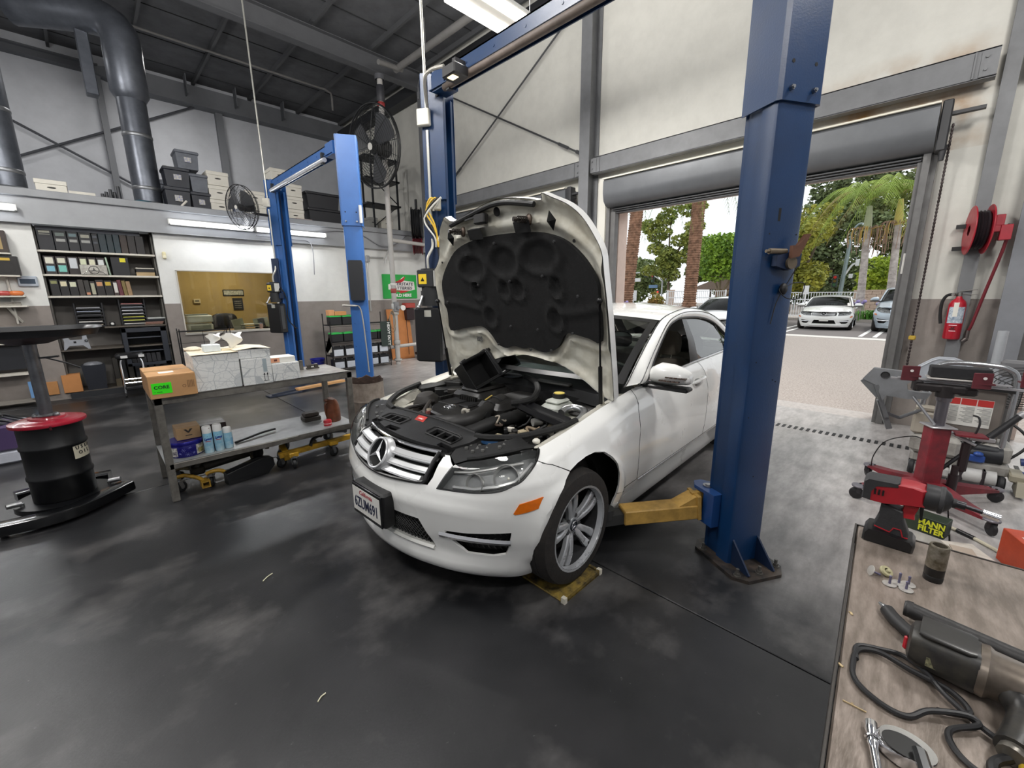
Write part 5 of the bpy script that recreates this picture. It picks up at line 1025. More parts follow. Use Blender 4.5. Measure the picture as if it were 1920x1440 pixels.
# parked cars
def parked(name, label, x, y, rz, paint, sx=(1, 1, 1), grp=None):
    t = thing(name, label, 'car', (x, y, -.03), rz, grp); t.scale = sx
    car_body(t, paint, False, ds=.08); front_details(t, False)
    for u in (.676, 3.445):
        wheel(t, (u, .775*VW+VO, .325), 1, False); wheel(t, (u, -.775*VW+VO, .325), -1, False)
    rows = []
    for k in np.linspace(0, 1, 8):
        s = .445+.62*min(1, k*2.2) if k < .45 else 1.065+(1.99-1.065)*(k-.45)/.55; q = .865+(.95-.865)*min(1, k*2.2)
        a, b = SF(s, q, 0), SF(-s, q, 0); rows.append([a*(1-w)+b*w+np.array((-.24*(1-k)-.12*k, 0, .03+.045*k))*4*w*(1-w) for w in np.linspace(0, 1, 13)])
    m = MB(); m.grid(rows); m.obj('hood', paint, t, smooth=60)
    m = MB(); m.grid([SF(.445, q, -.01) if 0 else r for q, r in ((0, rows[0]), (1, [SF(s, .868, 0) for s in np.linspace(.445, -.445, 13)]))]); m.obj('hood_nose', paint, t, smooth=60)
    m = MB(); m.grid([rows[-1], [np.array(p)+np.array((.12, 0, .03)) for p in rows[-1]]]); m.obj('cowl', TRIMB, t)
    m = MB(); m.bb(-.03, 0, -.18, .12, .38, .50, .005); m.obj('number_plate', M('dedcd6', .5), t)
    for v in (.37, -.43): m = MB(); m.bb(2.75, 2.9, v-.2, v+.2, .5, 1.15, .06); m.obj('front_seat', DKI, t)
    return t
parked('coupe', 'white coupe with star grille parked beyond the open garage door', 21.8, 3.2, radians(4), PAINT, (1.0, 1.05, .98))
parked('suv', 'pale blue-silver SUV half hidden by the right door jamb', 21.9, .68, radians(2), M('b7c3cd', .3, .3, coat=1), (1, 1.08, 1.22))
parked('sedan', 'dark grey sedan parked left of the white coupe, mostly hidden behind the near blue post', 22.6, 6.15, radians(3), M('3a3b3d', .3, .3, coat=1), (1, 1.0, .98))
parked('hatchback', 'white car with dark bonnet reflections parked just outside beyond the bay sedan roof', 13.6, 5.05, radians(0), M('e4e6e8', .3, coat=1), (.95, .98, 1.0))
# fences and walls
WP = M('e9ebee', .45, n=9, na=.04)
def fence(x, y0, y1, h, label, step=.13, z0=.0):
    t = thing('picket_fence', label, 'fence', (x, y0, z0)); L = y1-y0
    m = MB()
    for z in (.18, h*.72, h-.03): m.bb(-.02, .02, 0, L, z-.025, z+.025)
    m.obj('rail', WP, t, smooth=0)
    n = int(L/step); base = None
    for i in range(n+1):
        if base is None: m = MB(); m.bb(-.013, .013, -.013, .013, .08, h-.02); base = m.obj('picket', WP, t, smooth=0); p = base
        else: p = base.copy(); COL.objects.link(p)
        p.location = (0, i*step, 0)
    for y in np.linspace(0, L, max(2, int(L/2.2)+1)): m = MB(); m.bb(-.045, .045, y-.045, y+.045, 0, h+.05); m.obj('fence_post', WP, t, smooth=0)
fence(30.2, 2.9, 6.6, 1.55, 'white metal picket fence behind the white coupe')
fence(30.2, 10.0, 14.0, 1.70, 'white metal picket gate seen over the bay sedan roof')
def blockwall(y0, y1, h, label):
    t = thing('block_wall', label, 'wall', (31.2, y0, 0)); bs = None
    BW = M('c9b3a3', .9, n=14, na=.15, b=.3, bs=50); m = MB(); m.bb(.03, .17, 0, y1-y0, 0, h-.02); m.obj('core', M('a89686', .9), t, smooth=0)
    r = 0; z = .05
    while z < h-.1:
        y = -.2*(r % 2)
        while y < y1-y0-.05:
            a, b = max(0, y), min(y1-y0, y+.39)
            if b-a > .3 and bs is not None and abs(b-a-.39) < .01: o = bs.copy(); COL.objects.link(o); o.location = (0, a, z)
            else:
                m = MB(); m.bb(0, .2, .005, b-a-.005, .005, .185, .006); o = m.obj('block', BW, t, smooth=0); o.location = (0, a, z)
                if bs is None and abs(b-a-.39) < .01: bs = o
            y += .4
        z += .19; r += 1
    m = MB(); m.bb(-.02, .22, -.02, y1-y0+.02, h-.03, h+.04); m.obj('cap', BW, t, smooth=0)
blockwall(-.4, 3.4, 1.60, 'pinkish block wall behind the slim palms at right'); blockwall(6.9, 9.9, 1.50, 'pinkish block wall between the two white fences')
blockwall(14.0, 14.5, 1.75, 'pinkish block pier at the left end of the white gate')
# trees
def leaves(m, c, r, n, sz, rng, flat=.6):
    V = []; F = []
    for i in range(n):
        while True:
            p = np.array([rng.uniform(-1, 1) for _ in range(3)]); d = np.linalg.norm(p)
            if .35 < d < 1: break
        p = p/d*(d**.5)*np.array(r)+c; a = _n(np.array([rng.gauss(0, 1), rng.gauss(0, 1), rng.gauss(0, .6)])); b = _n(np.cross(a, [rng.gauss(0, 1), rng.gauss(0, 1), rng.gauss(0, 1)])); s = sz*rng.uniform(.6, 1.3)
        k = len(V); V += [p-a*s, p+b*s*flat, p+a*s, p-b*s*flat]; F.append((k, k+1, k+2, k+3))
    m.add(V, F)
def leafmat(a, b): 
    t = M(a, .7, n=1.1, na=.5, n2=b); return t
def tree(name, label, x, y, h, trunk, blobs, ca, cb, sz=.3, n=700, seed=1, tr=.18, tc='6f6152', grp='trees across the street'):
    rng = random.Random(seed); t = thing(name, label, 'tree', (x, y, 0), group=grp); m = MB()
    for P in trunk: m.tube(cat_rom(P, 4), [tr*(1-.75*i/(4*(len(P)-1))) for i in range(4*(len(P)-1)+1)], 8)
    m.obj('trunk', M(tc, .85, n=6, na=.3, b=.3, bs=20), t)
    m = MB()
    for c, r in blobs: leaves(m, np.array(c), r, int(n*(r[0]*r[2])**.7/2), sz, rng)
    m.obj('foliage', leafmat(ca, cb), t, smooth=0); return t
def fan(rng, n, R, z0, z1, r0): return [((rng.uniform(-R, R), rng.uniform(-R, R), rng.uniform(z0, z1)), (r0*rng.uniform(.6, 1.1),)*2+(r0*rng.uniform(.45, .8),)) for _ in range(n)]
rg = random.Random(11)
tree('pine_tree', 'tall airy yellow-green tree between the two thick palm trunks', 50, 23.2, 11, [[(0, 0, 0), (.1, 0, 4), (.2, .3, 8), (0, 0, 11.5)], [(.1, 0, 4.5), (0, 1.2, 6.5), (0, 2, 8)], [(.1, 0, 5), (0, -1.3, 7), (0, -2.2, 8.2)]], [((0, rg.uniform(-2.9, 2.9), z), (1.3, 1.1, .7)) for z in np.linspace(3.6, 12.5, 26)], '9aa04a', '5e7038', .2, 620, 2)
tree('pine_tree', 'grey-green tree low behind the mast arm signals', 60, 30, 8, [[(0, 0, 0), (.2, .3, 3), (0, 0, 6)], [(0, 0, 2), (0, 1.5, 4), (0, 2.5, 5)]], fan(rg, 16, 3.6, 2.2, 6.5, 1.9), '84925a', '5c6e42', .25, 500, 3)
tree('pine_tree', 'dark green hedge-like tree at the far left of the opening', 62, 38, 6, [[(0, 0, 0), (0, 0, 4)]], fan(rg, 14, 4.5, 1.2, 5, 1.8), '76864c', '54653a', .25, 450, 4)
tree('round_tree', 'rounded bright green tree with forked pale branches beside the near post', 42, 14.4, 7, [[(0, 0, 0), (0, .2, 1.6), (.1, 1.0, 3.4), (0, 1.8, 5)], [(0, .1, 1.2), (0, -.9, 2.9), (0, -1.6, 4.6)], [(0, .1, 1.4), (0, .1, 3.6), (0, 0, 5.5)], [(0, .0, 1.0), (0, -1.3, 2.2), (0, -2.4, 3.8)]], fan(rg, 16, 2.1, 3.2, 6.2, 1.5), '8fb032', '4d7030', .15, 900, 5, .16, '9a8c78')
tree('pine_tree', 'broad mid-green tree behind the second palm trunk', 55, 20, 9, [[(0, 0, 0), (0, 0, 6)]], fan(rg, 18, 2.6, 2, 7.5, 1.7), '7f8f42', '526534', .22, 560, 6)
tree('yellow_tree', 'yellow-green feathery tree left of the street lamp', 40, 8.4, 8, [[(0, 0, 0), (0, .2, 2), (0, 1, 4.5), (0, 1.6, 6.5)], [(0, .1, 1.5), (0, -1, 4), (0, -1.6, 6)], [(0, .1, 2), (0, 0, 6)]], fan(rg, 22, 1.9, 1.8, 7.6, 1.35), 'a8a63c', '727a35', .15, 900, 7)
tree('pine_tree', 'tall dark pine filling the gap behind the street lamp', 56, 8.0, 14, [[(0, 0, 0), (0, .3, 6), (0, 0, 13)], [(0, 0, 3), (0, 2, 6)]], [((rg.uniform(-1, 1), rg.uniform(-3.6, 3.2), z), (1.8, 1.7, 1.1)) for z in np.linspace(1.5, 13.5, 34)], '7f8c5e', '5b6b49', .22, 520, 8, .3, '5a5048')
tree('pine_tree', 'dark green tree behind the right slim palm', 58, 2.6, 12, [[(0, 0, 0), (0, .3, 6), (0, 0, 11)]], [((rg.uniform(-1, 1), rg.uniform(-3, 3), z), (1.8, 1.7, 1.2)) for z in np.linspace(1.5, 12, 28)], '868d58', '646c46', .22, 500, 9, .3, '5a5048')
tree('bush_tree', 'small bright lime tree between the slim palm trunks', 38, 3.1, 3.4, [[(0, 0, 0), (0, 0, 1.5)]], fan(rg, 10, .85, 1.6, 3.3, .85), 'a5b72f', '6f8a2c', .13, 900, 10, .1)
tree('pine_tree', 'green tree at the right edge behind the door jamb', 45, .2, 8, [[(0, 0, 0), (0, 0, 5)]], fan(rg, 16, 2.0, 2, 7, 1.5), '7a8a3c', '4f6330', .2, 500, 12)
for i, (x, y, h, lb) in enumerate(((66, 14, 5, 'low dark hedge line behind the round green tree'), (64, 48, 6, 'hedge of trees beyond the second doorway'), (60, 62, 7, 'tall hedge of trees far beyond the second doorway'), (68, -6, 8, 'row of trees far right outside'))):
    tree('hedge_tree', lb, x, y, h, [[(0, 0, 0), (0, 0, 2)]], [((rg.uniform(-1, 1), rg.uniform(-6, 6), rg.uniform(.8, h)), (2, 2, 1.4)) for _ in range(22)], '6f8050', '52633f', .3, 320, 20+i)
# thick-trunked palms
def frond(m, base, az, L, droop, rng, w=.55, nl=16, up=.9):
    d = np.array((cos(az), sin(az), 0)); s = np.array((-sin(az), cos(az), 0)); P = []
    for k in range(nl+1):
        t = k/nl; P.append(np.array(base)+d*L*(t*.95)+np.array((0, 0, up*L*.45*sin(pi*min(t*.8+.08, 1))-droop*L*t*t)))
    m.tube(P, [.03*(1-.8*i/nl) for i in range(nl+1)], 4)
    for k in range(1, nl):
        t = k/nl; tg = _n(P[k+1]-P[k-1]); l = w*L*.45*(sin(pi*min(1, t*.9+.1))**.7)
        for e in (-1, 1):
            for j in (0, .5):
                b = P[k]*(1-j)+P[k+1]*j; tip = b+s*e*l*.75+tg*l*.55+np.array((0, 0, -l*.55-.1*rng.random())); m.add([b-tg*.022*L*.3, b+tg*.022*L*.3, tip], [(0, 1, 2)])
def palm(label, x, y, h, r0, r1, lean, crown, seed):
    rng = random.Random(seed); t = thing('palm_tree', label, 'palm tree', (x, y, 0), group='palm trees'); return t, rng
for i, (x, y, h, ln) in enumerate(((22.5, 13.0, 7.6, -.55), (25, 10.25, 7.5, -.12))):
    t, rng = palm(['thick rough palm trunk nearest the left door jamb', 'thick rough palm trunk between the airy tree and the round tree'][i], x, y, h, .3, .3, 0, 0, 40+i)
    m = MB(); pr = []; n = 58
    for k in range(n):
        z = h*k/n; r = (.37 if z < 1 else .33)+.06*max(0, (z-6.8)); pr += [(r, z), (r+.035, z+h/n*.55), (r-.01, z+h/n*.9)]
    R = []
    for r, z in pr: R.append([(r*(1+.05*sin(9*q+z*14))*cos(q), r*(1+.05*sin(9*q+z*14))*sin(q)+ln*z/7, z) for q in np.linspace(0, 2*pi, 18, endpoint=False)])
    m.rings(R); m.obj('trunk', M('a9826a', .9, n=5, na=.35, n2='6b5140', b=.4, bs=30), t, smooth=20)
    m = MB(); m.ball((0, ln*h/7, h+.2), (.55, .55, .55), 14, 8); m.obj('crown_boss', M('8a6a4c', .9, n=9, na=.4), t)
    for k in range(18):
        m = MB(); frond(m, (0, ln*h/7, h+.5), k*2.4, 3.2, .25+.5*(k % 3), rng); m.obj('frond', leafmat('7f9a3c', '56702c'), t, smooth=0)
    m = MB(); frond(m, (0, ln*h/7+.2, h+.3), -2.6 if i else 2.4, 2.8, 1.25, rng, .4); m.obj('frond', leafmat('7f9a3c', '56702c'), t, smooth=0)
for i, (x, y, zt, ln) in enumerate(((28.9, 2.78, 4.6, .22), (28.9, 1.62, 4.75, .22))):
    t, rng = palm(['slim pale palm with arching fronds standing right of the white coupe', 'slim pale palm leaning by the right door jamb behind the SUV'][i], x, y, zt, .2, .1, 0, 0, 50+i)
    m = MB(); R = []; n = 26
    for k in range(n+1):
        z = zt*k/n; r = .19-.05*k/n+.06*max(0, 1-z)
        for dz, dr in ((0, 0), (.02, .006), (.04, 0)): R.append([((r+dr)*cos(q), (r+dr)*sin(q)+ln*z/4.6, z+dz) for q in np.linspace(0, 2*pi, 14, endpoint=False)])
    m.rings(R); m.obj('trunk', M('c9c0ba', .8, n=3, na=.25, n2='958b86', b=.2, bs=30), t, smooth=30)
    Y = ln*zt/4.6; m = MB(); m.tube([(0, Y, zt), (0, Y+.03, zt+.4), (0, Y+.06, zt+1.2)], [.16, .17, .10], 14); m.obj('crownshaft', M('a9b08c' if i == 0 else 'c2b05a', .5, n=4, na=.15), t)
    for k in range(46):
        a = rng.random()*6.28; m = MB(); b = np.array((.12*cos(a), Y+.12*sin(a), zt+.05)); l = rng.uniform(.5, 1.9); o = .25+.45*rng.random()
        m.tube(cat_rom([b, b+(cos(a)*o*.8, sin(a)*o*.8, .12), b+(cos(a)*o, sin(a)*o, -.25*l), b+(cos(a)*o*.85, sin(a)*o*.85, -.75*l)], 4), .014, 4); m.obj('flower_strand', M('c8a95a' if l < 1.1 else '9c8270', .8), t, smooth=0)
    for k in range(11):
        m = MB(); az = [3.0, 1.75, 2.2, 1.45, .2, -1.2, 4.4, 5.2, 1.1, 2.7, 3.9][k]; frond(m, (0, Y+.05, zt+1.25), az, [2.9, 3.2, 2.6, 3.0, 2.6, 2.9, 2.8, 2.5, 2.4, 2.6, 2.7][k], [.35, .55, 1.0, .8, .3, .6, .35, .1, .05, .15, .9][k], rng, .62, 20); m.obj('frond', leafmat('9cb24a', '6f8a35') if k % 4 != 3 else leafmat('b0a060', '8a7a48'), t, smooth=0)
# planting at the kerb
def strappy(x, y, r, label, flowers):
    rng = random.Random(int(x*10+y)); t = thing('lily_clump', label, 'plant', (x, y, .08), group='planting along the kerb'); m = MB()
    for k in range(170):
        a = rng.random()*6.28; b = np.array((rng.gauss(0, r*.45), rng.gauss(0, r*.7), 0)); l = rng.uniform(.35, .7); d = np.array((cos(a), sin(a), 0)); s = np.array((-sin(a), cos(a), 0))*.02
        P = [b, b+d*l*.3+(0, 0, l*.75), b+d*l*.75+(0, 0, l*.6)]; m.add([P[0]-s, P[0]+s, P[1]+s, P[1]-s, P[2]], [(0, 1, 2, 3), (3, 2, 4)])
    m.obj('blade', leafmat('5f9a35', '3f7026'), t, smooth=0)
    for k in range(flowers):
        p = (rng.gauss(0, r*.5), rng.gauss(0, r*.8), rng.uniform(.75, 1.05)); m = MB(); m.cyl((p[0], p[1], .1), p, .008, n=4); m.obj('stem', M('6f8a45', .8), t, smooth=0); m = MB(); m.ball(p, .09, 8, 5); m.obj('flower_head', M('b3a4d6', .8, n=30, na=.3, n2='8f7fc0'), t)
strappy(28.9, 2.55, .55, 'green strappy lily clump in front of the slim palm', 5); strappy(29, 1.7, .5, 'lily clump with violet heads beside the SUV', 6); strappy(20.4, 11.9, .6, 'violet agapanthus clump at the foot of the left thick palm', 14)
tree('orange_shrub', 'rounded shrub with orange tips left of the white gate', 27, 13.3, 1.8, [[(0, 0, 0), (0, 0, .8)]], fan(rg, 8, .4, .5, 1.5, .5), '8d8a38', 'b4774a', .07, 1500, 30, .05, grp='planting along the kerb')
# street furniture
SGN = M('93a3a6', .45, .3, n=6, na=.1); 
t = thing('street_lamp', 'tall grey-green street lamp pole behind the white coupe', 'street lamp', (44, 5.75, 0))
m = MB(); m.cyl((0, 0, 0), (0, -.22, 5.6), .17, .12, 12); m.obj('pole', SGN, t); m = MB(); m.tube(cat_rom([(0, -.22, 5.6), (0, -.3, 6.3), (0, -.6, 6.75), (0, -1.0, 6.7)], 5), .07, 8); m.obj('arm', SGN, t); m = MB(); m.bb(-.12, .12, -1.25, -.8, 6.62, 6.74, .03); m.obj('lamp_head', M('c9d0d0', .4), t)
m = MB(); m.tube(cat_rom([(0, -.2, 2.9), (0, -.55, 3.6), (0, -.9, 3.8)], 5), .07, 8); m.bb(-.12, .12, -1.0, -.75, 3.55, 4.05, .03); m.bb(-.1, .1, -.7, -.45, 2.6, 2.95, .02); m.obj('camera_arm', M('e2e6e8', .4), t)
def signal(t, x, y, z, lit):
    m = MB(); m.bb(-.15+x, .15+x, y-.18, y+.18, z, z+1.0, .03); h = m.obj('signal_head', M('3b4644', .5), t)
    for k in range(3): m = MB(); m.cyl((x-.15, y, z+.2+.3*k), (x-.22, y, z+.2+.3*k), .11, n=12); m.obj('signal_lens', M(['3d6b4a', '6b5a2a', 'd23a30'][k], .3, em=1.2 if k == lit else 0), h)
signal(t, -.3, .35, 1.9, -1)
t = thing('traffic_signal', 'traffic signal with mast arm and street sign seen left of the airy tree', 'traffic signal', (52, 24.9, 0))
m = MB(); m.cyl((0, 0, 0), (0, 0, 4.4), .11, .09, 12); m.obj('pole', M('c7cdd0', .4, .3), t); m = MB(); m.tube(cat_rom([(0, 0, 3.0), (0, 1.0, 3.6), (0, 2.4, 4.2), (0, 4.4, 4.1)], 5), .07, 8); m.obj('mast_arm', M('c7cdd0', .4, .3), t)
signal(t, 0, 2.3, 3.6, -1); signal(t, 0, 1.3, 2.9, -1); signal(t, 0, .45, .9, 2)
m = MB(); m.bb(-.03, .03, .6, 1.8, 2.2, 2.6, .02); m.obj('street_sign', M('6d8fb5', .5), t); m = MB(); m.bb(-.03, .03, 3.0, 4.2, 3.05, 3.5, .02); m.obj('street_sign', M('dfe3e6', .5), t)
t = thing('sign_post', 'blank white sign on a post left of the orange shrub', 'sign', (26, 14.4, 0))
m = MB(); m.cyl((0, 0, 0), (0, 0, 1.3), .04, n=8); m.obj('post', WP, t); m = MB(); m.bb(-.02, .02, -.22, .22, 1.05, 1.75, .02); m.obj('board', WP, t)
t = thing('sign_post', 'white notice board rising over the fence behind the coupe', 'sign', (33, 6.05, 0)); m = MB(); m.cyl((0, 0, 0), (0, 0, 1.6), .04, n=8); m.obj('post', WP, t); m = MB(); m.bb(-.02, .02, -.16, .16, 1.4, 1.95, .02); m.obj('board', WP, t)
t = thing('stop_sign', 'red stop-light sign seen past the edge of the near post', 'sign', (45, 9.0, 0)); m = MB(); m.cyl((0, 0, 0), (0, 0, 2.4), .05, n=8); m.obj('post', SGN, t); m = MB(); m.cyl((-.03, 0, 2.3), (-.06, 0, 2.3), .3, n=8); m.obj('face', M('d2413f', .5), t)
t = thing('bungalow', 'low tan house with tiled roof under the round green tree', 'house', (52, 15.2, 0)); m = MB(); m.bb(0, 4, -3, 3.2, 0, 2.0); m.obj('wall', M('a5784c', .9, n=5, na=.15), t, smooth=0); m = MB(); m.prism([(-3.8, 1.9), (0, 3.4), (3.9, 1.9)], (-.5, .1, 0), (0, 1, 0), (0, 0, 1), -5); m.obj('roof', M('8b7b70', .9, n=8, na=.2), t, smooth=0)
t = thing('hillside_house', 'white house high up behind the left thick palm', 'house', (66, 40.5, 4.6)); m = MB(); m.bb(0, 4, -3.4, 2.5, 0, 1.3); m.obj('wall', M('c9d0d6', .9), t, smooth=0); m = MB(); m.bb(-.6, 4, -3.8, 2.9, 1.3, 1.55); m.obj('roof', M('6b7a8c', .9), t, smooth=0); m = MB(); m.bb(-.02, .05, -2.6, .5, .4, 1.0); m.obj('window', M('4d7ea8', .2), t, smooth=0); m = MB(); m.bb(.2, 3.6, -3, 2.2, -4.6, 0); m.obj('plinth', leafmat('6f8050', '52633f'), t, smooth=0)
# ---------------------------------------------------------------- steel bench with boxes
BST = M('77746e', .5, .35, n=8, na=.3, n2='55524d', b=.06); CARD = M('b58a5c', .75, n=6, na=.1, b=.04); CARD2 = M('c08a55', .75, n=6, na=.12)
def boxmat():
    t = bpy.data.materials.new('printed_carton'); t.use_nodes = True; N = t.node_tree.nodes; L = t.node_tree.links; p = N['Principled BSDF']; p.inputs['Roughness'].default_value = .6
    tc = N.new('ShaderNodeTexCoord'); cs = []
    for sc, th in ((9, .022), (17, .03)):
        v = N.new('ShaderNodeTexVoronoi'); v.feature = 'DISTANCE_TO_EDGE'; v.inputs['Scale'].default_value = sc; v.inputs['Randomness'].default_value = .65
        mp = N.new('ShaderNodeMapping'); mp.inputs['Scale'].default_value = (1, 1, 1.4); L.new(tc.outputs['Object'], mp.inputs[0]); L.new(mp.outputs[0], v.inputs['Vector'])
        m = N.new('ShaderNodeMath'); m.operation = 'LESS_THAN'; L.new(v.outputs[0], m.inputs[0]); m.inputs[1].default_value = th; cs.append(m.outputs[0])
    v = N.new('ShaderNodeTexVoronoi'); v.inputs['Scale'].default_value = 9; v.inputs['Randomness'].default_value = .65; L.new(tc.outputs['Object'], v.inputs['Vector']); sx = N.new('ShaderNodeSeparateColor'); L.new(v.outputs['Color'], sx.inputs[0]); m = N.new('ShaderNodeMath'); m.operation = 'GREATER_THAN'; L.new(sx.outputs[0], m.inputs[0]); m.inputs[1].default_value = .72; cs.append(m.outputs[0])
    c = None; base = lin('dbdcda'); prev = None
    for f, col in zip((cs[2], cs[1], cs[0]), ('c3c6c7', 'c9cbcb', 'b3b7b9')):
        x = N.new('ShaderNodeMix'); x.data_type = 'RGBA'; L.new(f, x.inputs[0]); x.inputs[7].default_value = lin(col)
        if prev is None: x.inputs[6].default_value = base
        else: L.new(prev, x.inputs[6])
        prev = x.outputs[2]
    L.new(prev, p.inputs['Base Color']); return t
PRINTED = boxmat()
bn = thing('steel_bench', 'bare steel bench with lower shelf, carrying a row of cartons', 'bench', (.24, 3.97, 0))
m = MB(); m.bb(0, 1.5, 0, .68, .825, .832); m.obj('table_top', M('8d8a85', .4, .4, n=5, na=.25, n2='6a6661'), bn)
m = MB(); m.bb(0, 1.5, 0, .05, .775, .832, .003); m.bb(0, 1.5, .63, .68, .775, .832, .003); m.bb(0, .05, 0, .68, .775, .83, .003); m.bb(1.45, 1.5, 0, .68, .775, .83, .003); m.obj('top_frame', BST, bn)
for x in (0, 1.45):
    for y in (0, .63): m = MB(); m.bb(x, x+.05, y, y+.05, 0, .80, .004); m.obj('leg', BST, bn)
m = MB(); m.bb(.0, 1.5, .02, .66, .300, .306); m.obj('shelf', M('9fa1a1', .45, .3, n=6, na=.2), bn)
m = MB(); m.bb(.02, 1.48, .0, .03, .262, .306, .003); m.bb(.02, 1.48, .65, .68, .262, .306, .003); m.bb(.95, 1.46, -.005, .0, .285, .312); m.obj('shelf_edge', BST, bn)
m = MB(); m.bb(1.18, 1.21, .45, .48, .832, .93, .002); m.obj('upright_bar', BST, bn)
m = MB(); m.bb(1.24, 1.36, .44, .48, .832, .845); m.bb(1.25, 1.28, .44, .48, .845, .875); m.bb(1.32, 1.35, .44, .48, .845, .88); m.cyl((1.26, .46, .87), (1.34, .46, .87), .01, n=8); m.obj('clevis_bracket', M('4a4641', .5, .5), bn)
def carton(name, label, x0, x1, y0, y1, z0, z1, mat, lid=True, grp=None, flap=0, rz=0):
    t = thing(name, label, 'box', ((x0+x1)/2, (y0+y1)/2, z0), rz, grp); w, d, h = (x1-x0)/2, (y1-y0)/2, z1-z0
    m = MB(); m.bb(-w, w, -d, d, 0, h-.003 if lid else h, .003); m.obj('carton', mat, t)
    if lid:
        m = MB(); m.bb(-w+.001, w-.001, -d+.001, -.0015, h-.003, h); m.obj('flap', mat, t); m = MB(); m.bb(-w+.001, w-.001, .0015, d-.001, h-.003, h); m.obj('flap', mat, t)
    return t, w, d, h
t, w, d, h = carton('cardboard_box', 'brown cardboard box with a bright green core sticker at the bench end', .225, .505, 3.93, 4.50, .832, 1.0, CARD)
m = MB(); m.bb(-w-.0005, w+.0005, -.028, .028, h, h+.0006); m.obj('tape', M('b08a5c', .25), t)
m = MB(); m.bb(-.06, .03, -.16, -.08, h, h+.0008); m.obj('address_label', M('e6e2da', .5), t)
m = MB(); m.bb(-w+.015, -.01, -d-.0012, -d, .035, .115); lb = m.obj('core_label', M('39e414', .45), t); text('CORE', .034, M('111812', .5), (-w+.072, -d-.0014, .082), (1, 0, 0), (0, 0, 1), t, world=False, bold=.0008); text('•  core', .016, M('111812', .5), (-w+.05, -d-.0014, .05), (1, 0, 0), (0, 0, 1), t, world=False)
m = MB()
for k in range(5): m.bb(.085+.009*k, .09+.009*k, -d-.0008, -d, .06, .115)
m.lathe([(.008, 0), (.012, 0)], (.065, -d-.0006, .075), (0, -1, 0), 12); o = m.obj('carton_print', M('7f5d3c', .6), t); o['kind'] = 'stuff'
t, w, d, h = carton('parts_carton', 'largest grey-printed white carton, beside the brown box on the bench', .51, .815, 3.98, 4.36, .832, 1.115, PRINTED)
m = MB(); m.grid([[(-w-.01, -d-.01, h+.004), (w, -d-.012, h+.006)], [(-w, d, h+.03), (w, d, h+.012)]]); m.grid([[(-w-.01, -d-.01, h+.006), (w, -d-.012, h+.008)], [(-w, d, h+.032), (w, d, h+.014)]][::-1]); m.obj('open_flap', M('d9cfb9', .7), t)
tb = thing('tissue_box', 'small tissue box on the largest white carton', 'tissue box', (.66, 4.1, 1.13)); m = MB(); m.bb(-.055, .055, -.05, .05, 0, .055, .003); m.obj('carton', M('dfe6e8', .6, n=30, na=.1), tb)
def tissue(p, par, s=1):
    m = MB(); rng = random.Random(int(p[0]*999)); R = []
    for k in range(6):
        z = k*.014*s; r = (.008+.008*k)*s; R.append([(r*(1+.35*sin(3*q+k))*cos(q)+.005*k, .5*r*sin(q), z+.02*s*sin(2*q)*(k/5)) for q in np.linspace(0, 2*pi, 12, endpoint=False)])
    m.rings(R); o = m.obj('tissue', M('f0eee9', .8), par); o.location = p; return o
tissue((.01, 0, .055), tb)
tp = thing('tissue_wad', 'crumpled white paper lying right of the tissue box', 'paper', (.775, 4.12, 1.128)); m = MB(); m.bb(-.05, .03, -.04, .04, 0, .012, .003); m.obj('carton_lid', M('d8c9a8', .7), tp); tissue((.03, 0, .01), tp, 1.5)
ct = thing('crumpled_cloth', 'pale crumpled cloth on the rear left corner of the largest carton', 'cloth', (.555, 4.22, 1.13)); m = MB(); m.ball((0, 0, .016), (.06, .06, .022), 12, 6); m.obj('cloth', M('d9cdb8', .9, n=30, na=.2, b=.6, bs=40), ct)
t, w, d, h = carton('parts_carton', 'white carton with up arrows, lower of two stacked cartons', .825, 1.045, 3.97, 4.27, .832, 1.055, PRINTED)
m = MB(); m.bb(.045, .075, -d-.0006, -d, .10, .21); m.obj('grey_panel', M('9aa6ab', .6), t)
m = MB()
for x in (.048, .072): m.bb(x-.002, x+.002, -d-.0012, -d, .03, .085); m.prism([(-.008, 0), (.008, 0), (0, .02)], (x, -d-.0012, .075), (1, 0, 0), (0, 0, 1), .0006)
m.bb(.038, .082, -d-.0012, -d, .022, .026); m.obj('up_arrows', M('1c1d1e', .5), t)
t, w, d, h = carton('parts_carton', 'white carton with lifted lid, upper of two stacked cartons', .815, 1.05, 3.98, 4.26, 1.057, 1.13, PRINTED, lid=False)
m = MB(); m.grid([[(-w-.02, -d, h), (0, -d-.01, h+.016), (w+.01, -d-.01, h)], [(-w-.04, d, h+.012), (0, d, h+.02), (w, d, h+.006)]]); m.obj('open_flap', M('dcd2bd', .7), t)
t, w, d, h = carton('parts_carton', 'small white carton at the right of the carton row', 1.055, 1.275, 3.99, 4.24, .832, .985, PRINTED)
t, w, d, h = carton('parts_carton', 'slim carton with orange end lying on the small white carton', 1.06, 1.26, 4.03, 4.20, .987, 1.035, M('d9d7d0', .6, n=8, na=.05), lid=False)
m = MB(); m.bb(-w-.001, -w+.07, -d-.001, d+.001, .004, h-.004); m.obj('orange_end', M('d99a78', .6), t); m = MB(); m.bb(-w+.025, -w+.05, -d-.0016, -d-.001, .015, .032); m.obj('red_square', M('5c2a20', .6), t)
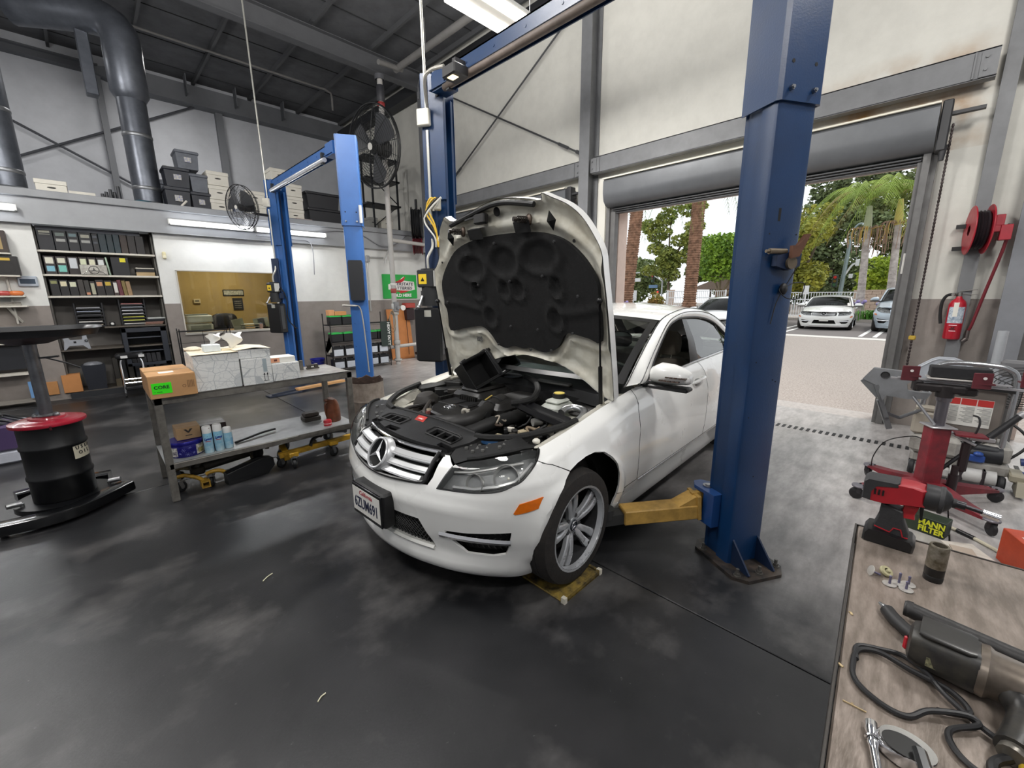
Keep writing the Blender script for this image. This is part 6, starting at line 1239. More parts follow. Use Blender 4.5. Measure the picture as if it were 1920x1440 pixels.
# things on the lower shelf
t = thing('cookie_tin', 'round blue tin with snowflakes on the bench shelf', 'tin', (.40, 4.18, .306)); m = MB(); m.lathe([(.0, 0), (.115, 0), (.118, .004), (.118, .10), (.115, .104)], n=36); m.obj('tin_body', M('221f7c', .25, .3, n=30, na=.2), t)
m = MB(); m.lathe([(.12, .095), (.122, .10), (.122, .12), (.118, .126), (0, .128)], n=36); m.obj('tin_lid', M('25238a', .25, .4), t)
def curved(m, r, a0, a1, z0, z1, n=8): m.grid([[(r*cos(a), r*sin(a), z) for a in np.linspace(a0, a1, n)] for z in (z0, z1)])
m = MB(); curved(m, .1188, -1.12, -.45, .010, .088); pic = m.obj('picture', M('e9e2cf', .4, n=45, na=.5, n2='3d4152'), t); m = MB(); curved(m, .1192, -1.0, -.55, .02, .055); m.obj('picture_print', M('cfc074', .4, n=60, na=.6, n2='50503a'), t)
m = MB(); curved(m, .1188, -2.7, -2.2, .012, .085); m.obj('picture', M('dcd9d2', .4, n=40, na=.5, n2='3a3050'), t)
m = MB()
for a, z, r in ((-1.85, .06, .016), (-1.5, .075, .013), (-1.65, .025, .017), (-1.3, .03, .010), (-2.05, .035, .010)):
    for k in range(3):
        b = pi*k/3; c_ = np.array((.119*cos(a), .119*sin(a), z)); e = np.array((-sin(a), cos(a), 0)); m.bar(c_-r*(e*cos(b)+np.array((0, 0, sin(b)))), c_+r*(e*cos(b)+np.array((0, 0, sin(b)))), .0025, .001)
m.obj('snowflake', M('8f93d6', .5), t)
t, w, d, h = carton('cardboard_box', 'small brown carton with a V mark sitting on the blue tin', .345, .505, 4.13, 4.30, .435, .535, M('a98a66', .75, n=8, na=.15))
m = MB()
for s in (-1, 1): m.prism([(s*.030, .03), (s*.012, .03), (0, .012), (0, -.002), (s*.004, -.002)], (0, -d-.001, .055), (1, 0, 0), (0, 0, 1), .0008)
m.bb(-.022, .022, -d-.0012, -d, .03, .036); m.obj('v_mark', M('2a2420', .6), t)
t, w, d, h = carton('dark_carton', 'dark brown glossy carton behind the spray cans', .50, .70, 4.22, 4.42, .306, .50, M('2c2320', .35, n=10, na=.3))
for i, (x, y, s, c, lb) in enumerate(((.535, 4.07, 1, 'd9ecf3', 'blue and white disinfectant spray can nearest the tin'), (.607, 4.075, 1, 'd9ecf3', 'blue and white disinfectant spray can, middle of three'), (.675, 4.09, .8, 'cfe6ef', 'shorter blue and white spray can, rightmost of three'))):
    t = thing('spray_can', lb, 'spray can', (x, y, .306), group='spray cans on the bench shelf'); H_ = .165*s
    m = MB(); m.lathe([(0, 0), (.030, 0), (.033, .005), (.033, H_), (.028, H_+.012)], n=24); m.obj('can', M('8cc4de', .3, .2, n=9, na=.3, n2='d6ecf3'), t)
    m = MB(); m.lathe([(.0315, H_+.002), (.0325, H_+.008), (.031, H_+.052*s), (.027, H_+.06*s), (0, H_+.06*s)], n=24); m.obj('cap', M('eeeeec', .4), t)
    if s == 1:
        text('Lysol', .024, M('1f3f8f', .4), (-.005+.0, -.0335, H_*.74), (1, .0, 0), (0, 0, 1), t, world=False, bold=.0012, shear=.25); m = MB(); m.bb(-.022, .012, -.0338, -.0325, H_*.60, H_*.63); m.obj('stripe', M('b5303c', .5), t)
    else: m = MB(); curved(m, .0335, -1.2, -.3, .03, .09); m.obj('label_patch', M('7fb4d8', .4), t)
    m = MB(); m.cyl((.01, -.005, H_+.05), (.014, -.033, H_+.045), .003, n=6); m.obj('nozzle', M('6a4a35', .5), t) if i == 0 else None
t = thing('rubber_strip', 'curved black rubber strip on the bench shelf', 'rubber strip', (.95, 4.2, .31)); m = MB(); P = cat_rom([(-.22, -.05, 0), (-.1, -.01, .008), (.02, .05, .012), (.14, .08, .012)], 5); m.rings([[p+np.array(q) for q in ((-.0, -.012, 0), (0, .012, 0), (0, .012, .012), (0, -.012, .012))] for p in P]); m.obj('strip', RUB, t)
t = thing('leather_bag', 'brown leather-like jug bag at the right end of the bench shelf', 'bag', (1.62, 4.22, .306))
m = MB(); m.rings([[(a*cos(q)+b, .07*sin(q), z) for q in np.linspace(0, 2*pi, 18, endpoint=False)] for z, a, b in ((0, .062, .0), (.01, .07, 0), (.10, .068, 0), (.17, .058, .0), (.215, .045, -.005), (.235, .025, -.01))]); m.obj('body', M('7a4a33', .35, n=9, na=.35, n2='56301f', b=.1, bs=40), t)
m = MB(); m.tube(cat_rom([(-.05, 0, .2), (-.075, 0, .17), (-.07, 0, .08), (-.055, 0, .03)], 5), .010, 8); m.cyl((-.05, 0, .22), (-.075, 0, .225), .015, n=8); m.obj('handle', M('6a3f2b', .4), t)
t = thing('black_case', 'flat dark case behind the brown bag on the bench shelf', 'case', (1.47, 4.40, .306)); m = MB(); m.bb(-.09, .07, -.06, .07, 0, .045, .006); m.obj('base', M('2d2925', .6), t); m = MB(); m.bb(-.08, .06, -.05, .06, .045, .085, .01); m.obj('lid', M('3a342f', .6, n=12, na=.3), t)
t = thing('red_can', 'small red tin in front of the brown bag', 'tin', (1.51, 4.10, .306)); m = MB(); m.lathe([(0, 0), (.036, 0), (.038, .004), (.038, .045), (.034, .055), (.02, .06), (0, .06)], n=18); m.obj('tin_body', M('c9343f', .35, n=30, na=.2), t); m = MB(); m.lathe([(.0385, .02), (.0385, .025)], n=18); m.obj('stripe', M('eadfd8', .5), t)
# yellow transmission jacks under the bench
JY = M('c79a2e', .45, n=9, na=.3, n2='8a6d2c', b=.06); JD = M('5d5236', .55, n=9, na=.35, n2='34302a'); JB = M('161616', .5)
def caster(t, x, y, rz=0, r=.045):
    m = MB(); d = np.array((cos(rz), sin(rz), 0)); n_ = np.array((-sin(rz), cos(rz), 0)); c = np.array((x, y, r)); m.lathe([(.0, -.016), (r*.8, -.016), (r, -.01), (r, .01), (r*.8, .016), (0, .016)], c, n_, 20); w = m.obj('caster_wheel', M('17181a', .6, n=20, na=.2), t)
    m = MB(); m.lathe([(0, .0165), (r*.35, .0165), (r*.35, .02), (0, .02)], c, n_, 12); m.lathe([(0, -.0165), (r*.35, -.0165), (r*.35, -.02), (0, -.02)], c, n_, 12); m.obj('wheel_hub', GALV, w)
    m = MB()
    for s in (-1, 1): m.bar(c+n_*.022*s, c+n_*.022*s-d*.015+(0, 0, r+.012), .03, .003, up=tuple(n_))
    m.bar(c-d*.03+(0, 0, r+.014)-d*.0, c+d*.02+(0, 0, r+.014), .055, .006); m.cyl(c-d*.012+(0, 0, r+.014), c-d*.012+(0, 0, r+.03), .016, n=12); m.obj('caster_fork', GALV, t)
t = thing('wheel_dolly', 'olive-yellow wheel dolly jack under the left end of the bench', 'dolly', (.32, 4.16, 0))
for x, y, a in ((.0, .0, .5), (.20, -.06, 1.2), (.02, .28, .3), (.60, .32, 1.0)): caster(t, x, y, a, .042)
m = MB(); m.cyl((.14, .10, .13), (.62, .20, .14), .038, n=16); m.obj('roller', M('4a4741', .5, .3), t); m = MB(); m.cyl((.12, .30, .14), (.66, .36, .15), .014, n=10); m.obj('rod', STL, t)
for k, pts in enumerate((((-.02, .02, .12), (.04, .01, .125), (.12, -.04, .09), (.15, -.09, .06)), ((.17, -.04, .11), (.22, -.05, .125), (.28, -.05, .11), (.31, -.05, .07)), ((-.02, .12, .15), (.03, .12, .16), (.10, .10, .14)), ((.10, .32, .17), (.18, .31, .18), (.24, .30, .15)))): m = MB(); m.tube(cat_rom(pts, 4), .016, 10); m.obj('frame_tube', JY if k < 2 else JD, t)
m = MB()
for s in ((.125, -.135), (.175, -.135)): m.bar((s[0], -.03, .055), (s[0], -.13, .05), .008, .05)
m.bb(.12, .18, -.13, -.03, .025, .033); m.bb(.12, .18, -.13, -.03, .072, .08); m.obj('socket_tube', JY, t)
m = MB(); m.bb(.08, .18, .04, .12, .09, .16, .01); m.bar((.10, .08, .14), (.13, .09, .23), .03, .05); m.bar((.12, .06, .15), (.16, .05, .21), .02, .03); m.obj('ratchet', M('35322c', .5, .4), t)
m = MB(); m.tube(cat_rom([(.55, .10, .10), (.56, .16, .2), (.62, .2, .215), (.66, .2, .19)], 4), .02, 8); m.bb(.62, .74, .14, .26, .16, .24, .012); m.bb(.72, .85, .2, .3, .14, .22, .01); m.bar((.62, .18, .28), (.70, .16, .27), .04, .012); m.bar((.68, .15, .15), (.70, .15, .27), .06, .03); m.obj('saddle', JD, t)
m = MB(); m.lathe([(0, -.02), (.05, -.02), (.06, -.012), (.06, .012), (.05, .02), (0, .02)], (.60, .12, .13), (.7, -.7, 0), 20); m.obj('idle_wheel', RUB, t)
t = thing('knee_pad', 'black vinyl-covered pad leaning on the jacks under the bench', 'pad', (.80, 4.08, 0), radians(8)); m = MB(); P = [(-.19, 0), (.13, 0), (.19, .06), (.18, .13), (.09, .155), (-.19, .10)]
m.rings([[(p[0]*s, y, p[1]*s+.002*(1-s)*20) for p in P] for s, y in ((.94, -.055), (1, -.045), (1, .045), (.94, .055))]); m.obj('pad', M('1a1b1d', .4, n=30, na=.2, b=.1, bs=80), t, smooth=30)
m = MB(); m.tube([(-.19, -.046, .1), (.09, -.046, .152), (.18, -.046, .128)], .004, 6); m.obj('piping', M('111', .5) if 0 else BLK, t)
t = thing('wheel_dolly', 'bright yellow wheel dolly jack under the right end of the bench', 'dolly', (1.04, 4.06, 0))
for x, y, a in ((.02, .04, .4), (.10, -.06, 1.3), (.48, -.02, .3), (.62, .50, .4), (.20, .50, .8)): caster(t, x, y, a, .046)
m = MB(); m.bar((.0, .02, .125), (.78, .08, .125), .045, .045); m.bar((.06, -.02, .10), (.06, .14, .16), .05, .06); m.bar((.05, .42, .17), (.62, .55, .19), .045, .045); m.bar((.30, .03, .135), (.56, .05, .135), .03, .03); m.obj('side_rail', JY, t)
m = MB(); m.bb(.06, .14, -.08, -.02, .11, .15, .004); m.obj('caster_mount', JY, t); m = MB(); m.bb(.44, .52, -.05, .02, .115, .155, .004); m.obj('caster_mount', JY, t); m = MB(); m.bb(.60, .74, .46, .60, .17, .25, .006); m.bb(.64, .70, .5, .56, .24, .30, .006); m.obj('caster_mount', JY, t)
m = MB(); m.cyl((.02, .10, .12), (.09, .03, .11), .035, n=16); m.cyl((.58, .36, .16), (.76, .30, .14), .038, n=16); m.obj('roller', GALV, t)
m = MB(); m.tube(cat_rom([(.12, .42, .22), (.3, .43, .25), (.48, .46, .28), (.56, .5, .27)], 5), .014, 8); m.bar((.10, .40, .22), (.24, .42, .235), .05, .012); m.tube(cat_rom([(.28, .02, .14), (.32, .06, .19), (.42, .10, .205), (.6, .14, .2), (.76, .16, .19)], 5), .016, 8); m.bar((.52, .48, .30), (.48, .46, .22), .03, .02); m.obj('pedal_arm', JB, t)
m = MB(); m.bb(.40, .47, .42, .48, .17, .24, .01); m.bb(.30, .36, .06, .10, .13, .18, .01); m.ball((.42, .12, .19), .02, 8, 6); m.obj('linkage', M('6d6455', .5, .4), t)
# scrap bin behind the bench
t = thing('scrap_bin', 'grey metal scrap drum with torn rusty rim at the second lift post', 'drum', (2.36, 4.97, 0)); t.scale = (.93, .93, 1.12)
m = MB(); pr = [(.0, .01), (.215, .0), (.22, .01), (.22, .22), (.228, .24), (.22, .26), (.22, .45)]; m.lathe(pr, n=32); m.obj('drum_body', M('8d8379', .6, .2, n=9, na=.3, n2='6e6259'), t)
m = MB(); R = [[(.22*cos(q), .22*sin(q), .449) for q in np.linspace(0, 2*pi, 40, endpoint=False)], [(.222*cos(q), .222*sin(q), .47+.012*sin(7*q)+.008*sin(13*q)) for q in np.linspace(0, 2*pi, 40, endpoint=False)], [(.212*cos(q), .212*sin(q), .465+.012*sin(7*q)) for q in np.linspace(0, 2*pi, 40, endpoint=False)], [(.21*cos(q), .21*sin(q), .02) for q in np.linspace(0, 2*pi, 40, endpoint=False)]]; m.rings(R, True, False, False); m.obj('torn_rim', M('3a2a22', .8, n=20, na=.4), t)
m = MB(); m.bb(2.2, 2.9, 7.1, 7.25, .0, .03); 
t = thing('lift_arm_end', 'pale wooden plank lying on a blue scissor base behind the bench', 'plank', (2.35, 7.4, 0)); m = MB(); m.bar((-.1, -.1, .05), (.75, .05, .05), .11, .035); m.obj('plank', M('c99a66', .7, n=6, na=.15), t); m = MB(); m.bar((-.55, -.15, .015), (-.05, -.1, .015), .16, .02); m.bar((-.5, -.2, .04), (-.1, -.06, .04), .02, .02); m.obj('base', M('2b3242', .5), t)
# waste-oil drum with drain pan
t = thing('oil_drum', 'black drum with a red lid on a black dolly, with a drain pan on top', 'drum', (-.33, 4.52, 0))
DB = M('101113', .35, n=9, na=.3, b=.04, bs=50)
for P in (((-.32, -.33), (-.12, -.36), (.04, -.33), (.20, -.20), (.34, -.06)), ((-.28, .28), (0, .34), (.25, .30))):
    m = MB(); P = cat_rom([(a, b, 0) for a, b in P], 5); R = []
    for i, p in enumerate(P):
        d = _n(P[min(i+1, len(P)-1)]-P[max(i-1, 0)]); n_ = np.array((-d[1], d[0], 0)); R.append([p+n_*a+np.array((0, 0, z)) for a, z in ((-.06, .03), (.06, .03), (.065, .045), (.06, .095), (.05, .10), (-.05, .10), (-.06, .095), (-.065, .045))])
    m.rings(R); m.obj('dolly_arm', M('0f1012', .2, coat=.5), t)
m = MB(); m.cyl((0, 0, .05), (0, 0, .09), .27, n=32); m.obj('dolly_deck', M('0f1012', .3), t)
for x, y in ((-.3, -.30), (.30, -.08), (-.25, .27), (.22, .3), (0, -.2), (.0, .2)):
    m = MB(); m.lathe([(0, -.013), (.022, -.013), (.03, -.006), (.03, .006), (.022, .013), (0, .013)], (x, y, .03), (.6, .8, 0), 14); m.obj('caster_wheel', RUB, t)
for x, y, dx in ((-.22, -.06, -1), (.24, .0, 1)): m = MB(); m.cyl((x, y, .115), (x+.07*dx, y-.02, .12), .018, n=10); m.cyl((x, y, .09), (x, y, .115), .012, n=8); m.obj('caster_bolt', STL, t)
m = MB(); pr = [(0, .09), (.165, .09), (.172, .10)]
for z in (.27, .50): pr += [(.172, z-.02), (.180, z-.008), (.180, z+.008), (.172, z+.02)]
pr += [(.172, .66), (.176, .68), (.172, .69)]; m.lathe(pr, n=40); m.obj('drum_body', DB, t)
m = MB(); m.lathe([(.176, .655), (.200, .662), (.203, .672), (.200, .685), (.165, .692), (.155, .698), (.10, .700), (.095, .712), (.04, .714), (0, .714)], n=40); m.obj('lid', M('a81830', .3, coat=.4, n=9, na=.2), t)
for k in range(3): a = 2.2*k+.4; m = MB(); m.bar((.198*cos(a), .198*sin(a), .645), (.198*cos(a), .198*sin(a), .672), .02, .012); m.obj('lid_clamp', M('4c1a22', .4, .4), t)
m = MB(); m.lathe([(.05, .712), (.055, .72), (.035, .732), (.030, .74)], n=20); m.ball((.05, -.03, .72), .02, 8, 5); m.ball((-.06, .01, .72), .018, 8, 5); m.obj('bung', GALV, t)
m = MB(); m.cyl((0, 0, .72), (0, 0, 1.245), .036, n=20); m.obj('pole', M('74767a', .35, .8, n=12, na=.3), t)
m = MB(); m.cyl((-.03, .03, 1.12), (-.03, .16, 1.13), .012, n=8); m.bar((.03, 0, 1.14), (.13, -.02, 1.145), .03, .012); m.tube([(.06, 0, 1.14), (.15, .12, 1.08), (.22, .22, 1.02)], .006, 6); m.obj('pole_clamp', M('4a4b4d', .4, .6), t)
m = MB(); R = []
for z, s in ((1.245, .10), (1.27, .16), (1.285, .80), (1.305, .97), (1.345, 1.0), (1.352, 1.02), (1.348, .99), (1.315, .95)): R.append([(-.28+.66*s*math.copysign(abs(cos(q))**.4, cos(q)), .02+.38*s*math.copysign(abs(sin(q))**.45, sin(q)), z) for q in np.linspace(0, 2*pi, 40, endpoint=False)] if s > .3 else [(s*cos(q), s*sin(q), z) for q in np.linspace(0, 2*pi, 40, endpoint=False)])
m.rings(R); m.obj('drain_pan', M('17181b', .4, n=20, na=.2), t)
m = MB(); m.bb(-.1, .36, -.3, -.05, 1.316, 1.32); m.bb(.352, .375, -.20, -.12, 1.30, 1.345); m.obj('pan_label', M('b9a58a', .5), t) if 0 else None
ang = -.62
m = MB(); m.grid([[(.1735*cos(a), .1735*sin(a), z) for a in np.linspace(ang-.36, ang+.5, 12)] for z in (.385, .50)]); m.obj('drum_label', M('cfc9b4', .55), t)
for s, z in (('USED', .465), ('OIL', .425)):
    for k, ch in enumerate(s):
        a = ang-.20+.20*k+(.1 if s == 'OIL' else 0); text(ch, .036, M('1b1b1b', .5), (.1742*cos(a), .1742*sin(a), z), (-sin(a), cos(a), 0), (0, 0, 1), t, world=False, bold=.001)
t = thing('parts_tub', 'clear and purple plastic tub of cables at the left edge, with paper tag', 'tub', (-.95, 6.3, 0))
m = MB(); m.bb(-.35, .28, -.2, .2, 0, .13, .02); m.obj('tub_base', M('b9bcc6', .3, n=8, na=.2), t); m = MB(); m.bb(-.36, .29, -.21, .21, .13, .38, .02); m.obj('tub_wall', M('4a3a5f', .4), t)
for k in range(8): m = MB(); rng = random.Random(k); m.tube(cat_rom([(-.3+.05*k, rng.uniform(-.15, .15), .38), (-.15+.05*k, rng.uniform(-.15, .1), .47), (.05+.03*k, rng.uniform(-.2, .0), .44), (.2+.03*k, rng.uniform(-.15, .1), .36)], 5), .012, 6); m.obj('cable', M(['23252a', '8f9298', '3a3c42', '1b1c1f'][k % 4], .45), t)
m = MB(); m.bb(.02, .16, -.215, -.213, .24, .42); m.obj('paper_tag', M('d9cfae', .7), t)
# ---------------------------------------------------------------- niche shelving with binders
SHW = M('d3cec2', .6, n=9, na=.08); 
sh = thing('shelf_unit', 'built-in shelf unit of white boards in the dark niche', 'shelf', (-.39, 9.62, 0))
for z in (2.27, 1.918, 1.595): m = MB(); m.bb(0, 1.35, -.08, .36, z-.03, z, .003); m.obj('shelf_board', SHW, sh)
m = MB(); m.bb(0.03, 1.2, -.04, .02, 2.56, 2.62); m.obj('valance', M('6d6f75', .6), sh)
for x in (0, 1.35-.02): m = MB(); m.bb(x, x+.02, .0, .38, 0, 2.6); m.obj('side_panel', M('6a6762', .7), sh)
m = MB(); m.bb(0, 1.35, -.10, .38, .74, .765); m.bb(0.05, .62, -.14, .35, .07, .10); m.bb(.55, 1.33, -.05, .36, 1.075, 1.10); m.obj('lower_board', M('5c554d', .6, n=8, na=.2), sh)
m = MB(); m.bb(.0, .62, -.16, -.12, 0, .09); m.obj('kick_board', M('232529', .5), sh)
def book(name, label, x, z, w, h, col, grp, tilt=0, lab_=None, d=.26, y=9.58, kind='binder'):
    t = thing(name, label, kind, (x, y, z), 0, grp); t.rotation_euler = (0, tilt, 0)
    m = MB(); m.bb(0, w, 0, d, 0, h, .004); m.obj('cover', M(col, .5, n=20, na=.2), t)
    if lab_:
        for i, (c, a, b) in enumerate(lab_): m = MB(); m.bb(w*.15, w*.85, -.0015, 0, h*a, h*b); m.obj('spine_label', M(c, .6, n=60, na=.12), t)
    return t
R1, R2, R3 = 'binders on the top shelf', 'binders on the middle shelf', 'binders on the lower shelf'
x = -.36
for i, (w, c, l, nm) in enumerate(((.17, '1b1c22', [('a9a899', .86, .96), ('8a8a80', .76, .82)], 'wide black box file at the left end of the top shelf'), (.145, '17181d', [('7f8a84', .74, .9), ('9a9a96', .46, .6)], 'black binder with grey label, second on the top shelf'), (.125, '17181d', [('7d9296', .74, .9), ('9a9a96', .46, .6)], 'black binder with bluish label, third on the top shelf'), (.145, '17181d', [('b5b3a4', .72, .88), ('9a9a96', .46, .6)], 'black binder with cream label, fourth on the top shelf'), (.075, '15161a', [('5a5e66', .75, .87), ('4a4e55', .45, .55)], 'slim black binder with grey label, fifth on the top shelf'), (.09, '1c2c33', None, 'dark teal binder, first of three on the top shelf'), (.08, '1a2a30', None, 'dark teal binder, second of three on the top shelf'), (.08, '1d2f36', None, 'dark teal binder, third of three on the top shelf'), (.09, '33261f', None, 'dark brown binder on the top shelf'), (.10, '221d1c', None, 'black-brown binder on the top shelf near its end'), (.11, '1c1819', None, 'black binder at the right end of the top shelf'))):
    book('binder', nm, x, 2.27, w-.006, .29, c, R1, 0, l); x += w
x = -.35
for i, (w, l, nm) in enumerate(((.125, [('d9d6c6', .58, .92), ('7fb3c4', .16, .46)], 'dark binder with cream and light blue label, first on the middle shelf'), (.125, [('d5d4bf', .62, .9), ('79c0b4', .14, .5)], 'dark binder with cream and turquoise label, second on the middle shelf'), (.125, [('c9ccd0', .35, .92)], 'dark binder with tall pale label, third on the middle shelf'), (.10, [('cfd3b5', .5, .9)], 'dark binder with pale green label behind the silver emblem plate'), (.10, [('d5d2b8', .5, .88)], 'dark binder with yellowish label behind the silver emblem plate'), (.10, [('d4d6d4', .3, .88)], 'dark binder with white label right of the silver emblem plate'))):
    book('binder', nm, x, 1.918, w-.006, .27, '2a2222', R2, 0, l); x += w
book('folder', 'pale green thin folder standing on the middle shelf', .345, 1.918, .022, .28, 'a9bfa8', R2, radians(-4), kind='folder')
book('binder', 'wide black binder with a yellow note on the middle shelf', .39, 1.918, .215, .29, '15151a', R2, 0, None); 
nt = thing('sticky_note', 'yellow sticky note on the wide black binder', 'note', (.50, 9.577, 2.13)); m = MB(); m.bb(0, .07, 0, .002, 0, .065); m.obj('paper', M('d9cf2e', .6), nt)
for k, (c, h, lb) in enumerate((('b39a72', .06, 'tan ledger lying at the right end of the middle shelf'), ('1c1a1c', .05, 'black binder lying on the tan ledger'), ('d4cec0', .02, 'cream booklet lying on the stacked binder'))):
    t = thing('ledger', lb, 'book', (.80, 9.6, 1.918+(0, .061, .112)[k]), .05*(k-1), 'books lying on the middle shelf'); m = MB(); m.bb(-.12, .12, -.03, .22, 0, h, .004); m.obj('cover', M(c, .6, n=15, na=.15), t)
x = -.34
for i, (w, c, l, nm) in enumerate(((.10, '1c1a1c', [('8a8c5c', .72, .9)], 'dark binder with olive label, first on the lower shelf'), (.10, '1c1a1c', [('d8cfae', .6, .9)], 'dark binder with cream label, second on the lower shelf'), (.10, '1c1a1c', [('d5d6ba', .6, .9)], 'dark binder with pale label, third on the lower shelf'), (.07, '3b3633', None, 'grey-brown binder, fourth on the lower shelf'), (.065, '35322f', [('c98a6a', .06, .22)], 'grey-brown binder with orange low label on the lower shelf'), (.065, '231f20', [('a9a790', .1, .85)], 'dark binder with narrow pale strip on the lower shelf'), (.10, '241f1f', [('c9936d', .6, .85)], 'dark binder with orange-brown label on the lower shelf'), (.10, '221e1e', [('c6a93e', .66, .9)], 'dark binder with yellow diamond label on the lower shelf'), (.065, '3a2c2a', [('d6d3cc', .2, .9)], 'brown binder with white strip on the lower shelf'), (.055, '5f2430', None, 'burgundy book on the lower shelf'), (.05, '7c6a3d', None, 'olive-gold book on the lower shelf'), (.06, '9a7d5c', None, 'tan book leaning at the end of the lower shelf'))):
    book('binder', nm, x, 1.595, w-.005, .25-.01*(i % 3), c, R3, radians(-3.5 if i > 8 else -1), l); x += w
t = thing('emblem_plate', 'silver foil plate with a black ring emblem on the middle shelf', 'plate', (.02, 9.53, 1.92)); m = MB(); m.bb(0, .31, 0, .012, 0, .15, .003); m.obj('plate', M('d3cfc4', .2, .8, n=14, na=.4, n2='8f8b84'), t)
m = MB(); m.lathe([(.055, 0), (.062, .003), (.055, .006)], (.155, -.001, .072), (0, -1, 0), 26); m.obj('ring', BLK, t); m = MB(); star(m, (.155, -.003, .072), .05, (0, 0, 1), (0, -1, 0), .003, False); m.obj('emblem', M('2b2b2d', .3), t)
m = MB()
for a, b in (((.02, .0), (.13, .06)), ((.29, .0), (.18, .06))): m.tube(cat_rom([(a[0], -.002, a[1]), ((a[0]+b[0])/2, -.002, (a[1]+b[1])/2+.02), (b[0], -.002, b[1])], 4), .006, 6); m.obj('highlight_rib', M('efece4', .15, .9), t) if b[0] > .15 else None
# letter trays
def tray(label, x, n, cols):
    t = thing('letter_tray', label, 'letter tray', (x, 9.66, 1.10), group='stacked letter trays')
    for s in (-.16, .16): m = MB(); m.bb(s-.012, s+.012, 0, .28, 0, .055*n+.05, .004); m.obj('side_frame', M('17171b', .4), t)
    for k in range(n):
        m = MB(); m.bb(-.15, .15, 0, .28, .055*k+.012, .055*k+.018); m.bb(-.15, .15, -.004, .004, .055*k, .055*k+.02); m.obj('tray', M('17171b', .4), t)
        if cols[k]: m = MB(); m.bb(-.14, .13, -.01, .24, .055*k+.022, .055*k+.022+.014); m.obj('paper', M(cols[k], .7, n=30, na=.1), t)
tray('black letter tray stack at the left of the niche', .02, 6, ('b7aa98', 'd8d6d0', None, '3a3b3f', '9aa3b5', 'a9aab0')); tray('black letter tray stack with coloured papers in the middle of the niche', .55, 7, ('cfd0c8', 'c9cc62', 'b9bb52', 'd5d6d6', 'c4c6cb', '8f979f', 'c28784'))
t = thing('papers', 'loose papers and black binder piled at the niche right end', 'papers', (.80, 9.62, 1.10))
for k, c in enumerate(('7d6052', '9a7468', '1b1a1d', '2a2a2e', 'c9ccc9')): m = MB(); m.box((.0+.006*k, .1, .012+.024*k), (.24, .24, .02), .06*(k-2), .002); m.obj('sheet_stack', M(c, .7), t)
t = thing('camera_box', 'small black box with a white eye on the cabinet top', 'camera', (.26, 9.6, 1.10)); m = MB(); m.bb(-.035, .035, -.03, .05, 0, .07, .01); m.obj('body', BLK, t); m = MB(); m.lathe([(0, 0), (.022, .0), (.018, .012), (0, .014)], (0, -.03, .04), (0, -1, 0), 16); m.obj('lens', M('dcdcd8', .2), t)
# lower niche: rack cabinet and clutter
DKM = M('1d1f24', .45, n=20, na=.2)
t = thing('rack_cabinet', 'open black equipment cabinet in the lower right of the niche', 'cabinet', (.34, 9.45, .42)); 
for x0, x1, z0, z1 in ((0, .06, 0, .64), (.50, .58, 0, .64), (0, .58, .57, .64), (0, .58, 0, .05)): m = MB(); m.bb(x0, x1, 0, .03, z0, z1, .004); m.obj('frame_bar', M('2a2e36', .45), t)
m = MB(); m.bb(0, .58, .4, .43, 0, .64); m.bb(.02, .04, .03, .4, 0, .64); m.bb(.54, .56, .03, .4, 0, .64); m.bb(.02, .56, .03, .4, .61, .64); m.obj('shell', DKM, t); m = MB(); m.bb(.06, .5, .03, .3, .47, .485); m.bb(.06, .5, .03, .3, .24, .25); m.obj('cross_shelf', M('4c5058', .4), t)
for k in range(6): m = MB(); m.bb(.07+.065*k, .125+.065*k, .08, .3, .05, .05+.15); m.obj('cartridge', M('26262a', .5), t)
t = thing('folded_stand', 'grey plastic wheel-stand frame on the niche board', 'stand', (-.20, 9.55, .765)); 
m = MB(); m.prism([(-.13, 0), (-.08, .06), (.07, .06), (.12, 0), (.15, .0), (.13, .16), (.12, .33), (.10, .33), (.07, .15), (-.06, .15), (-.12, .28), (-.15, .28), (-.13, .12), (-.15, 0)], (0, 0, 0), (1, 0, 0), (0, 0, 1), .04); m.obj('frame', M('9c9fa5', .5, n=9, na=.15), t, smooth=0); m = MB(); m.lathe([(.012, 0), (.02, .004), (.02, .01), (.012, .012)], (.115, -.042, .13), (0, -1, 0), 14); m.bb(-.03, .0, -.045, -.04, .10, .13); m.obj('knob', BLK, t)
for i, (x0, x1, z0, z1, c, lb) in enumerate(((-.45, -.24, .10, .38, 'c2854f', 'orange-brown carton on the low niche board'), (-.64, -.50, .10, .30, 'b88350', 'small orange-brown carton behind the drain pole'))):
    carton('cardboard_box', lb, x0, x1, 9.46, 9.66, z0, z1, M(c, .75, n=6, na=.1), lid=True)
t = thing('waste_bucket', 'dark blue plastic bin on the low niche board', 'bin', (-.07, 9.6, .10)); m = MB(); m.rings([[(sx*w, sy*d, z) for sx, sy in ((-1, -1), (1, -1), (1, 1), (-1, 1))] for z, w, d in ((0, .11, .1), (.40, .14, .13))], True, True, False); m.obj('bin_wall', M('23262e', .45), t, smooth=0); m = MB(); m.ball((0, 0, .40), (.12, .11, .05), 12, 6); m.obj('bag', M('84868c', .3, n=20, na=.4), t)
t = thing('battery_bank', 'row of dark tall cells in the lower niche', 'batteries', (.16, 9.62, .10))
for k in range(7): m = MB(); m.bb(.09*k, .09*k+.07, 0, .2, 0, .48-.02*(k % 2), .006); m.obj('cell', M('1f2024' if k % 2 else '2a2723', .5), t)
for k in range(7): m = MB(); m.bb(.09*k, .09*k+.07, -.02, .18, 0, .12); m.obj('tan_base', M('4f4634', .6), t)
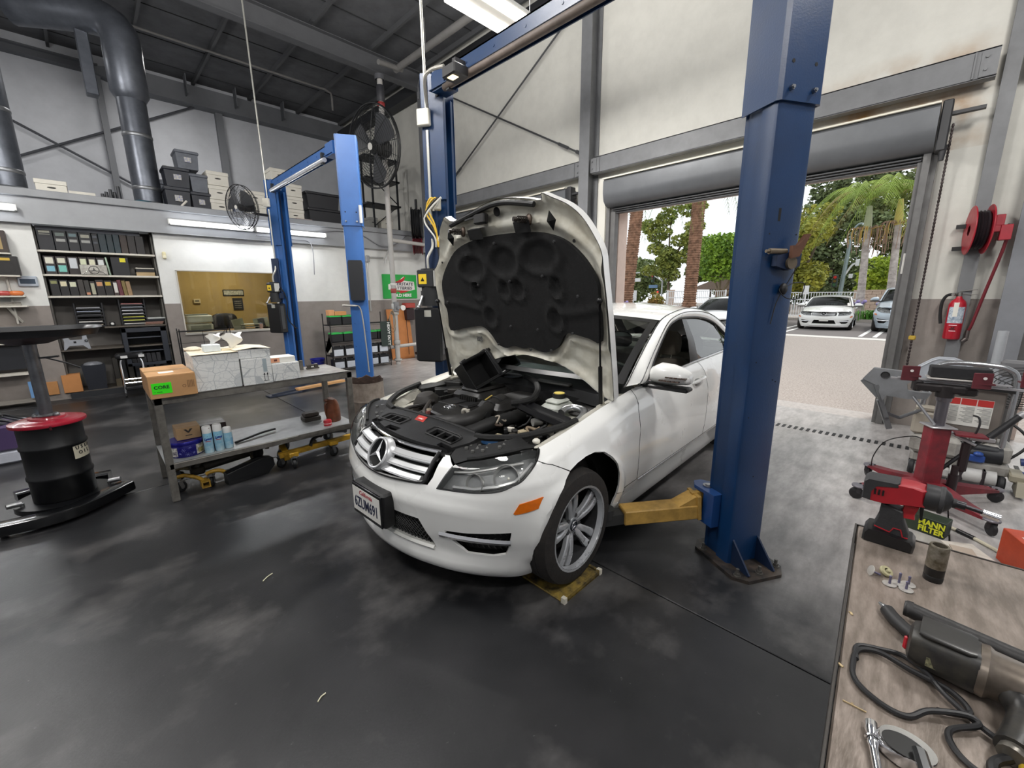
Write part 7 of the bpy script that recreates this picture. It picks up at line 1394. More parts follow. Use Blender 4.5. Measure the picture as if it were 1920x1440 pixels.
# mechanic's stool
t = thing('creeper_seat', 'chrome-framed black creeper stool by the low niche boards', 'stool', (.36, 8.98, 0))
m = MB(); m.tube(cat_rom([(-.13, 0, .05), (-.12, -.01, .25), (-.12, .0, .52), (-.10, 0, .60)], 5), .014, 8); m.tube(cat_rom([(.15, 0, .05), (.14, -.01, .25), (.14, .0, .52), (.12, 0, .60)], 5), .014, 8); m.cyl((-.12, 0, .22), (.14, 0, .22), .012, n=8); m.cyl((-.12, 0, .28), (.14, 0, .28), .012, n=8); m.obj('chrome_frame', CHR, t)
m = MB(); m.bb(-.17, .19, -.14, .14, .61, .70, .03); m.obj('seat_pad', M('141416', .3), t); m = MB(); m.bb(-.11, -.03, -.1425, -.14, .635, .675); m.bb(.10, .17, -.1425, -.14, .635, .675); m.obj('white_logo', M('d8d8d6', .5), t)
m = MB(); m.bb(-.12, .14, -.1, .2, .12, .17, .01); m.obj('tool_tray', BLK, t)
for x in (-.13, .15): 
    for y in (-.05, .2): m = MB(); m.lathe([(0, -.012), (.03, -.012), (.035, 0), (.03, .012), (0, .012)], (x, y, .035), (1, 0, 0), 14); m.obj('caster_wheel', RUB, t)
# wall items at the left
t = thing('wall_shelves', 'white bracket shelves on the wall at the left picture edge', 'shelf', (-1.3, 9.3, 0))
for z, x1 in ((2.19, .66), (1.885, .70), (1.60, .70), (1.46, .70)): m = MB(); m.bb(0, x1, 0, .2, z-.022, z, .003); m.obj('shelf_board', SHW, t)
m = MB()
for x in (.2, .55): m.bb(x, x+.02, .12, .2, 1.2, 2.3)
m.tube([(.5, .1, 1.46), (.56, .15, 1.3), (.6, .2, 1.22)], .02, 6); m.obj('bracket', M('b7b3aa', .5), t)
book('old_box', 'brown vintage tool box on the top bracket shelf', -.95, 2.19, .30, .30, '3b3029', 'boxes on the bracket shelves', 0, [('a08a5c', .15, .85)], .16, 9.32, 'box'); t = book('speaker_box', 'black and yellow speaker box on the second bracket shelf', -.98, 1.885, .39, .26, '1d1a19', 'boxes on the bracket shelves', 0, None, .16, 9.32, 'box')
m = MB(); m.lathe([(0, -.01), (.03, -.012), (.06, -.004), (.08, -.02), (.085, 0)], (.26, -.002, .10), (0, -1, 0), 22); m.obj('speaker_cone', M('101012', .4), t); m = MB(); m.bb(.16, .32, -.002, 0, .20, .235); m.obj('yellow_strip', M('c9a53a', .5), t)
for i, (x, c, lb) in enumerate(((-.80, 'b04a45', 'red lens of a tail lamp on the third bracket shelf'), (-.68, 'd2763f', 'orange tail lamp lens on the third bracket shelf'))): t = thing('lamp_lens', lb, 'lamp lens', (x, 9.38, 1.60)); m = MB(); m.ball((0, 0, .035), (.075, .05, .035), 14, 8, .7); m.obj('lens', M(c, .2), t); m = MB(); m.bb(-.06, .06, .01, .06, 0, .05, .01); m.obj('housing', M('8d8a86', .5), t)
t = thing('car_mat_stack', 'flat grey parts lying on the lowest bracket shelf', 'parts', (-.85, 9.38, 1.46)); m = MB()
for k in range(3): m = MB(); m.box((.03*k, 0, .01+.018*k), (.38-.06*k, .12, .014), .04*k, .003); m.obj('flat_part', M(['a9a49a', '8d877d', '6f6a63'][k], .6), t)
t = thing('wall_intercom', 'pale grey wall box with a dark screen left of the niche', 'wall box', (-.55, 9.49, 1.805)); m = MB(); m.bb(-.10, .10, -.03, .01, -.075, .075, .01); m.obj('case', M('a9b1bb', .4), t); m = MB(); m.bb(-.075, .075, -.033, -.03, -.035, .035, .01); m.obj('screen', M('3a4654', .2), t)
t = thing('motion_sensor', 'small cream motion sensor on the white wall', 'sensor', (1.075, 9.48, 2.26)); m = MB(); m.bb(-.025, .025, -.035, .02, -.06, .06, .012); m.obj('body', M('d9cfa8', .5), t); m = MB(); m.bb(-.022, .022, -.038, -.03, -.045, .0, .01); m.obj('lens', M('e6dfc4', .3), t)
t = thing('lower_racks', 'dark shelving with trays at the lower left edge behind the drum', 'shelf', (-1.5, 9.25, 0))
for z in (.09, .50, .95, 1.08): m = MB(); m.bb(0, .78, 0, .22, z-.03, z); m.obj('shelf_board', SHW if z > .2 else M('8a857d', .6), t)
m = MB(); m.bb(0, .80, .1, .22, .55, .88); m.obj('drawer_box', M('1d1f25', .5), t)
for k in range(4): m = MB(); m.bb(.1, .7-.05*k, .02, .2, .955+.03*k, .98+.03*k); m.obj('flat_tray', M(['8f877d', '6d6258', '9a8f86', '57504a'][k], .6), t)
m = MB(); m.bb(.72, .80, .0, .06, .12, .36); m.obj('blue_bottle', M('6f9ac9', .4), t)
# ---------------------------------------------------------------- office window contents, wire rack
t = thing('printer', 'white office printer on the desk behind the window', 'printer', (1.48, 10.0, .92)); m = MB(); m.bb(-.2, .2, -.18, .2, 0, .14, .02); m.bb(-.19, .21, -.15, .2, .16, .30, .02); m.obj('body', M('ccd5d3', .4), t); m = MB(); m.bb(-.16, .16, -.185, -.18, .03, .11); m.bb(-.19, .15, -.1, .1, .30, .32); m.obj('paper_slot', M('8a938f', .5), t)
m = MB(); m.bb(1.05, 2.9, 9.75, 10.5, .84, .88); t = thing('office_desk', 'office desk behind the window', 'desk', (1.1, 9.75, 0)); m = MB(); m.bb(0, 1.8, 0, .75, .86, .90); m.obj('desk_top', M('8d7250', .5), t)
for x in (.05, 1.7): m = MB(); m.bb(x, x+.05, .1, .7, 0, .86); m.obj('leg', M('5d5040', .5), t)
t = thing('office_chair', 'black office chair behind the desk', 'chair', (2.05, 10.75, 0)); m = MB(); m.ball((0, 0, 1.02), (.24, .06, .2), 16, 8, .6); m.obj('backrest', M('131316', .5), t); m = MB(); m.bb(-.24, .24, -.5, 0, .5, .58, .03); m.obj('seat', M('131316', .5), t); m = MB(); m.cyl((0, -.2, .05), (0, -.2, .5), .03); m.bb(-.25, .25, -.23, -.17, .03, .07); m.bb(-.03, .03, -.45, .05, .03, .07); m.obj('base', M('131316', .5), t)
t = thing('paper_tray', 'white wire paper trays on the desk behind the window', 'paper tray', (2.35, 9.95, .90)); 
for k in range(3): m = MB(); m.bb(-.2, .16, -.1, .15, .05*k, .05*k+.012); m.obj('tray', M('c5cac3', .5), t)
for x in (-.21, .17, .25): m = MB(); m.bar((x, 0, 0), (x-.04, 0, .22), .02, .2); m.obj('frame', M('9ba397', .5), t)
t = thing('wall_plate', 'row of dark licence plate signs on the office back wall', 'plate', (2.25, 11.58, 1.58)); m = MB(); m.bb(0, .42, 0, .015, 0, .14, .01); m.obj('plate', M('2a2c26', .4), t); m = MB(); m.bb(.02, .40, -.002, 0, .02, .12); m.obj('print', M('6a6c5c', .5, n=50, na=.9, n2='c9c9b8'), t)
t = thing('poster', 'small black notice on the office back wall', 'poster', (2.42, 11.58, 1.26)); m = MB(); m.bb(0, .2, 0, .01, 0, .27); m.obj('sheet', M('1b1c1e', .5), t); m = MB()
for k in range(4): m.bb(.03, .17, -.001, 0, .04+.05*k, .05+.05*k)
o = m.obj('print_lines', M('8a8a80', .5), t); o['kind'] = 'stuff'
t = thing('thermostat', 'small thermostat on the office back wall', 'thermostat', (1.68, 11.58, 1.42)); m = MB(); m.bb(0, .13, -.02, .01, 0, .10, .01); m.obj('case', M('b7aa86', .5), t); m = MB(); m.bb(.03, .1, -.022, -.02, .04, .07); m.obj('display', M('4c4a3a', .4), t)
for i in range(4): t = thing('desk_clutter', ['pink and white papers', 'small dark jars', 'stapler and pens', 'white cup'][i]+' on the desk near the window right side', 'desk item', (2.5+.07*i, 9.85, .90)); m = MB(); m.bb(-.03, .03, -.02, .05, 0, [.11, .05, .04, .08][i], .006); m.obj('item', M(['c9a0a0', '2a2a2a', '4a4a50', 'dadad5'][i], .5), t); m = MB(); m.bb(-.02, .02, -.015, .03, [.11, .05, .04, .08][i], [.13, .07, .05, .09][i]); m.obj('item_top', M(['7f9ac0', '5a4a3a', '8a8a90', 'c9c9c4'][i], .5), t)
t = thing('wire_rack', 'black wire shelf rack standing below the office window', 'rack', (1.06, 9.15, 0)); WR = M('161619', .45, .3)
for x in (0, .74):
    for y in (0, .28): m = MB(); m.cyl((x, y, 0), (x, y, 1.02), .008, n=6); m.obj('post', WR, t)
for z in (.15, .55, .97): m = MB(); [m.cyl((0, .28*k/6, z), (.74, .28*k/6, z), .004, n=5) for k in range(7)]; [m.cyl((x, 0, z), (x, .28, z), .006, n=5) for x in (0, .37, .74)]; o = m.obj('wire_shelf', WR, t); o['kind'] = 'stuff'
m = MB(); [m.cyl(a, b, .004, n=5) for a, b in (((0, 0, .15), (0, .28, .97)), ((0, .28, .15), (0, 0, .97)), ((.74, 0, .15), (.74, .28, .97)), ((.74, .28, .15), (.74, 0, .97)), ((0, .28, .75), (.74, .28, .75)), ((.37, .28, .55), (.74, .28, .97)), ((.37, .28, .97), (.37, .28, .2)))]; o = m.obj('brace_wire', WR, t); o['kind'] = 'stuff'
# ---------------------------------------------------------------- battery rack, sign, board, bucket, hose reels
def rack(x0, x1, y, label):
    t = thing('battery_rack', label, 'rack', (x0, y, 0)); L = x1-x0
    for x in (0, L):
        for yy in (0, .35): m = MB(); m.cyl((x, yy, 0), (x, yy, 1.05 if yy == 0 else 1.2), .010, n=6); m.obj('post', WR, t)
    for z in (.07, .33, .62, .97):
        m = MB(); [m.cyl((0, .35*k/7, z), (L, .35*k/7, z), .005, n=5) for k in range(8)]; [m.cyl((x, 0, z-.006), (x, .35, z-.006), .006, n=5) for x in (0, L/2, L)]; [m.cyl((0, 0, z-.03), (L, 0, z-.03), .004, n=5)]; o = m.obj('wire_shelf', WR, t); o['kind'] = 'stuff'
    return t
def battery(x, y, z, i, lb, w=.24, col='1b1c1f', top='2fae4f', lbl=None):
    t = thing('car_battery', lb, 'battery', (x, y, z+.006), group='batteries on the wire racks'); m = MB(); m.bb(0, w, 0, .17, 0, .155, .006); m.obj('battery_case', M(col, .45), t); m = MB(); m.bb(-.002, w+.002, -.002, .172, .155, .185, .006); m.bb(.02, w-.02, .05, .12, .185, .195); m.obj('battery_lid', M(top, .4), t)
    for a in (.03, w-.05): m = MB(); m.cyl((a, .04, .185), (a, .04, .205), .01, n=8); m.obj('terminal', GALV, t)
    if lbl: m = MB(); m.bb(.02, w-.02, -.003, 0, .0, .13); m.obj('battery_label', M(lbl, .5, n=40, na=.12), t)
rack(3.42, 4.72, 8.62, 'black wire rack of car batteries behind the second lift post')
row = 0; words = ['far left', 'second from left', 'third from left', 'fourth from left', 'far right']
for z, top, lbl, col in ((.97, '37b455', None, '17181b'), (.62, '35b152', None, '17181b'), (.33, '1b1c1f', 'c9ced6', '2a2b2f'), (.07, '1a1b1e', 'b9bec6', '1b1c1f')):
    for k in range(5 if z < .9 else 3):
        battery(3.44+.255*k, 8.64, z, k, 'car battery with %s, %s on the %s rack shelf' % ('green lid' if top[0] == '3' else 'dark lid and pale label', words[k], ['top', 'second', 'third', 'bottom'][row]), .235, col, top if not (z == .97 and k == 2) else '39b85a', lbl if not (z == .97 and k == 2) else 'd9e6dc')
    row += 1
for i, (x, c, lb) in enumerate(((3.44, 'd59a6a', 'small orange carton on top of the batteries, left'), (3.56, 'c98f58', 'small tan carton on top of the batteries, right'))): carton('cardboard_box', lb, x, x+(.11 if i == 0 else .24), 8.66, 8.82, 1.166, 1.166+.08+.03*(1-i), M(c, .7, n=9, na=.12))
t = thing('heavy_duty_panel', 'dark green panel with white upright lettering on the rack right end', 'panel', (4.64, 8.60, .45)); m = MB(); m.bb(-.13, .13, 0, .01, 0, .55); m.obj('panel', M('26332e', .5), t); text('HEAVY DUTY', .085, M('e6e6e2', .5), (.06, -.001, .27), (0, 0, -1), (1, 0, 0), t, world=False, bold=.002)
t = thing('paper_sheet', 'white paper bag hanging on the battery rack left side', 'paper', (3.414, 8.613, .55)); m = MB(); m.add([(0, 0, 0), (-.10, 0, -.14), (-.13, 0, -.05), (-.04, 0, .22)], [(0, 1, 2, 3), (3, 2, 1, 0)]); m.add([(0, .01, 0), (-.10, .02, -.14), (.02, .02, -.12)], [(0, 1, 2), (2, 1, 0)]); m.obj('sheet', M('dcdad0', .7), t)
t = thing('bucket', 'blue bucket standing at the foot of the battery rack', 'bucket', (3.30, 9.15, 0)); m = MB(); m.lathe([(0, 0), (.11, 0), (.14, .24), (.148, .245), (.148, .26), (.136, .26), (.105, .02), (0, .02)], n=26); m.obj('bucket_wall', M('23288c', .4, n=9, na=.15), t); m = MB(); m.tube(cat_rom([(-.14, 0, .24), (-.1, -.12, .2), (.1, -.12, .2), (.14, 0, .24)], 5), .004, 5); m.obj('handle', GALV, t)
t = thing('battery_sign', 'green battery dealer sign on the white back wall', 'sign', (5.11, 9.47, 1.48)); m = MB(); m.bb(0, .94, 0, .03, 0, .58, .004); m.obj('board', M('1fae45', .4, n=5, na=.1), t)
m = MB(); P = [(.14, .34), (.42, .42), (.52, .50), (.58, .54), (.54, .44), (.86, .41), (.88, .22), (.62, .17), (.48, .14), (.5, .20), (.14, .22)]; m.prism(P, (0, -.0005, 0), (1, 0, 0), (0, 0, 1), .002); m.obj('white_burst', M('ece9e4', .5), t, smooth=0)
m = MB(); m.prism([(.30, .385), (.50, .47), (.62, .535), (.57, .43), (.5, .39)], (0, -.0026, 0), (1, 0, 0), (0, 0, 1), .001); m.prism([(.28, .185), (.5, .2), (.74, .19), (.6, .155), (.46, .125), (.44, .165)], (0, -.0026, 0), (1, 0, 0), (0, 0, 1), .001); m.obj('red_bolt', M('c8282d', .5), t, smooth=0)
text('INTERSTATE', .10, M('2d2a3a', .5), (.50, -.0065, .35), (1, 0, 0), (0, 0, 1), t, world=False, bold=.002, shear=.15, wide=1.15); text('BATTERIES', .10, M('2d2a3a', .5), (.50, -.0065, .25), (1, 0, 0), (0, 0, 1), t, world=False, bold=.002, shear=.15, wide=1.22); text('SOLD HERE', .105, M('eef2ee', .5), (.50, -.002, .075), (1, 0, 0), (0, 0, 1), t, world=False, bold=.004)
t = thing('orange_board', 'orange-brown cardboard sheet leaning below the green sign', 'board', (5.12, 9.25, 0)); m = MB(); m.bb(0, .62, 0, .02, 0, 1.24, .004, np.array(Matrix.Rotation(radians(-8), 3, 'X'))); m.obj('sheet', M('c98147', .6, n=4, na=.12), t); m = MB(); m.tube(cat_rom([(.45, -.02, .1), (.47, .02, .45), (.5, .1, .9), (.52, .13, 1.1)], 5), .008, 5); m.obj('strap', M('5a3a28', .6), t)
t = thing('red_cabinet', 'red and black first-aid style box hanging under the green sign', 'box', (5.6, 9.38, .95)); m = MB(); m.bb(0, .22, -.1, .1, 0, .28, .01); m.obj('case', M('2a1518', .5), t); m = MB(); m.bb(.0, .26, -.1, .1, .30, .42, .01); m.obj('red_top', M('b5483f', .5), t)
t = thing('hanging_cord', 'coiled tan cord hanging on the sprinkler valve', 'cord', (4.80, 8.62, .85))
for k in range(5): m = MB(); m.tube([(.06*cos(q)*(1+.12*k)+.01*k, .02*k-.05, .20+(.18+.015*k)*sin(q)-.03*k) for q in np.linspace(0, 2*pi, 20, endpoint=False)], .006, 5, True); m.obj('loop', M(['a08a6a', '8d755a', 'b39c7d', '7d6a52', 'a38a6a'][k], .7), t)
t = thing('floor_cart_wheels', 'dark low caster frame behind the sprinkler pipe', 'cart', (5.9, 8.95, 0)); m = MB(); m.bb(-.3, .25, -.05, .05, .12, .18); m.obj('frame', BLK, t); 
for x in (-.2, .2): m = MB(); m.lathe([(0, -.02), (.06, -.02), (.07, 0), (.06, .02), (0, .02)], (x, 0, .07), (0, 1, 0), 16); m.obj('caster_wheel', RUB, t)
def reel(name, label, x, y, z, r, w, col, hose):
    t = thing(name, label, 'hose reel', (x, y, z), group='hose reels by the middle post')
    for s in (-1, 1): m = MB(); m.lathe([(0, s*w), (r, s*w), (r*1.02, s*(w+.01)), (r, s*(w+.02)), (0, s*(w+.02))], ax=(.8, -.6, 0), n=30); m.obj('flange', M(col, .35), t)
    m = MB(); m.lathe([(r*.86, -w)]+[(r*(.86+.05*(k % 2)), -w+2*w*k/9) for k in range(10)], ax=(.8, -.6, 0), n=26); m.obj('hose_coil', M(hose, .5), t); m = MB(); m.bar((0, 0, r*.8), (0, 0, r*1.5), .06, .03); m.cyl((-.1, .08, 0), (.1, -.08, 0), .04, n=14); m.obj('bracket', M(col, .4), t)
reel('hose_reel', 'large black hose reel hanging high beside the middle lift post', 5.85, 9.0, 3.22, .36, .10, '17181b', '101114'); reel('hose_reel', 'dark red hose reel hanging below the black reel', 5.88, 9.05, 2.72, .20, .09, '6b1f28', '4a1a20')
t = thing('cable_run', 'loose grey cables drooping along the mezzanine fascia', 'cable', (3.6, 9.38, 2.9)); m = MB(); m.tube(cat_rom([(0, 0, -.05), (.5, -.01, .03), (1.0, -.01, 0), (1.5, -.01, -.22), (1.9, -.01, -.12), (2.2, 0, .1)], 6), .010, 6); m.tube(cat_rom([(-1.1, -.01, -.2), (-.4, -.01, -.22), (-.1, -.01, -.3), (-.1, -.01, -.9)], 6), .008, 6); m.obj('cable', M('77787c', .5), t)
t = thing('wall_conduit', 'grey conduit and box on the wall left of the green sign', 'conduit', (4.75, 9.46, 2.1)); m = MB(); m.tube([(0, 0, -.9), (0, 0, .28), (.05, -.01, .33), (.4, -.02, .33)], .015, 8); m.tube(cat_rom([(.4, -.1, .2), (.5, -.1, .5), (.7, -.05, .62), (1.3, 0, .6)], 5), .018, 8); m.obj('tube', M('a8a8a6', .4, .5), t); m = MB(); m.bb(-.04, .04, -.06, 0, .22, .36, .006); m.obj('box', M('a0a1a2', .4, .5), t)
# ---------------------------------------------------------------- mezzanine storage
MZ = 3.09
FB = M('cfcbc0', .65, n=8, na=.08); BB = M('23262e', .5, n=12, na=.2); GB = M('5c6068', .5, n=12, na=.2)
def filebox(label, x, z, w=.33, h=.26, mat=None, lid=True, y=9.75, rz=0):
    t = thing('file_box', label, 'file box', (x, y, z), rz, 'white file boxes on the mezzanine'); m = MB(); m.bb(0, w, 0, .4, 0, h-.06 if lid else h, .004); m.obj('carton', mat or FB, t)
    if lid: m = MB(); m.bb(-.008, w+.008, -.008, .408, h-.065, h, .006); m.obj('lid', mat or FB, t)
    m = MB(); m.ball((w/2, -.0005, h*.5), (.05, .003, .013), 12, 6); m.obj('handhold', M('3a3835', .8), t)
for i in range(3): filebox('white file box, %s of the stack beside the dark bins' % ('lowest', 'middle', 'topmost')[i], 1.92, MZ+.245*i, .33, .24)
filebox('flat white file box at the far left of the mezzanine', -.26, MZ, .33, .22); filebox('thin white box lying right of the flat file box', .08, MZ, .30, .10, lid=False)
for i, (x, z) in enumerate(((2.5, MZ), (2.5, MZ+.245), (2.86, MZ), (2.86, MZ+.245), (3.22, MZ), (3.22, MZ+.245), (3.22, MZ+.49), (3.0, MZ+.74))):
    filebox('white file box in the mezzanine row behind the second lift, %s' % ['low left', 'upper left', 'low second', 'upper second', 'low third', 'third up the right stack', 'fourth up the right stack', 'topmost of the row'][i], x, z, .34, .24)
t = thing('blue_box', 'small blue-grey carton at the foot of the white file box stack', 'box', (2.28, 9.75, MZ)); m = MB(); m.bb(0, .16, 0, .3, 0, .16, .004); m.obj('carton', M('46506a', .6), t); m = MB(); m.bb(.02, .12, -.002, 0, .03, .12); m.obj('label', M('b9bec6', .5), t)
def bin_(label, x, z, w, h, mat, y=9.75, lbl=True):
    t = thing('storage_bin', label, 'storage bin', (x, y, z), group='lidded storage bins on the mezzanine'); m = MB(); m.rings([[(w/2+sx*w/2*s, .2+sy*.2*s, zz) for sx, sy in ((-1, -1), (1, -1), (1, 1), (-1, 1))] for zz, s in ((0, .88), (h*.82, .97))]); m.obj('tub', mat, t, smooth=0); m = MB(); m.bb(-.01, w+.01, -.01, .41, h*.82, h, .012); m.obj('lid', mat, t)
    if lbl: m = MB(); m.bb(w*.35, w*.65, -.012, -.002, h*.35, h*.62); m.obj('paper_label', M('c9c4a8', .6, n=60, na=.2, n2='5a64a0'), t)
bin_('dark storage bin, lower left of the bin pile', 1.27, MZ, .36, .37, BB); bin_('dark storage bin, upper left of the bin pile', 1.30, MZ+.375, .36, .32, BB); bin_('dark storage bin, lower right of the bin pile', 1.64, MZ, .29, .33, BB); bin_('grey storage bin, upper right of the bin pile', 1.66, MZ+.335, .26, .30, GB, lbl=False); bin_('lone grey storage bin on top of the bin pile', 1.50, MZ+.70, .33, .30, GB); bin_('clear grey bin behind the left bins', 1.10, MZ, .26, .55, M('6b6f78', .5), 10.15, False)
bin_('wide black tote with white letters, lower of two beside the second lift post', 3.66, MZ, .72, .33, M('1b1c21', .45), lbl=False); bin_('wide black tote, upper of two beside the second lift post', 3.64, MZ+.335, .72, .32, M('1b1c21', .45), lbl=False)
t = thing('white_roll', 'small white tube lying by the storage bins', 'tube', (1.45, 9.6, MZ)); m = MB(); m.cyl((0, 0, .03), (.08, 0, .12), .018, n=10); m.obj('tube', FB, t); m = MB(); m.cyl((.08, 0, .12), (.085, 0, .125), .02, n=10); m.obj('cap', M('c9c9c4', .5), t)
t = thing('blue_sheeting', 'teal sheeting bunched at the duct foot', 'sheet', (.95, 9.72, MZ)); m = MB(); m.ball((0, 0, .03), (.14, .1, .045), 14, 6); m.obj('sheeting', M('2d5a6b', .5, n=8, na=.4, b=.5, bs=20), t)
t = thing('dark_parts', 'cluster of dark metal parts left of the mezzanine duct', 'parts', (.46, 9.7, MZ))
for k, h in enumerate((.10, .14, .18, .15, .24)): m = MB(); m.cyl((.05*k, .03*(k % 2), 0), (.05*k, .03*(k % 2), h), .028, .022, 10); m.obj('metal_part', M('2c2d31', .5), t)
t = thing('red_folders', 'thin red folders beside the black totes', 'folders', (3.45, 9.6, MZ)); m = MB(); m.box((.05, .1, .02), (.34, .2, .025), .1); m.obj('folder', M('8d3a3d', .6), t); m = MB(); m.box((.04, .1, .042), (.33, .2, .015), .14); m.obj('sheet', M('b9a7a0', .6), t)
t = thing('mezzanine_shelves', 'dark steel shelving with boxes behind the large fan', 'shelf', (5.5, 10.4, MZ)); SS = M('26282c', .5, .3)
for x in (0, .7):
    for y in (0, .5): m = MB(); m.bb(x, x+.04, y, y+.04, 0, 1.9); m.obj('post', SS, t)
for z in (.15, .75, 1.35, 1.85): m = MB(); m.bb(-.15, .8, 0, .54, z-.02, z+.02); m.obj('shelf_board', SS, t)
m = MB(); m.bar((0, 0, .2), (.7, 0, .75), .02); m.bar((.7, 0, .8), (0, 0, 1.35), .02); m.bar((0, 0, 1.4), (.7, 0, 1.85), .02); m.obj('brace', SS, t)
filebox('white file box on the dark steel shelving', 5.72, MZ+.17, .34, .26, y=10.45); filebox('grey-white box on the left of the dark steel shelving', 5.38, MZ+.17, .22, .24, M('8f8e8a', .6), y=10.42)
# ---------------------------------------------------------------- fans
def fan_thing(label, c, r, d, up, arm):
    c = np.array(c, float); x, y, d_ = frame(np.array(d, float)); t = thing('wall_fan', label, 'fan', tuple(c), group='black shop fans'); FK = M('17181a', .5); o = np.zeros(3)
    m = MB(); n = 20
    for dp, s in ((.0, 1), (.11, -1)):
        pass
    ring = lambda rr, h: [o+d_*h+rr*(x*cos(q)+y*sin(q)) for q in np.linspace(0, 2*pi, 36, endpoint=False)]
    m.tube(ring(r, 0), r*.022, 6, True); m.tube(ring(r*.99, -.05), r*.018, 6, True); m.obj('guard_rim', FK, t)
    m = MB()
    for k in range(1, 15): rr = r*k/15; h = .07*sqrt(max(0, 1-(rr/r)**2)); m.tube(ring(rr, h), r*.006, 4, True)
    for k in range(10): a = 2*pi*k/10; m.tube([o+d_*.07*sqrt(max(0, 1-q*q))+q*r*(x*cos(a)+y*sin(a)) for q in np.linspace(.08, 1, 8)], r*.009, 4)
    o_ = m.obj('front_guard', FK, t); o_['kind'] = 'stuff'
    m = MB()
    for k in range(2, 13): rr = r*k/13; h = -.05-.10*sqrt(max(0, 1-(rr/r)**2)); m.tube(ring(rr, h), r*.006, 4, True)
    for k in range(10): a = 2*pi*k/10+.2; m.tube([o-d_*(.05+.10*sqrt(max(0, 1-q*q)))+q*r*(x*cos(a)+y*sin(a)) for q in np.linspace(.15, 1, 8)], r*.007, 4)
    o_ = m.obj('rear_guard', FK, t); o_['kind'] = 'stuff'
    for k in range(3):
        a0 = 2*pi*k/3+.6; m = MB(); g = []
        for a in np.linspace(-.5, .5, 7): e = x*cos(a0+a)+y*sin(a0+a); g.append([o+e*(r*.16)+d_*(.04*a-.02), o+e*r*(.5+.1*cos(a*2))+d_*(.07*a-.02), o+e*r*(.80+.08*cos(a*3))+d_*(.09*a-.02)])
        m.grid(g); m.obj('fan_blade', M('4c4d50', .4, .3), t)
    m = MB(); m.lathe([(.0, .02), (r*.17, .01), (r*.17, -.05), (r*.2, -.06), (r*.22, -.3*r-.1), (r*.16, -.38*r-.1), (0, -.38*r-.1)], (0, 0, 0), tuple(d_), 24); m.obj('motor', FK, t); m = MB(); m.lathe([(0, .082), (r*.085, .078), (r*.09, .07), (0, .066)], (0, 0, 0), tuple(d_), 20); m.obj('centre_badge', M('d2cfc8', .4), t)
    m = MB(); m.tube(cat_rom([np.array(p)-c for p in arm], 6), .022, 8); m.obj('mount_arm', FK, t); return t
fan_thing('large black caged fan fixed to the sprinkler pipe, high above the sedan', (4.47, 8.28, 4.42), .74, (-.97, -.16, -.12), 0, [(4.56, 8.40, 4.45), (4.75, 8.55, 4.4), (4.93, 8.66, 4.35)])
fan_thing('small black caged fan on the far second-lift post over the office window', (1.96, 8.0, 2.94), .33, (-.92, -.36, -.12), 0, [(2.08, 8.08, 2.95), (2.2, 8.15, 2.9), (2.40, 8.22, 2.9)])
# ---------------------------------------------------------------- right pier: extinguisher and air-hose reel
RED = M('b3152a', .35, n=9, na=.12, coat=.3); REDP = M('7c1f2a', .5, n=8, na=.3, n2='5a2026', b=.06)
t = thing('fire_extinguisher', 'red fire extinguisher hanging on the grey strip of the right pier', 'fire extinguisher', (6.54, -.17, 1.05))
m = MB(); m.lathe([(0, 0), (.06, 0), (.068, .01), (.068, .36), (.055, .40), (.025, .43), (.022, .45), (0, .45)], n=28); m.obj('cylinder', RED, t)
m = MB(); curved(m, .0686, 2.2, 4.2, .17, .34, 10); lb = m.obj('instruction_label', M('c7d0d8', .5, n=40, na=.3, n2='6d7f92'), t)
m = MB(); curved(m, .0692, 2.75, 3.3, .24, .385, 6); m.obj('inspection_tag', M('d9d6cc', .6), t); m = MB(); curved(m, .0692, 2.6, 3.5, .145, .152, 6); curved(m, .0692, 2.7, 3.45, .085, .092, 6); m.obj('white_band', M('e4c9cc', .5), t)
for k, ch in enumerate('63'): a = 3.05+.28*(1-k) if 0 else 2.95+.28*k; text(ch, .05, M('4a0f18', .5), (.0695*cos(a), .0695*sin(a), .115), (sin(a), -cos(a), 0), (0, 0, 1), t, world=False, bold=.0015)
m = MB(); m.cyl((0, 0, .45), (0, 0, .49), .018, n=12); m.bar((.02, .01, .50), (-.02, -.12, .52), .022, .008); m.bar((.02, .01, .48), (0, -.13, .465), .022, .008); m.cyl((-.0, .03, .47), (-.03, .05, .47), .016, n=10); m.obj('valve_lever', M('8d8a86', .35, .8), t)
m = MB(); m.tube(cat_rom([(0, .02, .47), (0, .09, .46), (0, .12, .38), (0, .115, .25), (0, .10, .16)], 6), .014, 8); m.obj('hose', RUB, t)
m = MB(); m.bb(.066, .10, -.03, .03, .2, .26); m.obj('bracket', M('3a3a3c', .5), t)
t = thing('air_hose_reel', 'red air-hose reel bolted high on the right pier with hanging hose', 'hose reel', (6.42, -.20, 2.15))
for s in (-1, 1): m = MB(); m.lathe([(.05, s*.055), (.23, s*.055), (.235, s*.06), (.23, s*.066), (.05, s*.066)], ax=(.15, -1, 0), n=36); m.obj('flange', M('a82030', .4, n=9, na=.2), t)
m = MB(); m.lathe([(.17, -.05)]+[(.165+.02*(k % 2), -.05+.1*k/8) for k in range(9)], ax=(.15, -1, 0), n=30); m.obj('hose_coil', M('2a2226', .5), t)
m = MB(); m.lathe([(0, .066), (.075, .066), (.075, .085), (.035, .09), (.035, .13), (0, .13)], ax=(.15, -1, 0), n=20); m.obj('hub', M('4a4f5c', .3, .6), t)
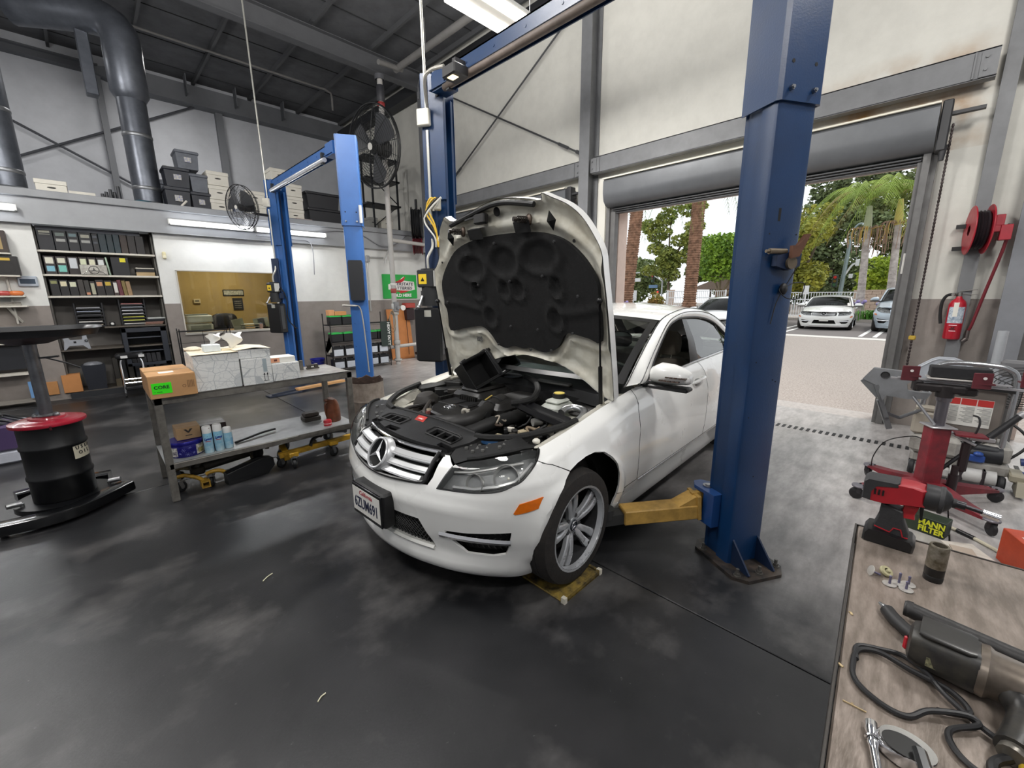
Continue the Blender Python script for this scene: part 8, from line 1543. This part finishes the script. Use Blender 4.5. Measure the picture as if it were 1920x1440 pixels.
m = MB(); m.bb(-.13, -.05, -.19, .0, -.04, .02, .004); m.bb(-.14, -.03, -.22, -.14, -.12, .02, .004); m.bb(-.10, .0, -.16, -.10, .02, .12, .004); m.bb(.0, .2, -.16, -.14, -.10, .05); m.obj('arm_bracket', M('a82030', .4, n=9, na=.2), t)
for z in (-.16, .06): m = MB(); m.bb(.14, .19, .06, .16, z-.02, z+.02); m.obj('mount_foot', BLK, t)
m = MB(); m.tube(cat_rom([(-.10, -.20, .0), (-.06, -.19, -.2), (.05, -.14, -.62), (.10, -.10, -.95), (.12, -.085, -1.0)], 7), .013, 8); m.obj('hanging_hose', M('6b1a25', .45), t); m = MB(); m.cyl((.12, -.085, -1.0), (.12, -.085, -1.09), .016, n=10); m.cyl((.12, -.085, -1.09), (.12, -.06, -1.12), .022, n=10); m.cyl((-.10, -.20, .03), (-.10, -.20, -.03), .018, n=10); m.obj('coupler', M('6a6360', .35, .7), t)
# ---------------------------------------------------------------- red stand with crossed caster legs
t = thing('support_stand', 'worn red telescoping support stand on four caster legs', 'stand', (4.21, -.14, 0))
for ex, ey in ((-.26, .38), (-.30, -.34), (.40, -.40), (.34, .36)):
    L = hypot(ex, ey); d = np.array((ex/L, ey/L, 0)); n_ = np.array((-d[1], d[0], 0)); m = MB(); R = []
    for q, w, zt, zb in ((.02, .05, .19, .08), (.12, .055, .175, .085), (.6*L, .045, .135, .09), (L-.05, .04, .112, .095), (L, .025, .11, .10)): c = d*q; R.append([c+n_*w+(0, 0, zb), c-n_*w+(0, 0, zb), c-n_*w+(0, 0, zt), c+n_*w+(0, 0, zt)])
    m.rings(R); lg = m.obj('leg', REDP, t, smooth=20); m = MB(); c = d*(L-.03); m.lathe([(.0, .113), (.042, .113), (.046, .106), (.044, .099), (0, .098)], c, n=18); m.obj('leg_tip', M('77747a', .4, .5), lg)
    m = MB()
    for a, b in ((-.09, -.02), (-.09, .02), (-.05, -.02), (-.05, .02)): p = d*(L+a)+n_*b; m.cyl(p+(0, 0, .113), p+(0, 0, .118), .007, n=6)
    o = m.obj('leg_bolt', BLK, lg); o['kind'] = 'stuff'
    c = d*(L-.02); m = MB(); m.lathe([(0, -.015), (.035, -.015), (.045, -.008), (.045, .008), (.035, .015), (0, .015)], c+np.array((0, 0, .046)), n_*.9+d*.4, 20); m.lathe([(0, .016), (.014, .018), (0, .02)], c+np.array((0, 0, .046)), n_*.9+d*.4, 10); m.obj('caster_wheel', M('1d1c1f', .5), t); m = MB(); m.bar(c+n_*.02+(0, 0, .05), c+n_*.02+(0, 0, .10), .025, .004); m.bar(c-n_*.02+(0, 0, .05), c-n_*.02+(0, 0, .10), .025, .004); m.obj('caster_fork', M('3f3d40', .4, .5), t)
def post(m, z0, z1, w, cx=0, cy=0, r=.5): m.bb(-w, w, -w, w, z0, z1, .006, np.array(Matrix.Rotation(r, 3, 'Z')), (cx, cy, 0))
m = MB(); post(m, .08, .60, .055); m.obj('outer_tube', REDP, t); m = MB(); m.bb(-.075, .075, -.075, .075, .60, .612, .004, np.array(Matrix.Rotation(.5, 3, 'Z')), (0, 0, 0)); m.obj('collar', M('b9b8ba', .35, .7), t)
m = MB(); m.cyl((0, 0, .61), (0, 0, .80), .034, n=20); m.lathe([(.04, .79), (.042, .80), (.042, .82), (.03, .83)], n=20); m.obj('ram', M('77747a', .3, .85), t)
m = MB(); m.cyl((0, 0, .82), (0, 0, .90), .05, n=16); m.box((0, .03, .88), (.09, .26, .05), .1, .01); m.box((0, .15, .885), (.07, .05, .08), .3, .01); m.box((.02, -.10, .87), (.08, .1, .05), .3, .01); m.obj('saddle', M('241f20', .5, .3, n=20, na=.3), t)
for y, z, a in ((-.17, .94, .3), (-.38, .96, -.2), (.19, .95, .2)): m = MB(); m.box((0 if y > -.3 else .12, y, z), (.05, .10, .010), .2, 0); m.box((-.02 if y > -.3 else .10, y+.03*a, z+.02), (.010, .10, .11), .3+a*.3, .003); br = m.obj('angle_bracket', M('5a1d26', .5, n=12, na=.3), t); m = MB(); m.cyl((-.03 if y > -.3 else .09, y, z+.04), (-.028 if y > -.3 else .092, y, z+.04), .010, n=8); m.obj('bracket_hole', M('cfc9c6', .4), br)
m = MB(); m.bar((.04, .30, .915), (.10, -.42, .905), .04, .012); m.bar((.02, .26, .925), (.08, -.30, .93), .06, .006); m.obj('cross_arm', M('a5a3a6', .4, .5), t)
m = MB(); m.tube([(-.02, .16, .80), (-.05, .02, .62)], .010, 8); m.tube([(-.02, -.02, .60), (.02, -.12, .54), (.03, -.2, .50)], .012, 8); m.obj('release_rod', M('a5a5a8', .3, .8), t)
m = MB(); m.tube([(.02, -.06, .28), (.06, -.22, .53)], .013, 8); m.tube([(.06, -.22, .53), (.09, -.34, .70)], .011, 8); m.cyl((.07, -.26, .56), (.1, -.37, .73), .020, n=12); m.tube(cat_rom([(.06, -.19, .57), (.06, -.20, .64), (.07, -.19, .69), (.07, -.16, .70)], 4), .006, 6); m.obj('pump_lever', M('1d1d20', .5), t); m = MB(); m.box((.06, -.22, .545), (.06, .13, .03), .2, .006); m.obj('lever_bracket', M('a9a8aa', .4, .6), t); m = MB(); m.cyl((.10, -.37, .73), (.105, -.39, .755), .022, n=12); m.obj('lever_joint', M('a9a8aa', .4, .6), t)
m = MB(); m.cyl((.02, -.13, .13), (.02, -.13, .26), .028, n=14); m.cyl((.02, -.13, .26), (.02, -.13, .33), .02, n=12); m.box((.05, -.16, .40), (.06, .05, .22), 0, .01); m.obj('hydraulic_pump', M('2a2022', .45, .2), t); m = MB(); m.box((.02, -.16, .57), (.12, .16, .012), .2, 0); m.obj('pump_bracket', REDP, t)
m = MB(); m.tube(cat_rom([(.3, .33, .11), (.15, .32, .25), (.1, .26, .40), (.15, .12, .46), (.25, .05, .42)], 6), .004, 6); m.obj('drain_wire', BLK, t)
t = thing('foam_pad', 'black foam block lying on top of the red stand', 'pad', (4.30, -.19, .945)); m = MB(); m.box((0, 0, .045), (.12, .30, .08), .12, .006); m.obj('foam', M('1b1b1e', .8, n=40, na=.2), t); m = MB(); m.box((-.02, .0, .002), (.15, .32, .004), .12, 0); m.obj('backing', M('b9b4b0', .5), t)
t = thing('suspension_subframe', 'grey cast aluminium subframe arm leaning left of the red stand', 'subframe', (4.62, .16, .0)); ALU = M('85878a', .45, .35, n=8, na=.2, b=.05)
m = MB(); P = [(.13, .93), (-.12, .92), (-.14, .88), (-.09, .82), (-.10, .77), (-.17, .765), (-.24, .77), (-.22, .72), (-.10, .70), (.02, .71), (.04, .66), (.06, .71), (.10, .79), (.19, .83)]
m.rings([[(x, y*1.0, z) for y, z in P] for x in (-.03, .03)]); m.obj('casting', ALU, t, smooth=20); m = MB(); m.lathe([(.02, 0), (.03, .004), (.028, .01)], (-.03, .05, .88), (-1, 0, 0), 16); m.cyl((-.031, .05, .88), (-.033, .05, .88), .022, n=14); m.obj('bush', M('2a2a2b', .5), t)
m = MB(); m.bar((0, .10, .79), (.02, .0, .52), .07, .03); m.bar((0, .18, .83), (0, .06, .70), .05, .06); m.bar((.02, .06, .66), (.04, -.03, .42), .05, .04); m.obj('lower_arm', M('6f7173', .45, .4), t)
m = MB(); m.tube([(.02, .03, .56), (.14, -.08, .50), (.32, -.24, .585)], .014, 8); m.obj('prop_rod', M('6c6d70', .5, .4), t)
# ---------------------------------------------------------------- service machine on a tubular cart
t = thing('service_cart', 'worn grey service machine cart with tubular chrome handle and red-topped instruction panel', 'cart', (5.05, -.30, 0)); GRYP = M('a5a29c', .55, n=7, na=.2, n2='7d7a75'); 
m = MB(); m.tube(cat_rom([(-.1, .26, .25), (-.08, .25, .80), (-.06, .22, .93), (-.05, .12, .975), (-.05, -.08, .975), (-.05, -.18, .955), (-.05, -.235, .88), (-.06, -.24, .6), (-.08, -.235, .2)], 6), .019, 10); m.obj('handle_tube', M('a9abae', .25, .85), t)
m = MB(); m.bb(-.04, .05, -.21, .22, .34, .80, .01); m.obj('back_panel', M('6f6862', .55, n=6, na=.15), t); m = MB(); m.bar((-.07, .25, .80), (-.07, -.24, .785), .03, .025); m.obj('cross_rail', BLK, t)
m = MB(); m.bb(-.044, -.04, -.15, .13, .46, .69); pn = m.obj('instruction_panel', M('d9d8d2', .5), t); m = MB()
for k in range(3): m.bb(-.046, -.044, -.148+.092*k, -.062+.092*k, .635, .688)
m.obj('red_header', M('b3322f', .5), pn); m = MB()
for k in range(13): 
    for c in range(3): m.bb(-.0452, -.044, -.145+.092*c, -.145+.092*c+.05+.03*((k*7+c*3) % 3)/2, .49+.0105*k, .495+.0105*k)
o = m.obj('fine_print', M('8d8d8a', .6), pn); o['kind'] = 'stuff'; text('AIR  SYS', .022, M('3c3c3e', .5), (-.0455, .08, .474), (0, -1, 0), (0, 0, 1), pn, world=False) if 0 else None
m = MB(); m.bb(-.14, .2, -.30, .27, .10, .20, .02); m.bb(-.2, .05, -.02, .29, .20, .36, .03); m.bb(-.1, .2, -.30, -.14, .2, .34, .02); m.obj('base_housing', GRYP, t); m = MB(); m.bb(-.18, -.05, .16, .30, .36, .56, .02); m.bb(-.17, -.06, .17, .29, .56, .60, .01); m.obj('side_module', M('b3ab9d', .55, n=8, na=.15), t)
m = MB(); m.cyl((-.1, .15, .24), (-.08, -.25, .26), .07, n=20); m.cyl((-.12, .05, .31), (-.1, -.22, .30), .035, n=14); m.obj('hose_bundle', M('1b1d22', .5), t); m = MB(); m.bb(-.17, -.12, -.16, -.02, .20, .26, .01); m.ball((-.16, -.12, .27), (.03, .03, .02), 10, 6); m.obj('blue_fitting', M('2c4f9a', .4), t)
m = MB(); m.bb(-.18, -.13, -.02, .22, .02, .11, .02); m.cyl((-.16, .02, .08), (-.15, -.24, .09), .055, n=18); m.obj('white_tank', M('c3c2c0', .45, n=9, na=.15), t); m = MB(); m.bb(-.215, -.12, -.06, -.03, .02, .15, .01); m.obj('tank_strap', M('2b2428', .5), t); m = MB(); m.bb(-.215, -.12, -.18, -.16, .02, .15, .01); m.obj('tank_strap', M('2b2428', .5), t)
for x, y in ((-.16, .25), (.15, .25), (-.16, -.27), (.15, -.27)): m = MB(); m.lathe([(0, -.02), (.05, -.02), (.06, -.01), (.06, .01), (.05, .02), (0, .02)], (x, y, .06), (0, 1, 0), 20); m.obj('caster_wheel', M('202023', .6), t)
m = MB(); m.bb(-.2, .0, -.38, -.30, .10, .16, .01); m.prism([(-.24, .02), (.0, .02), (-.06, .12), (-.18, .12)], (-.05, -.34, 0), (1, 0, 0), (0, 0, 1), .05); m.obj('foot_plate', M('9a9482', .5), t); m = MB(); m.cyl((.0, -.36, .22), (.0, -.42, .23), .03, n=14); m.cyl((-.05, -.37, .13), (-.05, -.44, .13), .028, n=14); m.obj('knob', M('2d3f7a', .4), t)
m = MB(); m.tube(cat_rom([(-.05, -.24, .55), (-.08, -.34, .46), (-.06, -.36, .36), (-.08, -.28, .24), (-.12, -.2, .18)], 6), .010, 6); m.obj('hose', BLK, t)
t = thing('plastic_shield', 'light grey plastic splash shield leaning behind the cart handle', 'panel', (5.25, -.14, .70)); m = MB(); P = [(-.19, .0), (-.20, .10), (-.17, .22), (-.10, .27), (-.05, .29), (.05, .29), (.09, .27), (.17, .20), (.20, .08), (.15, -.02), (.0, -.04)]
m.rings([[(x+.06*z, y*s, z*s) for y, z in P] for x, s in ((0, 1), (-.012, 1), (-.02, .97))]); m.obj('shell', M('9a9ea5', .5, n=8, na=.12), t, smooth=30); m = MB(); m.tube([(-.02+.06*z, y*.93, z*.93) for y, z in P], .007, 6, True); m.obj('raised_edge', M('aeb2b8', .5), t)
m = MB(); m.tube([(.02, -.1, .0), (.04, -.1, -.35)], .012, 6); m.tube([(.02, .1, .0), (.04, .1, -.35)], .012, 6); m.obj('prop', M('55575a', .5), t)
t = thing('fan_guard', 'loose black wire fan guard beside the cart handle', 'fan guard', (5.5, -.62, .55)); m = MB()
for k in range(1, 10): rr = .26*k/9; m.tube([(-.12*sqrt(max(0, 1-(rr/.26)**2)), rr*cos(q), .2+rr*.75*sin(q)) for q in np.linspace(0, 2*pi, 30, endpoint=False)], .0035, 4, True)
for k in range(12): a = pi*k/6; m.tube([(-.12*sqrt(max(0, 1-q*q)), .26*q*cos(a), .2+.26*.75*q*sin(a)) for q in np.linspace(0, 1, 6)], .0035, 4)
o = m.obj('wire_cage', M('1a1a1c', .5), t); m = MB(); m.bb(-.02, .1, -.2, .14, .28, .42, .02); m.obj('motor', M('6a6a6c', .5), t); m = MB(); m.tube([(0, -.1, .05), (.02, -.2, -.25), (.05, -.25, -.55)], .018, 8); m.tube([(0, .1, .05), (.04, .2, -.2), (.05, .25, -.55)], .018, 8); m.obj('stand_leg', M('2a2a2c', .5), t)
t = thing('clear_tube', 'clear plastic tube standing upright at the right pier', 'tube', (6.15, -.50, 0)); m = MB(); m.lathe([(.038, .0), (.038, 1.18), (.032, 1.18), (.032, .0)], n=20); m.obj('tube', M('b9bcc0', .2, n=6, na=.1, alpha=.62), t); m = MB(); m.lathe([(0, 0), (.06, 0), (.06, .02), (0, .02)], n=16); m.obj('foot', M('77797c', .5), t)
# floor clutter behind the workbench
t = thing('filter_carton', 'green-black filter carton with yellow lettering on the floor behind the workbench', 'box', (3.72, -.16, 0), radians(-105)); m = MB(); m.bb(-.13, .11, -.06, .06, 0, .11, .002); m.obj('carton', M('1d2b1c', .5, n=12, na=.2), t)
m = MB(); m.add([(-.13, -.0605, .0), (-.02, -.0605, .0), (.0, -.0605, .055), (-.02, -.0605, .11), (-.13, -.0605, .11)], [(0, 1, 2, 3, 4)]); m.obj('dark_chevron', M('2f3a2a', .5), t)
text('MANN\nFILTER', .052, M('d5d630', .5), (.045, -.0615, .055), (1, 0, 0), (0, 0, 1), t, world=False, bold=.0018, wide=.82)
t = thing('paper_sheet', 'torn paper sheet on the floor by the filter carton', 'paper', (3.55, -.36, .0)); m = MB(); m.box((0, 0, .004), (.22, .16, .006), .5); m.obj('sheet', M('c9c2b8', .7, n=14, na=.2), t); m = MB(); m.box((-.05, .02, .012), (.16, .10, .006), .2); m.obj('flap', M('a89a8c', .7), t)
t = thing('air_hose', 'pale air hose crossing the floor behind the workbench', 'hose', (3.95, -.09, 0)); m = MB(); m.tube(cat_rom([(.1, .2, .012), (0, 0, .012), (-.06, -.12, .012), (-.13, -.24, .012), (-.22, -.34, .012), (-.34, -.44, .012), (-.5, -.5, .012)], 6), .011, 8); m.obj('hose', M('b9b39f', .45), t); m = MB(); m.cyl((-.12, -.225, .012), (-.18, -.30, .012), .014, n=10); m.obj('joint', BLK, t)
t = thing('parts_carton', 'orange-red printed carton at the right edge behind the workbench', 'box', (3.45, -.66, 0), .35); m = MB(); m.bb(-.2, .2, -.13, .13, 0, .20, .003); m.obj('carton', M('b5401f', .55, n=7, na=.25), t); m = MB(); m.bb(-.201, -.2, -.10, .02, .08, .16); m.bb(-.15, .1, -.1, .1, .2, .201); m.obj('white_panel', M('d9cfc8', .5, n=30, na=.2), t)
# ---------------------------------------------------------------- foreground workbench
def topmat():
    t = M('6f655c', .35, .25, n=9, na=.4, n2='978b82', b=.10, bs=40, st=(1, 4, 1), det=8); return t
wbn = thing('workbench', 'worn brown steel workbench in the right foreground', 'workbench', (1.475, .068, 0), radians(3.5))
m = MB(); m.bb(-1.32, 0, -1.15, 0, .868, .90, .003); m.obj('bench_top', topmat(), wbn); m = MB(); m.bb(-1.32, 0, .0015, .006, .84, .905, .001); m.bb(.0, .004, -1.15, .006, .84, .902, .001); m.obj('edge_strip', M('4a4744', .45, .5), wbn)
m = MB(); m.bb(-1.32, -.02, -1.1, -.02, .80, .868); m.obj('apron', M('2b2a2a', .6), wbn)
for x in (-1.28, -.07):
    for y in (-1.08, -.07): m = MB(); m.bb(x, x+.05, y, y+.05, 0, .80, .004); m.obj('leg', M('3a3a3b', .5, .3), wbn)
Z = .90
def YZ(name, label, cat, X, Y, grp=None): return thing(name, label, cat, (X, Y, Z), 0, grp)
# impact driver: side profile in the Y-Z plane (y runs left in the picture)
t = YZ('impact_driver', 'red and black cordless impact driver standing on its battery', 'power tool', 1.43, 0); DKG = M('2c2c2e', .6, n=30, na=.25, b=.08, bs=120); DR = M('9a1c26', .4, n=20, na=.15)
def side(m, P, w, bev=.006):
    P = [(y, z) for y, z in P]; a = sum(P[i][0]*P[(i+1) % len(P)][1]-P[(i+1) % len(P)][0]*P[i][1] for i in range(len(P))); P = P if a > 0 else P[::-1]; c = np.mean(P, 0)
    def sh(s): return [(c[0]+(p[0]-c[0])*s, c[1]+(p[1]-c[1])*s) for p in P]
    m.rings([[(x, y, z) for y, z in sh(s)] for x, s in ((-w, .90), (-w*.8, 1), (w*.8, 1), (w, .90))])
m = MB(); side(m, [(.052, .0), (-.050, -.0), (-.052, .02), (-.045, .03), (.045, .038), (.052, .025)], .038); m.obj('battery', M('121214', .35), t)
m = MB(); side(m, [(.030, .032), (-.036, .026), (-.036, .04), (-.022, .075), (-.018, .10), (.026, .115), (.028, .07), (.034, .045)], .021); g = m.obj('grip', DKG, t); m = MB(); m.tube([(-.0215, y, z) for y, z in ((.032, .043), (.0, .036), (-.006, .05), (-.02, .05), (-.026, .032), (-.036, .032))], .0018, 5); m.obj('red_piping', DR, g)
m = MB(); side(m, [(.066, .117), (.066, .164), (.058, .172), (-.030, .176), (-.052, .172), (-.054, .128), (-.02, .122), (.02, .112), (.05, .112)], .031); m.obj('motor_housing', DR, t, smooth=30)
m = MB(); side(m, [(.0675, .115), (.0675, .166), (.060, .1745), (-.002, .1775), (-.004, .168), (.04, .158), (.05, .14), (.05, .113)], .0325); m.obj('rear_cap', DKG, t, smooth=30)
m = MB()
for k in range(3): m.bb(-.0328, -.031, .040-.008*k, .044-.008*k, .135, .150)
m.obj('vent_slot', BLK, t)
m = MB(); m.lathe([(.032, .0), (.033, .02), (.030, .035), (.022, .045), (.012, .05), (.012, .056), (0, .056)], (0, -.050, .150), (0, -1, -.02), 24); m.obj('gear_case', M('2b2b2d', .5, .3, n=25, na=.2), t)
m = MB(); m.lathe([(.033, .026), (.0345, .028), (.0345, .034), (.031, .036)], (0, -.050, .150), (0, -1, -.02), 10); m.obj('bumper_ring', DKG, t)
m = MB(); m.cyl((0, -.106, .149), (0, -.122, .148), .010, n=12); m.cyl((0, -.120, .148), (.0, -.150, .143), .005, n=10); m.obj('extension_bit', M('333336', .35, .7), t); m = MB(); m.cyl((0, -.150, .143), (0, -.178, .138), .0085, .0095, 16); m.obj('socket', CHR, t)
m = MB(); side(m, [(-.018, .122), (-.046, .120), (-.040, .095), (-.042, .082), (-.020, .080), (-.016, .10)], .012); m.obj('trigger', M('b0242c', .4), t); m = MB(); side(m, [(-.046, .12), (-.054, .12), (-.056, .085), (-.05, .085)], .008); m.obj('trigger_guard', BLK, t)
t = YZ('deep_socket', 'tall tarnished impact socket standing on the bench', 'socket', 1.297, -.087); m = MB(); m.lathe([(.0, .004), (.0165, .0), (.0175, .003), (.0175, .012), (.0165, .014), (.0175, .016), (.0175, .034)], n=28); m.obj('base_band', M('1b1a1a', .45, .3), t); m = MB(); m.lathe([(.0175, .034), (.0178, .036), (.0178, .086), (.0165, .089), (.0125, .089), (.0125, .06), (0, .06)], n=28); m.obj('sleeve', M('8d867a', .4, .7, n=40, na=.4, n2='57503f'), t)
for i, (x, y, tl, lb) in enumerate(((1.222, .020, .9, 'small disc pin lying on edge, leftmost of the pins'), (1.245, -.006, 0, 'brass-coloured ring clip among the disc pins'), (1.205, -.017, 0, 'disc pin with upright stud, front left of the cluster'), (1.222, -.032, 0, 'disc pin with tallest stud, middle of the cluster'), (1.206, -.045, 0, 'disc pin with upright stud, front right of the cluster'), (1.232, -.048, 0, 'disc pin behind the front right pin'))):
    t = YZ('push_pin', lb, 'fastener', x, y, 'loose disc pins on the workbench')
    if i == 0: t.rotation_euler = (1.9, 0, .4); t.location.z += .010
    if i == 1:
        m = MB(); m.lathe([(.006, .0), (.012, .0), (.0135, .004), (.012, .008), (.006, .008)], n=22); m.lathe([(.0, .004), (.005, .006), (.004, .012), (0, .013)], (0, -.002, 0), n=10); m.obj('ring', M('a8a27f', .5, n=40, na=.2), t); t.rotation_euler = (.5, -.35, 0); t.location.z += .006
    else: m = MB(); m.lathe([(0, .0), (.0125, .001), (.013, .002), (.0125, .003), (0, .0035)], n=22); m.obj('disc', M('b5b2ad', .4, .5), t); m = MB(); m.lathe([(.0025, .003), (.0022, .016), (.0026, .018), (.0026, .022+.006*(i == 3)), (0, .024+.006*(i == 3))], n=8); m.obj('stud', M('6a6780', .4, .5), t)
t = YZ('steel_bar', 'long dark round bar lying across the bench', 'bar', 1.09, -.045); m = MB(); m.tube(cat_rom([(0, 0, .025), (-.006, -.06, .022), (-.02, -.20, .018), (-.04, -.42, .018)], 5), .0155, 18); m.obj('bar', M('2c2b2b', .5, .3, n=18, na=.35, b=.15, bs=60), t); m = MB(); m.lathe([(.0, -.001), (.013, -.001), (.016, .004), (.0162, .012)], (0, .001, .025), (0, -1, 0), 20); m.obj('rounded_end', M('343333', .5, .3), t)
t = YZ('air_whip', 'short black curved air whip with bright fitting, under the bar', 'hose', 1.07, -.02); m = MB(); m.tube(cat_rom([(.005, .0, .013), (-.02, -.015, .013), (-.05, -.045, .013), (-.065, -.09, .012), (-.09, -.13, .013)], 6), .0125, 12); m.obj('hose', M('1b1b1c', .55), t); m = MB(); m.lathe([(.0, .0), (.003, .0), (.004, .006), (.006, .010), (.006, .016), (.008, .018), (.008, .024)], (.022, .013, .013), (-.7, -.6, 0), 14); m.obj('air_fitting', STL, t)
# air impact wrench lying on its side
t = YZ('air_wrench', 'dirty black and bronze air impact wrench lying with its hose', 'power tool', .965, -.052); ax = np.array((-.06, -1, .0)); ax = _n(ax); GBK = M('1d1d1e', .4, n=25, na=.35, n2='38352f', b=.06, bs=60); BRZ = M('8d8379', .35, .75, n=12, na=.4, n2='5d5348')
def lob(m, prof, o, sq=.6, n=28):
    x, y, d = frame(ax); R = []
    for h, rx, ry in prof: R.append([np.array(o)+d*h+x*rx*math.copysign(abs(cos(q))**sq, cos(q))+y*ry*math.copysign(abs(sin(q))**sq, sin(q)) for q in np.linspace(0, 2*pi, n, endpoint=False)])
    m.rings(R)
m = MB(); lob(m, ((0, .022, .020), (.004, .031, .029), (.015, .035, .034), (.075, .037, .037), (.085, .037, .037)), (0, 0, .042)); m.obj('rear_body', GBK, t); m = MB(); lob(m, ((.084, .039, .039), (.094, .0405, .0405), (.100, .036, .036), (.15, .0335, .0335), (.165, .030, .030), (.18, .020, .020), (.20, .014, .014)), (0, 0, .042), .85); m.obj('hammer_case', BRZ, t)
m = MB(); m.bb(-.018, -.010, -.004, .004, .026, .054, .003, None, (0, .002, 0)); lb = m.obj('reverse_button', M('b0202c', .35), t); m = MB(); m.ball((-.024, -.02, .060), .004, 8, 5); m.obj('screw', STL, t)
m = MB(); x_, y_, d_ = frame(ax); s = -1
m.bb(-.0373, -.0365, -.072, -.024, .026, .043); m.obj('name_strip', M('8d8a6a', .6, n=160, na=.9, n2='1b1b1a'), t)
m = MB(); lob(m, ((.012, .030, .004), (.02, .032, .004), (.072, .032, .004), (.08, .028, .004)), (0, 0, .0775)); m.obj('top_plate', M('3a3938', .3, .3, n=20, na=.3), t)
m = MB(); m.tube(cat_rom([(-.02, -.12, .035), (-.055, -.135, .030), (-.10, -.128, .024), (-.135, -.118, .02)], 5), .0215, 14); m.obj('handle', GBK, t); m = MB(); m.cyl((-.133, -.119, .02), (-.145, -.115, .018), .016, n=14); m.obj('inlet', M('77736c', .4, .7), t)
t = YZ('air_hose', 'thin black cable looping over the bench around the air wrench', 'cable', .9, -.05)
m = MB(); P = [(-.045, -.045, .008), (-.02, -.08, .010), (.01, -.06, .012), (.022, -.01, .010), (.035, .03, .008), (.02, .058, .006), (-.02, .063, .006), (-.065, .055, .006), (-.09, .02, .006), (-.088, -.012, .006), (-.06, -.035, .012), (-.035, -.075, .016), (-.04, -.088, .012), (-.075, -.058, .008), (-.105, -.062, .006), (-.125, -.085, .006), (-.12, -.12, .008), (-.10, -.16, .012), (-.06, -.22, .012)]
m.tube(cat_rom(P, 8), .0045, 8); m.obj('cable', M('18181a', .45), t); m = MB(); P = [(.05, .03, .005), (.058, .0, .006), (.03, -.03, .012), (-.01, -.055, .014), (-.04, -.10, .008), (-.055, -.15, .006), (-.06, -.22, .006)]; m.tube(cat_rom([(-.01, .06, .006), (.03, .062, .005)]+P, 8), .0042, 8); m.obj('cable', M('1c1c1e', .45), t); m = MB(); m.tube(cat_rom([(-.075, -.118, .012), (-.10, -.10, .008), (-.14, -.105, .006), (-.17, -.13, .006), (-.16, -.2, .006)], 6), .0065, 8); m.obj('cable', M('18181a', .45), t)
t = YZ('ratchet_wrench', 'chrome ratchet handle at the bottom edge of the bench', 'ratchet', .745, -.022); m = MB(); m.tube(cat_rom([(.008, .0, .010), (-.02, -.004, .010), (-.05, -.010, .009), (-.14, -.03, .009)], 5), [.0085]*4+[.007]*4+[.0055]*8, 12); m.obj('handle', CHR, t); m = MB(); m.lathe([(.0088, 0), (.0098, .002), (.0088, .004)], (-.018, -.004, .010), (-1, -.2, 0), 14); m.obj('ring', CHR, t)
t = YZ('socket_wrench', 'chrome ratchet with round black-faced head at the bottom edge', 'ratchet', .735, -.062); m = MB(); R = []
for z, s in ((.002, .92), (.004, 1), (.020, 1), (.024, .94)): R.append([(.026*s*cos(q), .033*s*sin(q), z) for q in np.linspace(0, 2*pi, 32, endpoint=False)])
m.rings(R); m.obj('head', CHR, t); m = MB(); m.rings([[(-.006+.019*cos(q), .003+.025*sin(q), z) for q in np.linspace(0, 2*pi, 24, endpoint=False)] for z in (.020, .0247)]); m.obj('dark_face', M('121212', .4), t); m = MB(); m.bar((-.005, -.010, .032), (-.06, -.024, .030), .016, .012, ch=.004); m.bar((-.055, -.022, .030), (-.16, -.05, .02), .013, .013, ch=.004); m.obj('handle', M('d9dadc', .15, 1), t)
t = YZ('yellow_fitting', 'yellow-handled fitting at the right picture edge of the bench', 'fitting', .82, -.185); m = MB(); m.tube(cat_rom([(.04, .01, .012), (0, 0, .012), (-.05, .01, .010)], 5), .011, 10); m.obj('grip', M('b99a2c', .45, n=20, na=.2), t); m = MB(); m.cyl((.04, .01, .012), (.065, .012, .014), .012, .008, 12); m.obj('ferrule', CHR, t)
for i, (x, y, lb) in enumerate(((1.03, .032, 'tiny tan chip on the bench left of the bar end'), (.86, .028, 'tiny pale chip on the bench left of the cable loop'), (.78, .0, 'thin wire scrap on the bench near the ratchets'))): t = YZ('debris_chip', lb, 'chip', x, y); m = MB(); m.box((0, 0, .0015), (.008 if i < 2 else .03, .004 if i < 2 else .0012, .002), .6*i+.4); m.obj('chip', M('b5a07a', .7), t); m = MB(); m.box((.003, .003, .001), (.004, .003, .0015), .3); m.obj('flake', M('8d7a5a', .7), t)
# litter on the floor
for i, (x, y, l, a, lb) in enumerate(((.49, 2.46, .035, .5, 'pale sliver on the dark floor in front of the bench'), (.42, 1.5, .02, .3, 'tiny yellow fleck on the foreground floor'))): t = thing('floor_scrap', lb, 'scrap', (x, y, 0), a); m = MB(); m.tube(cat_rom([(-l, 0, .003), (0, .006, .004), (l, .004, .003)], 4), .0028, 5); m.obj('sliver', M('d9d4b8', .6), t)
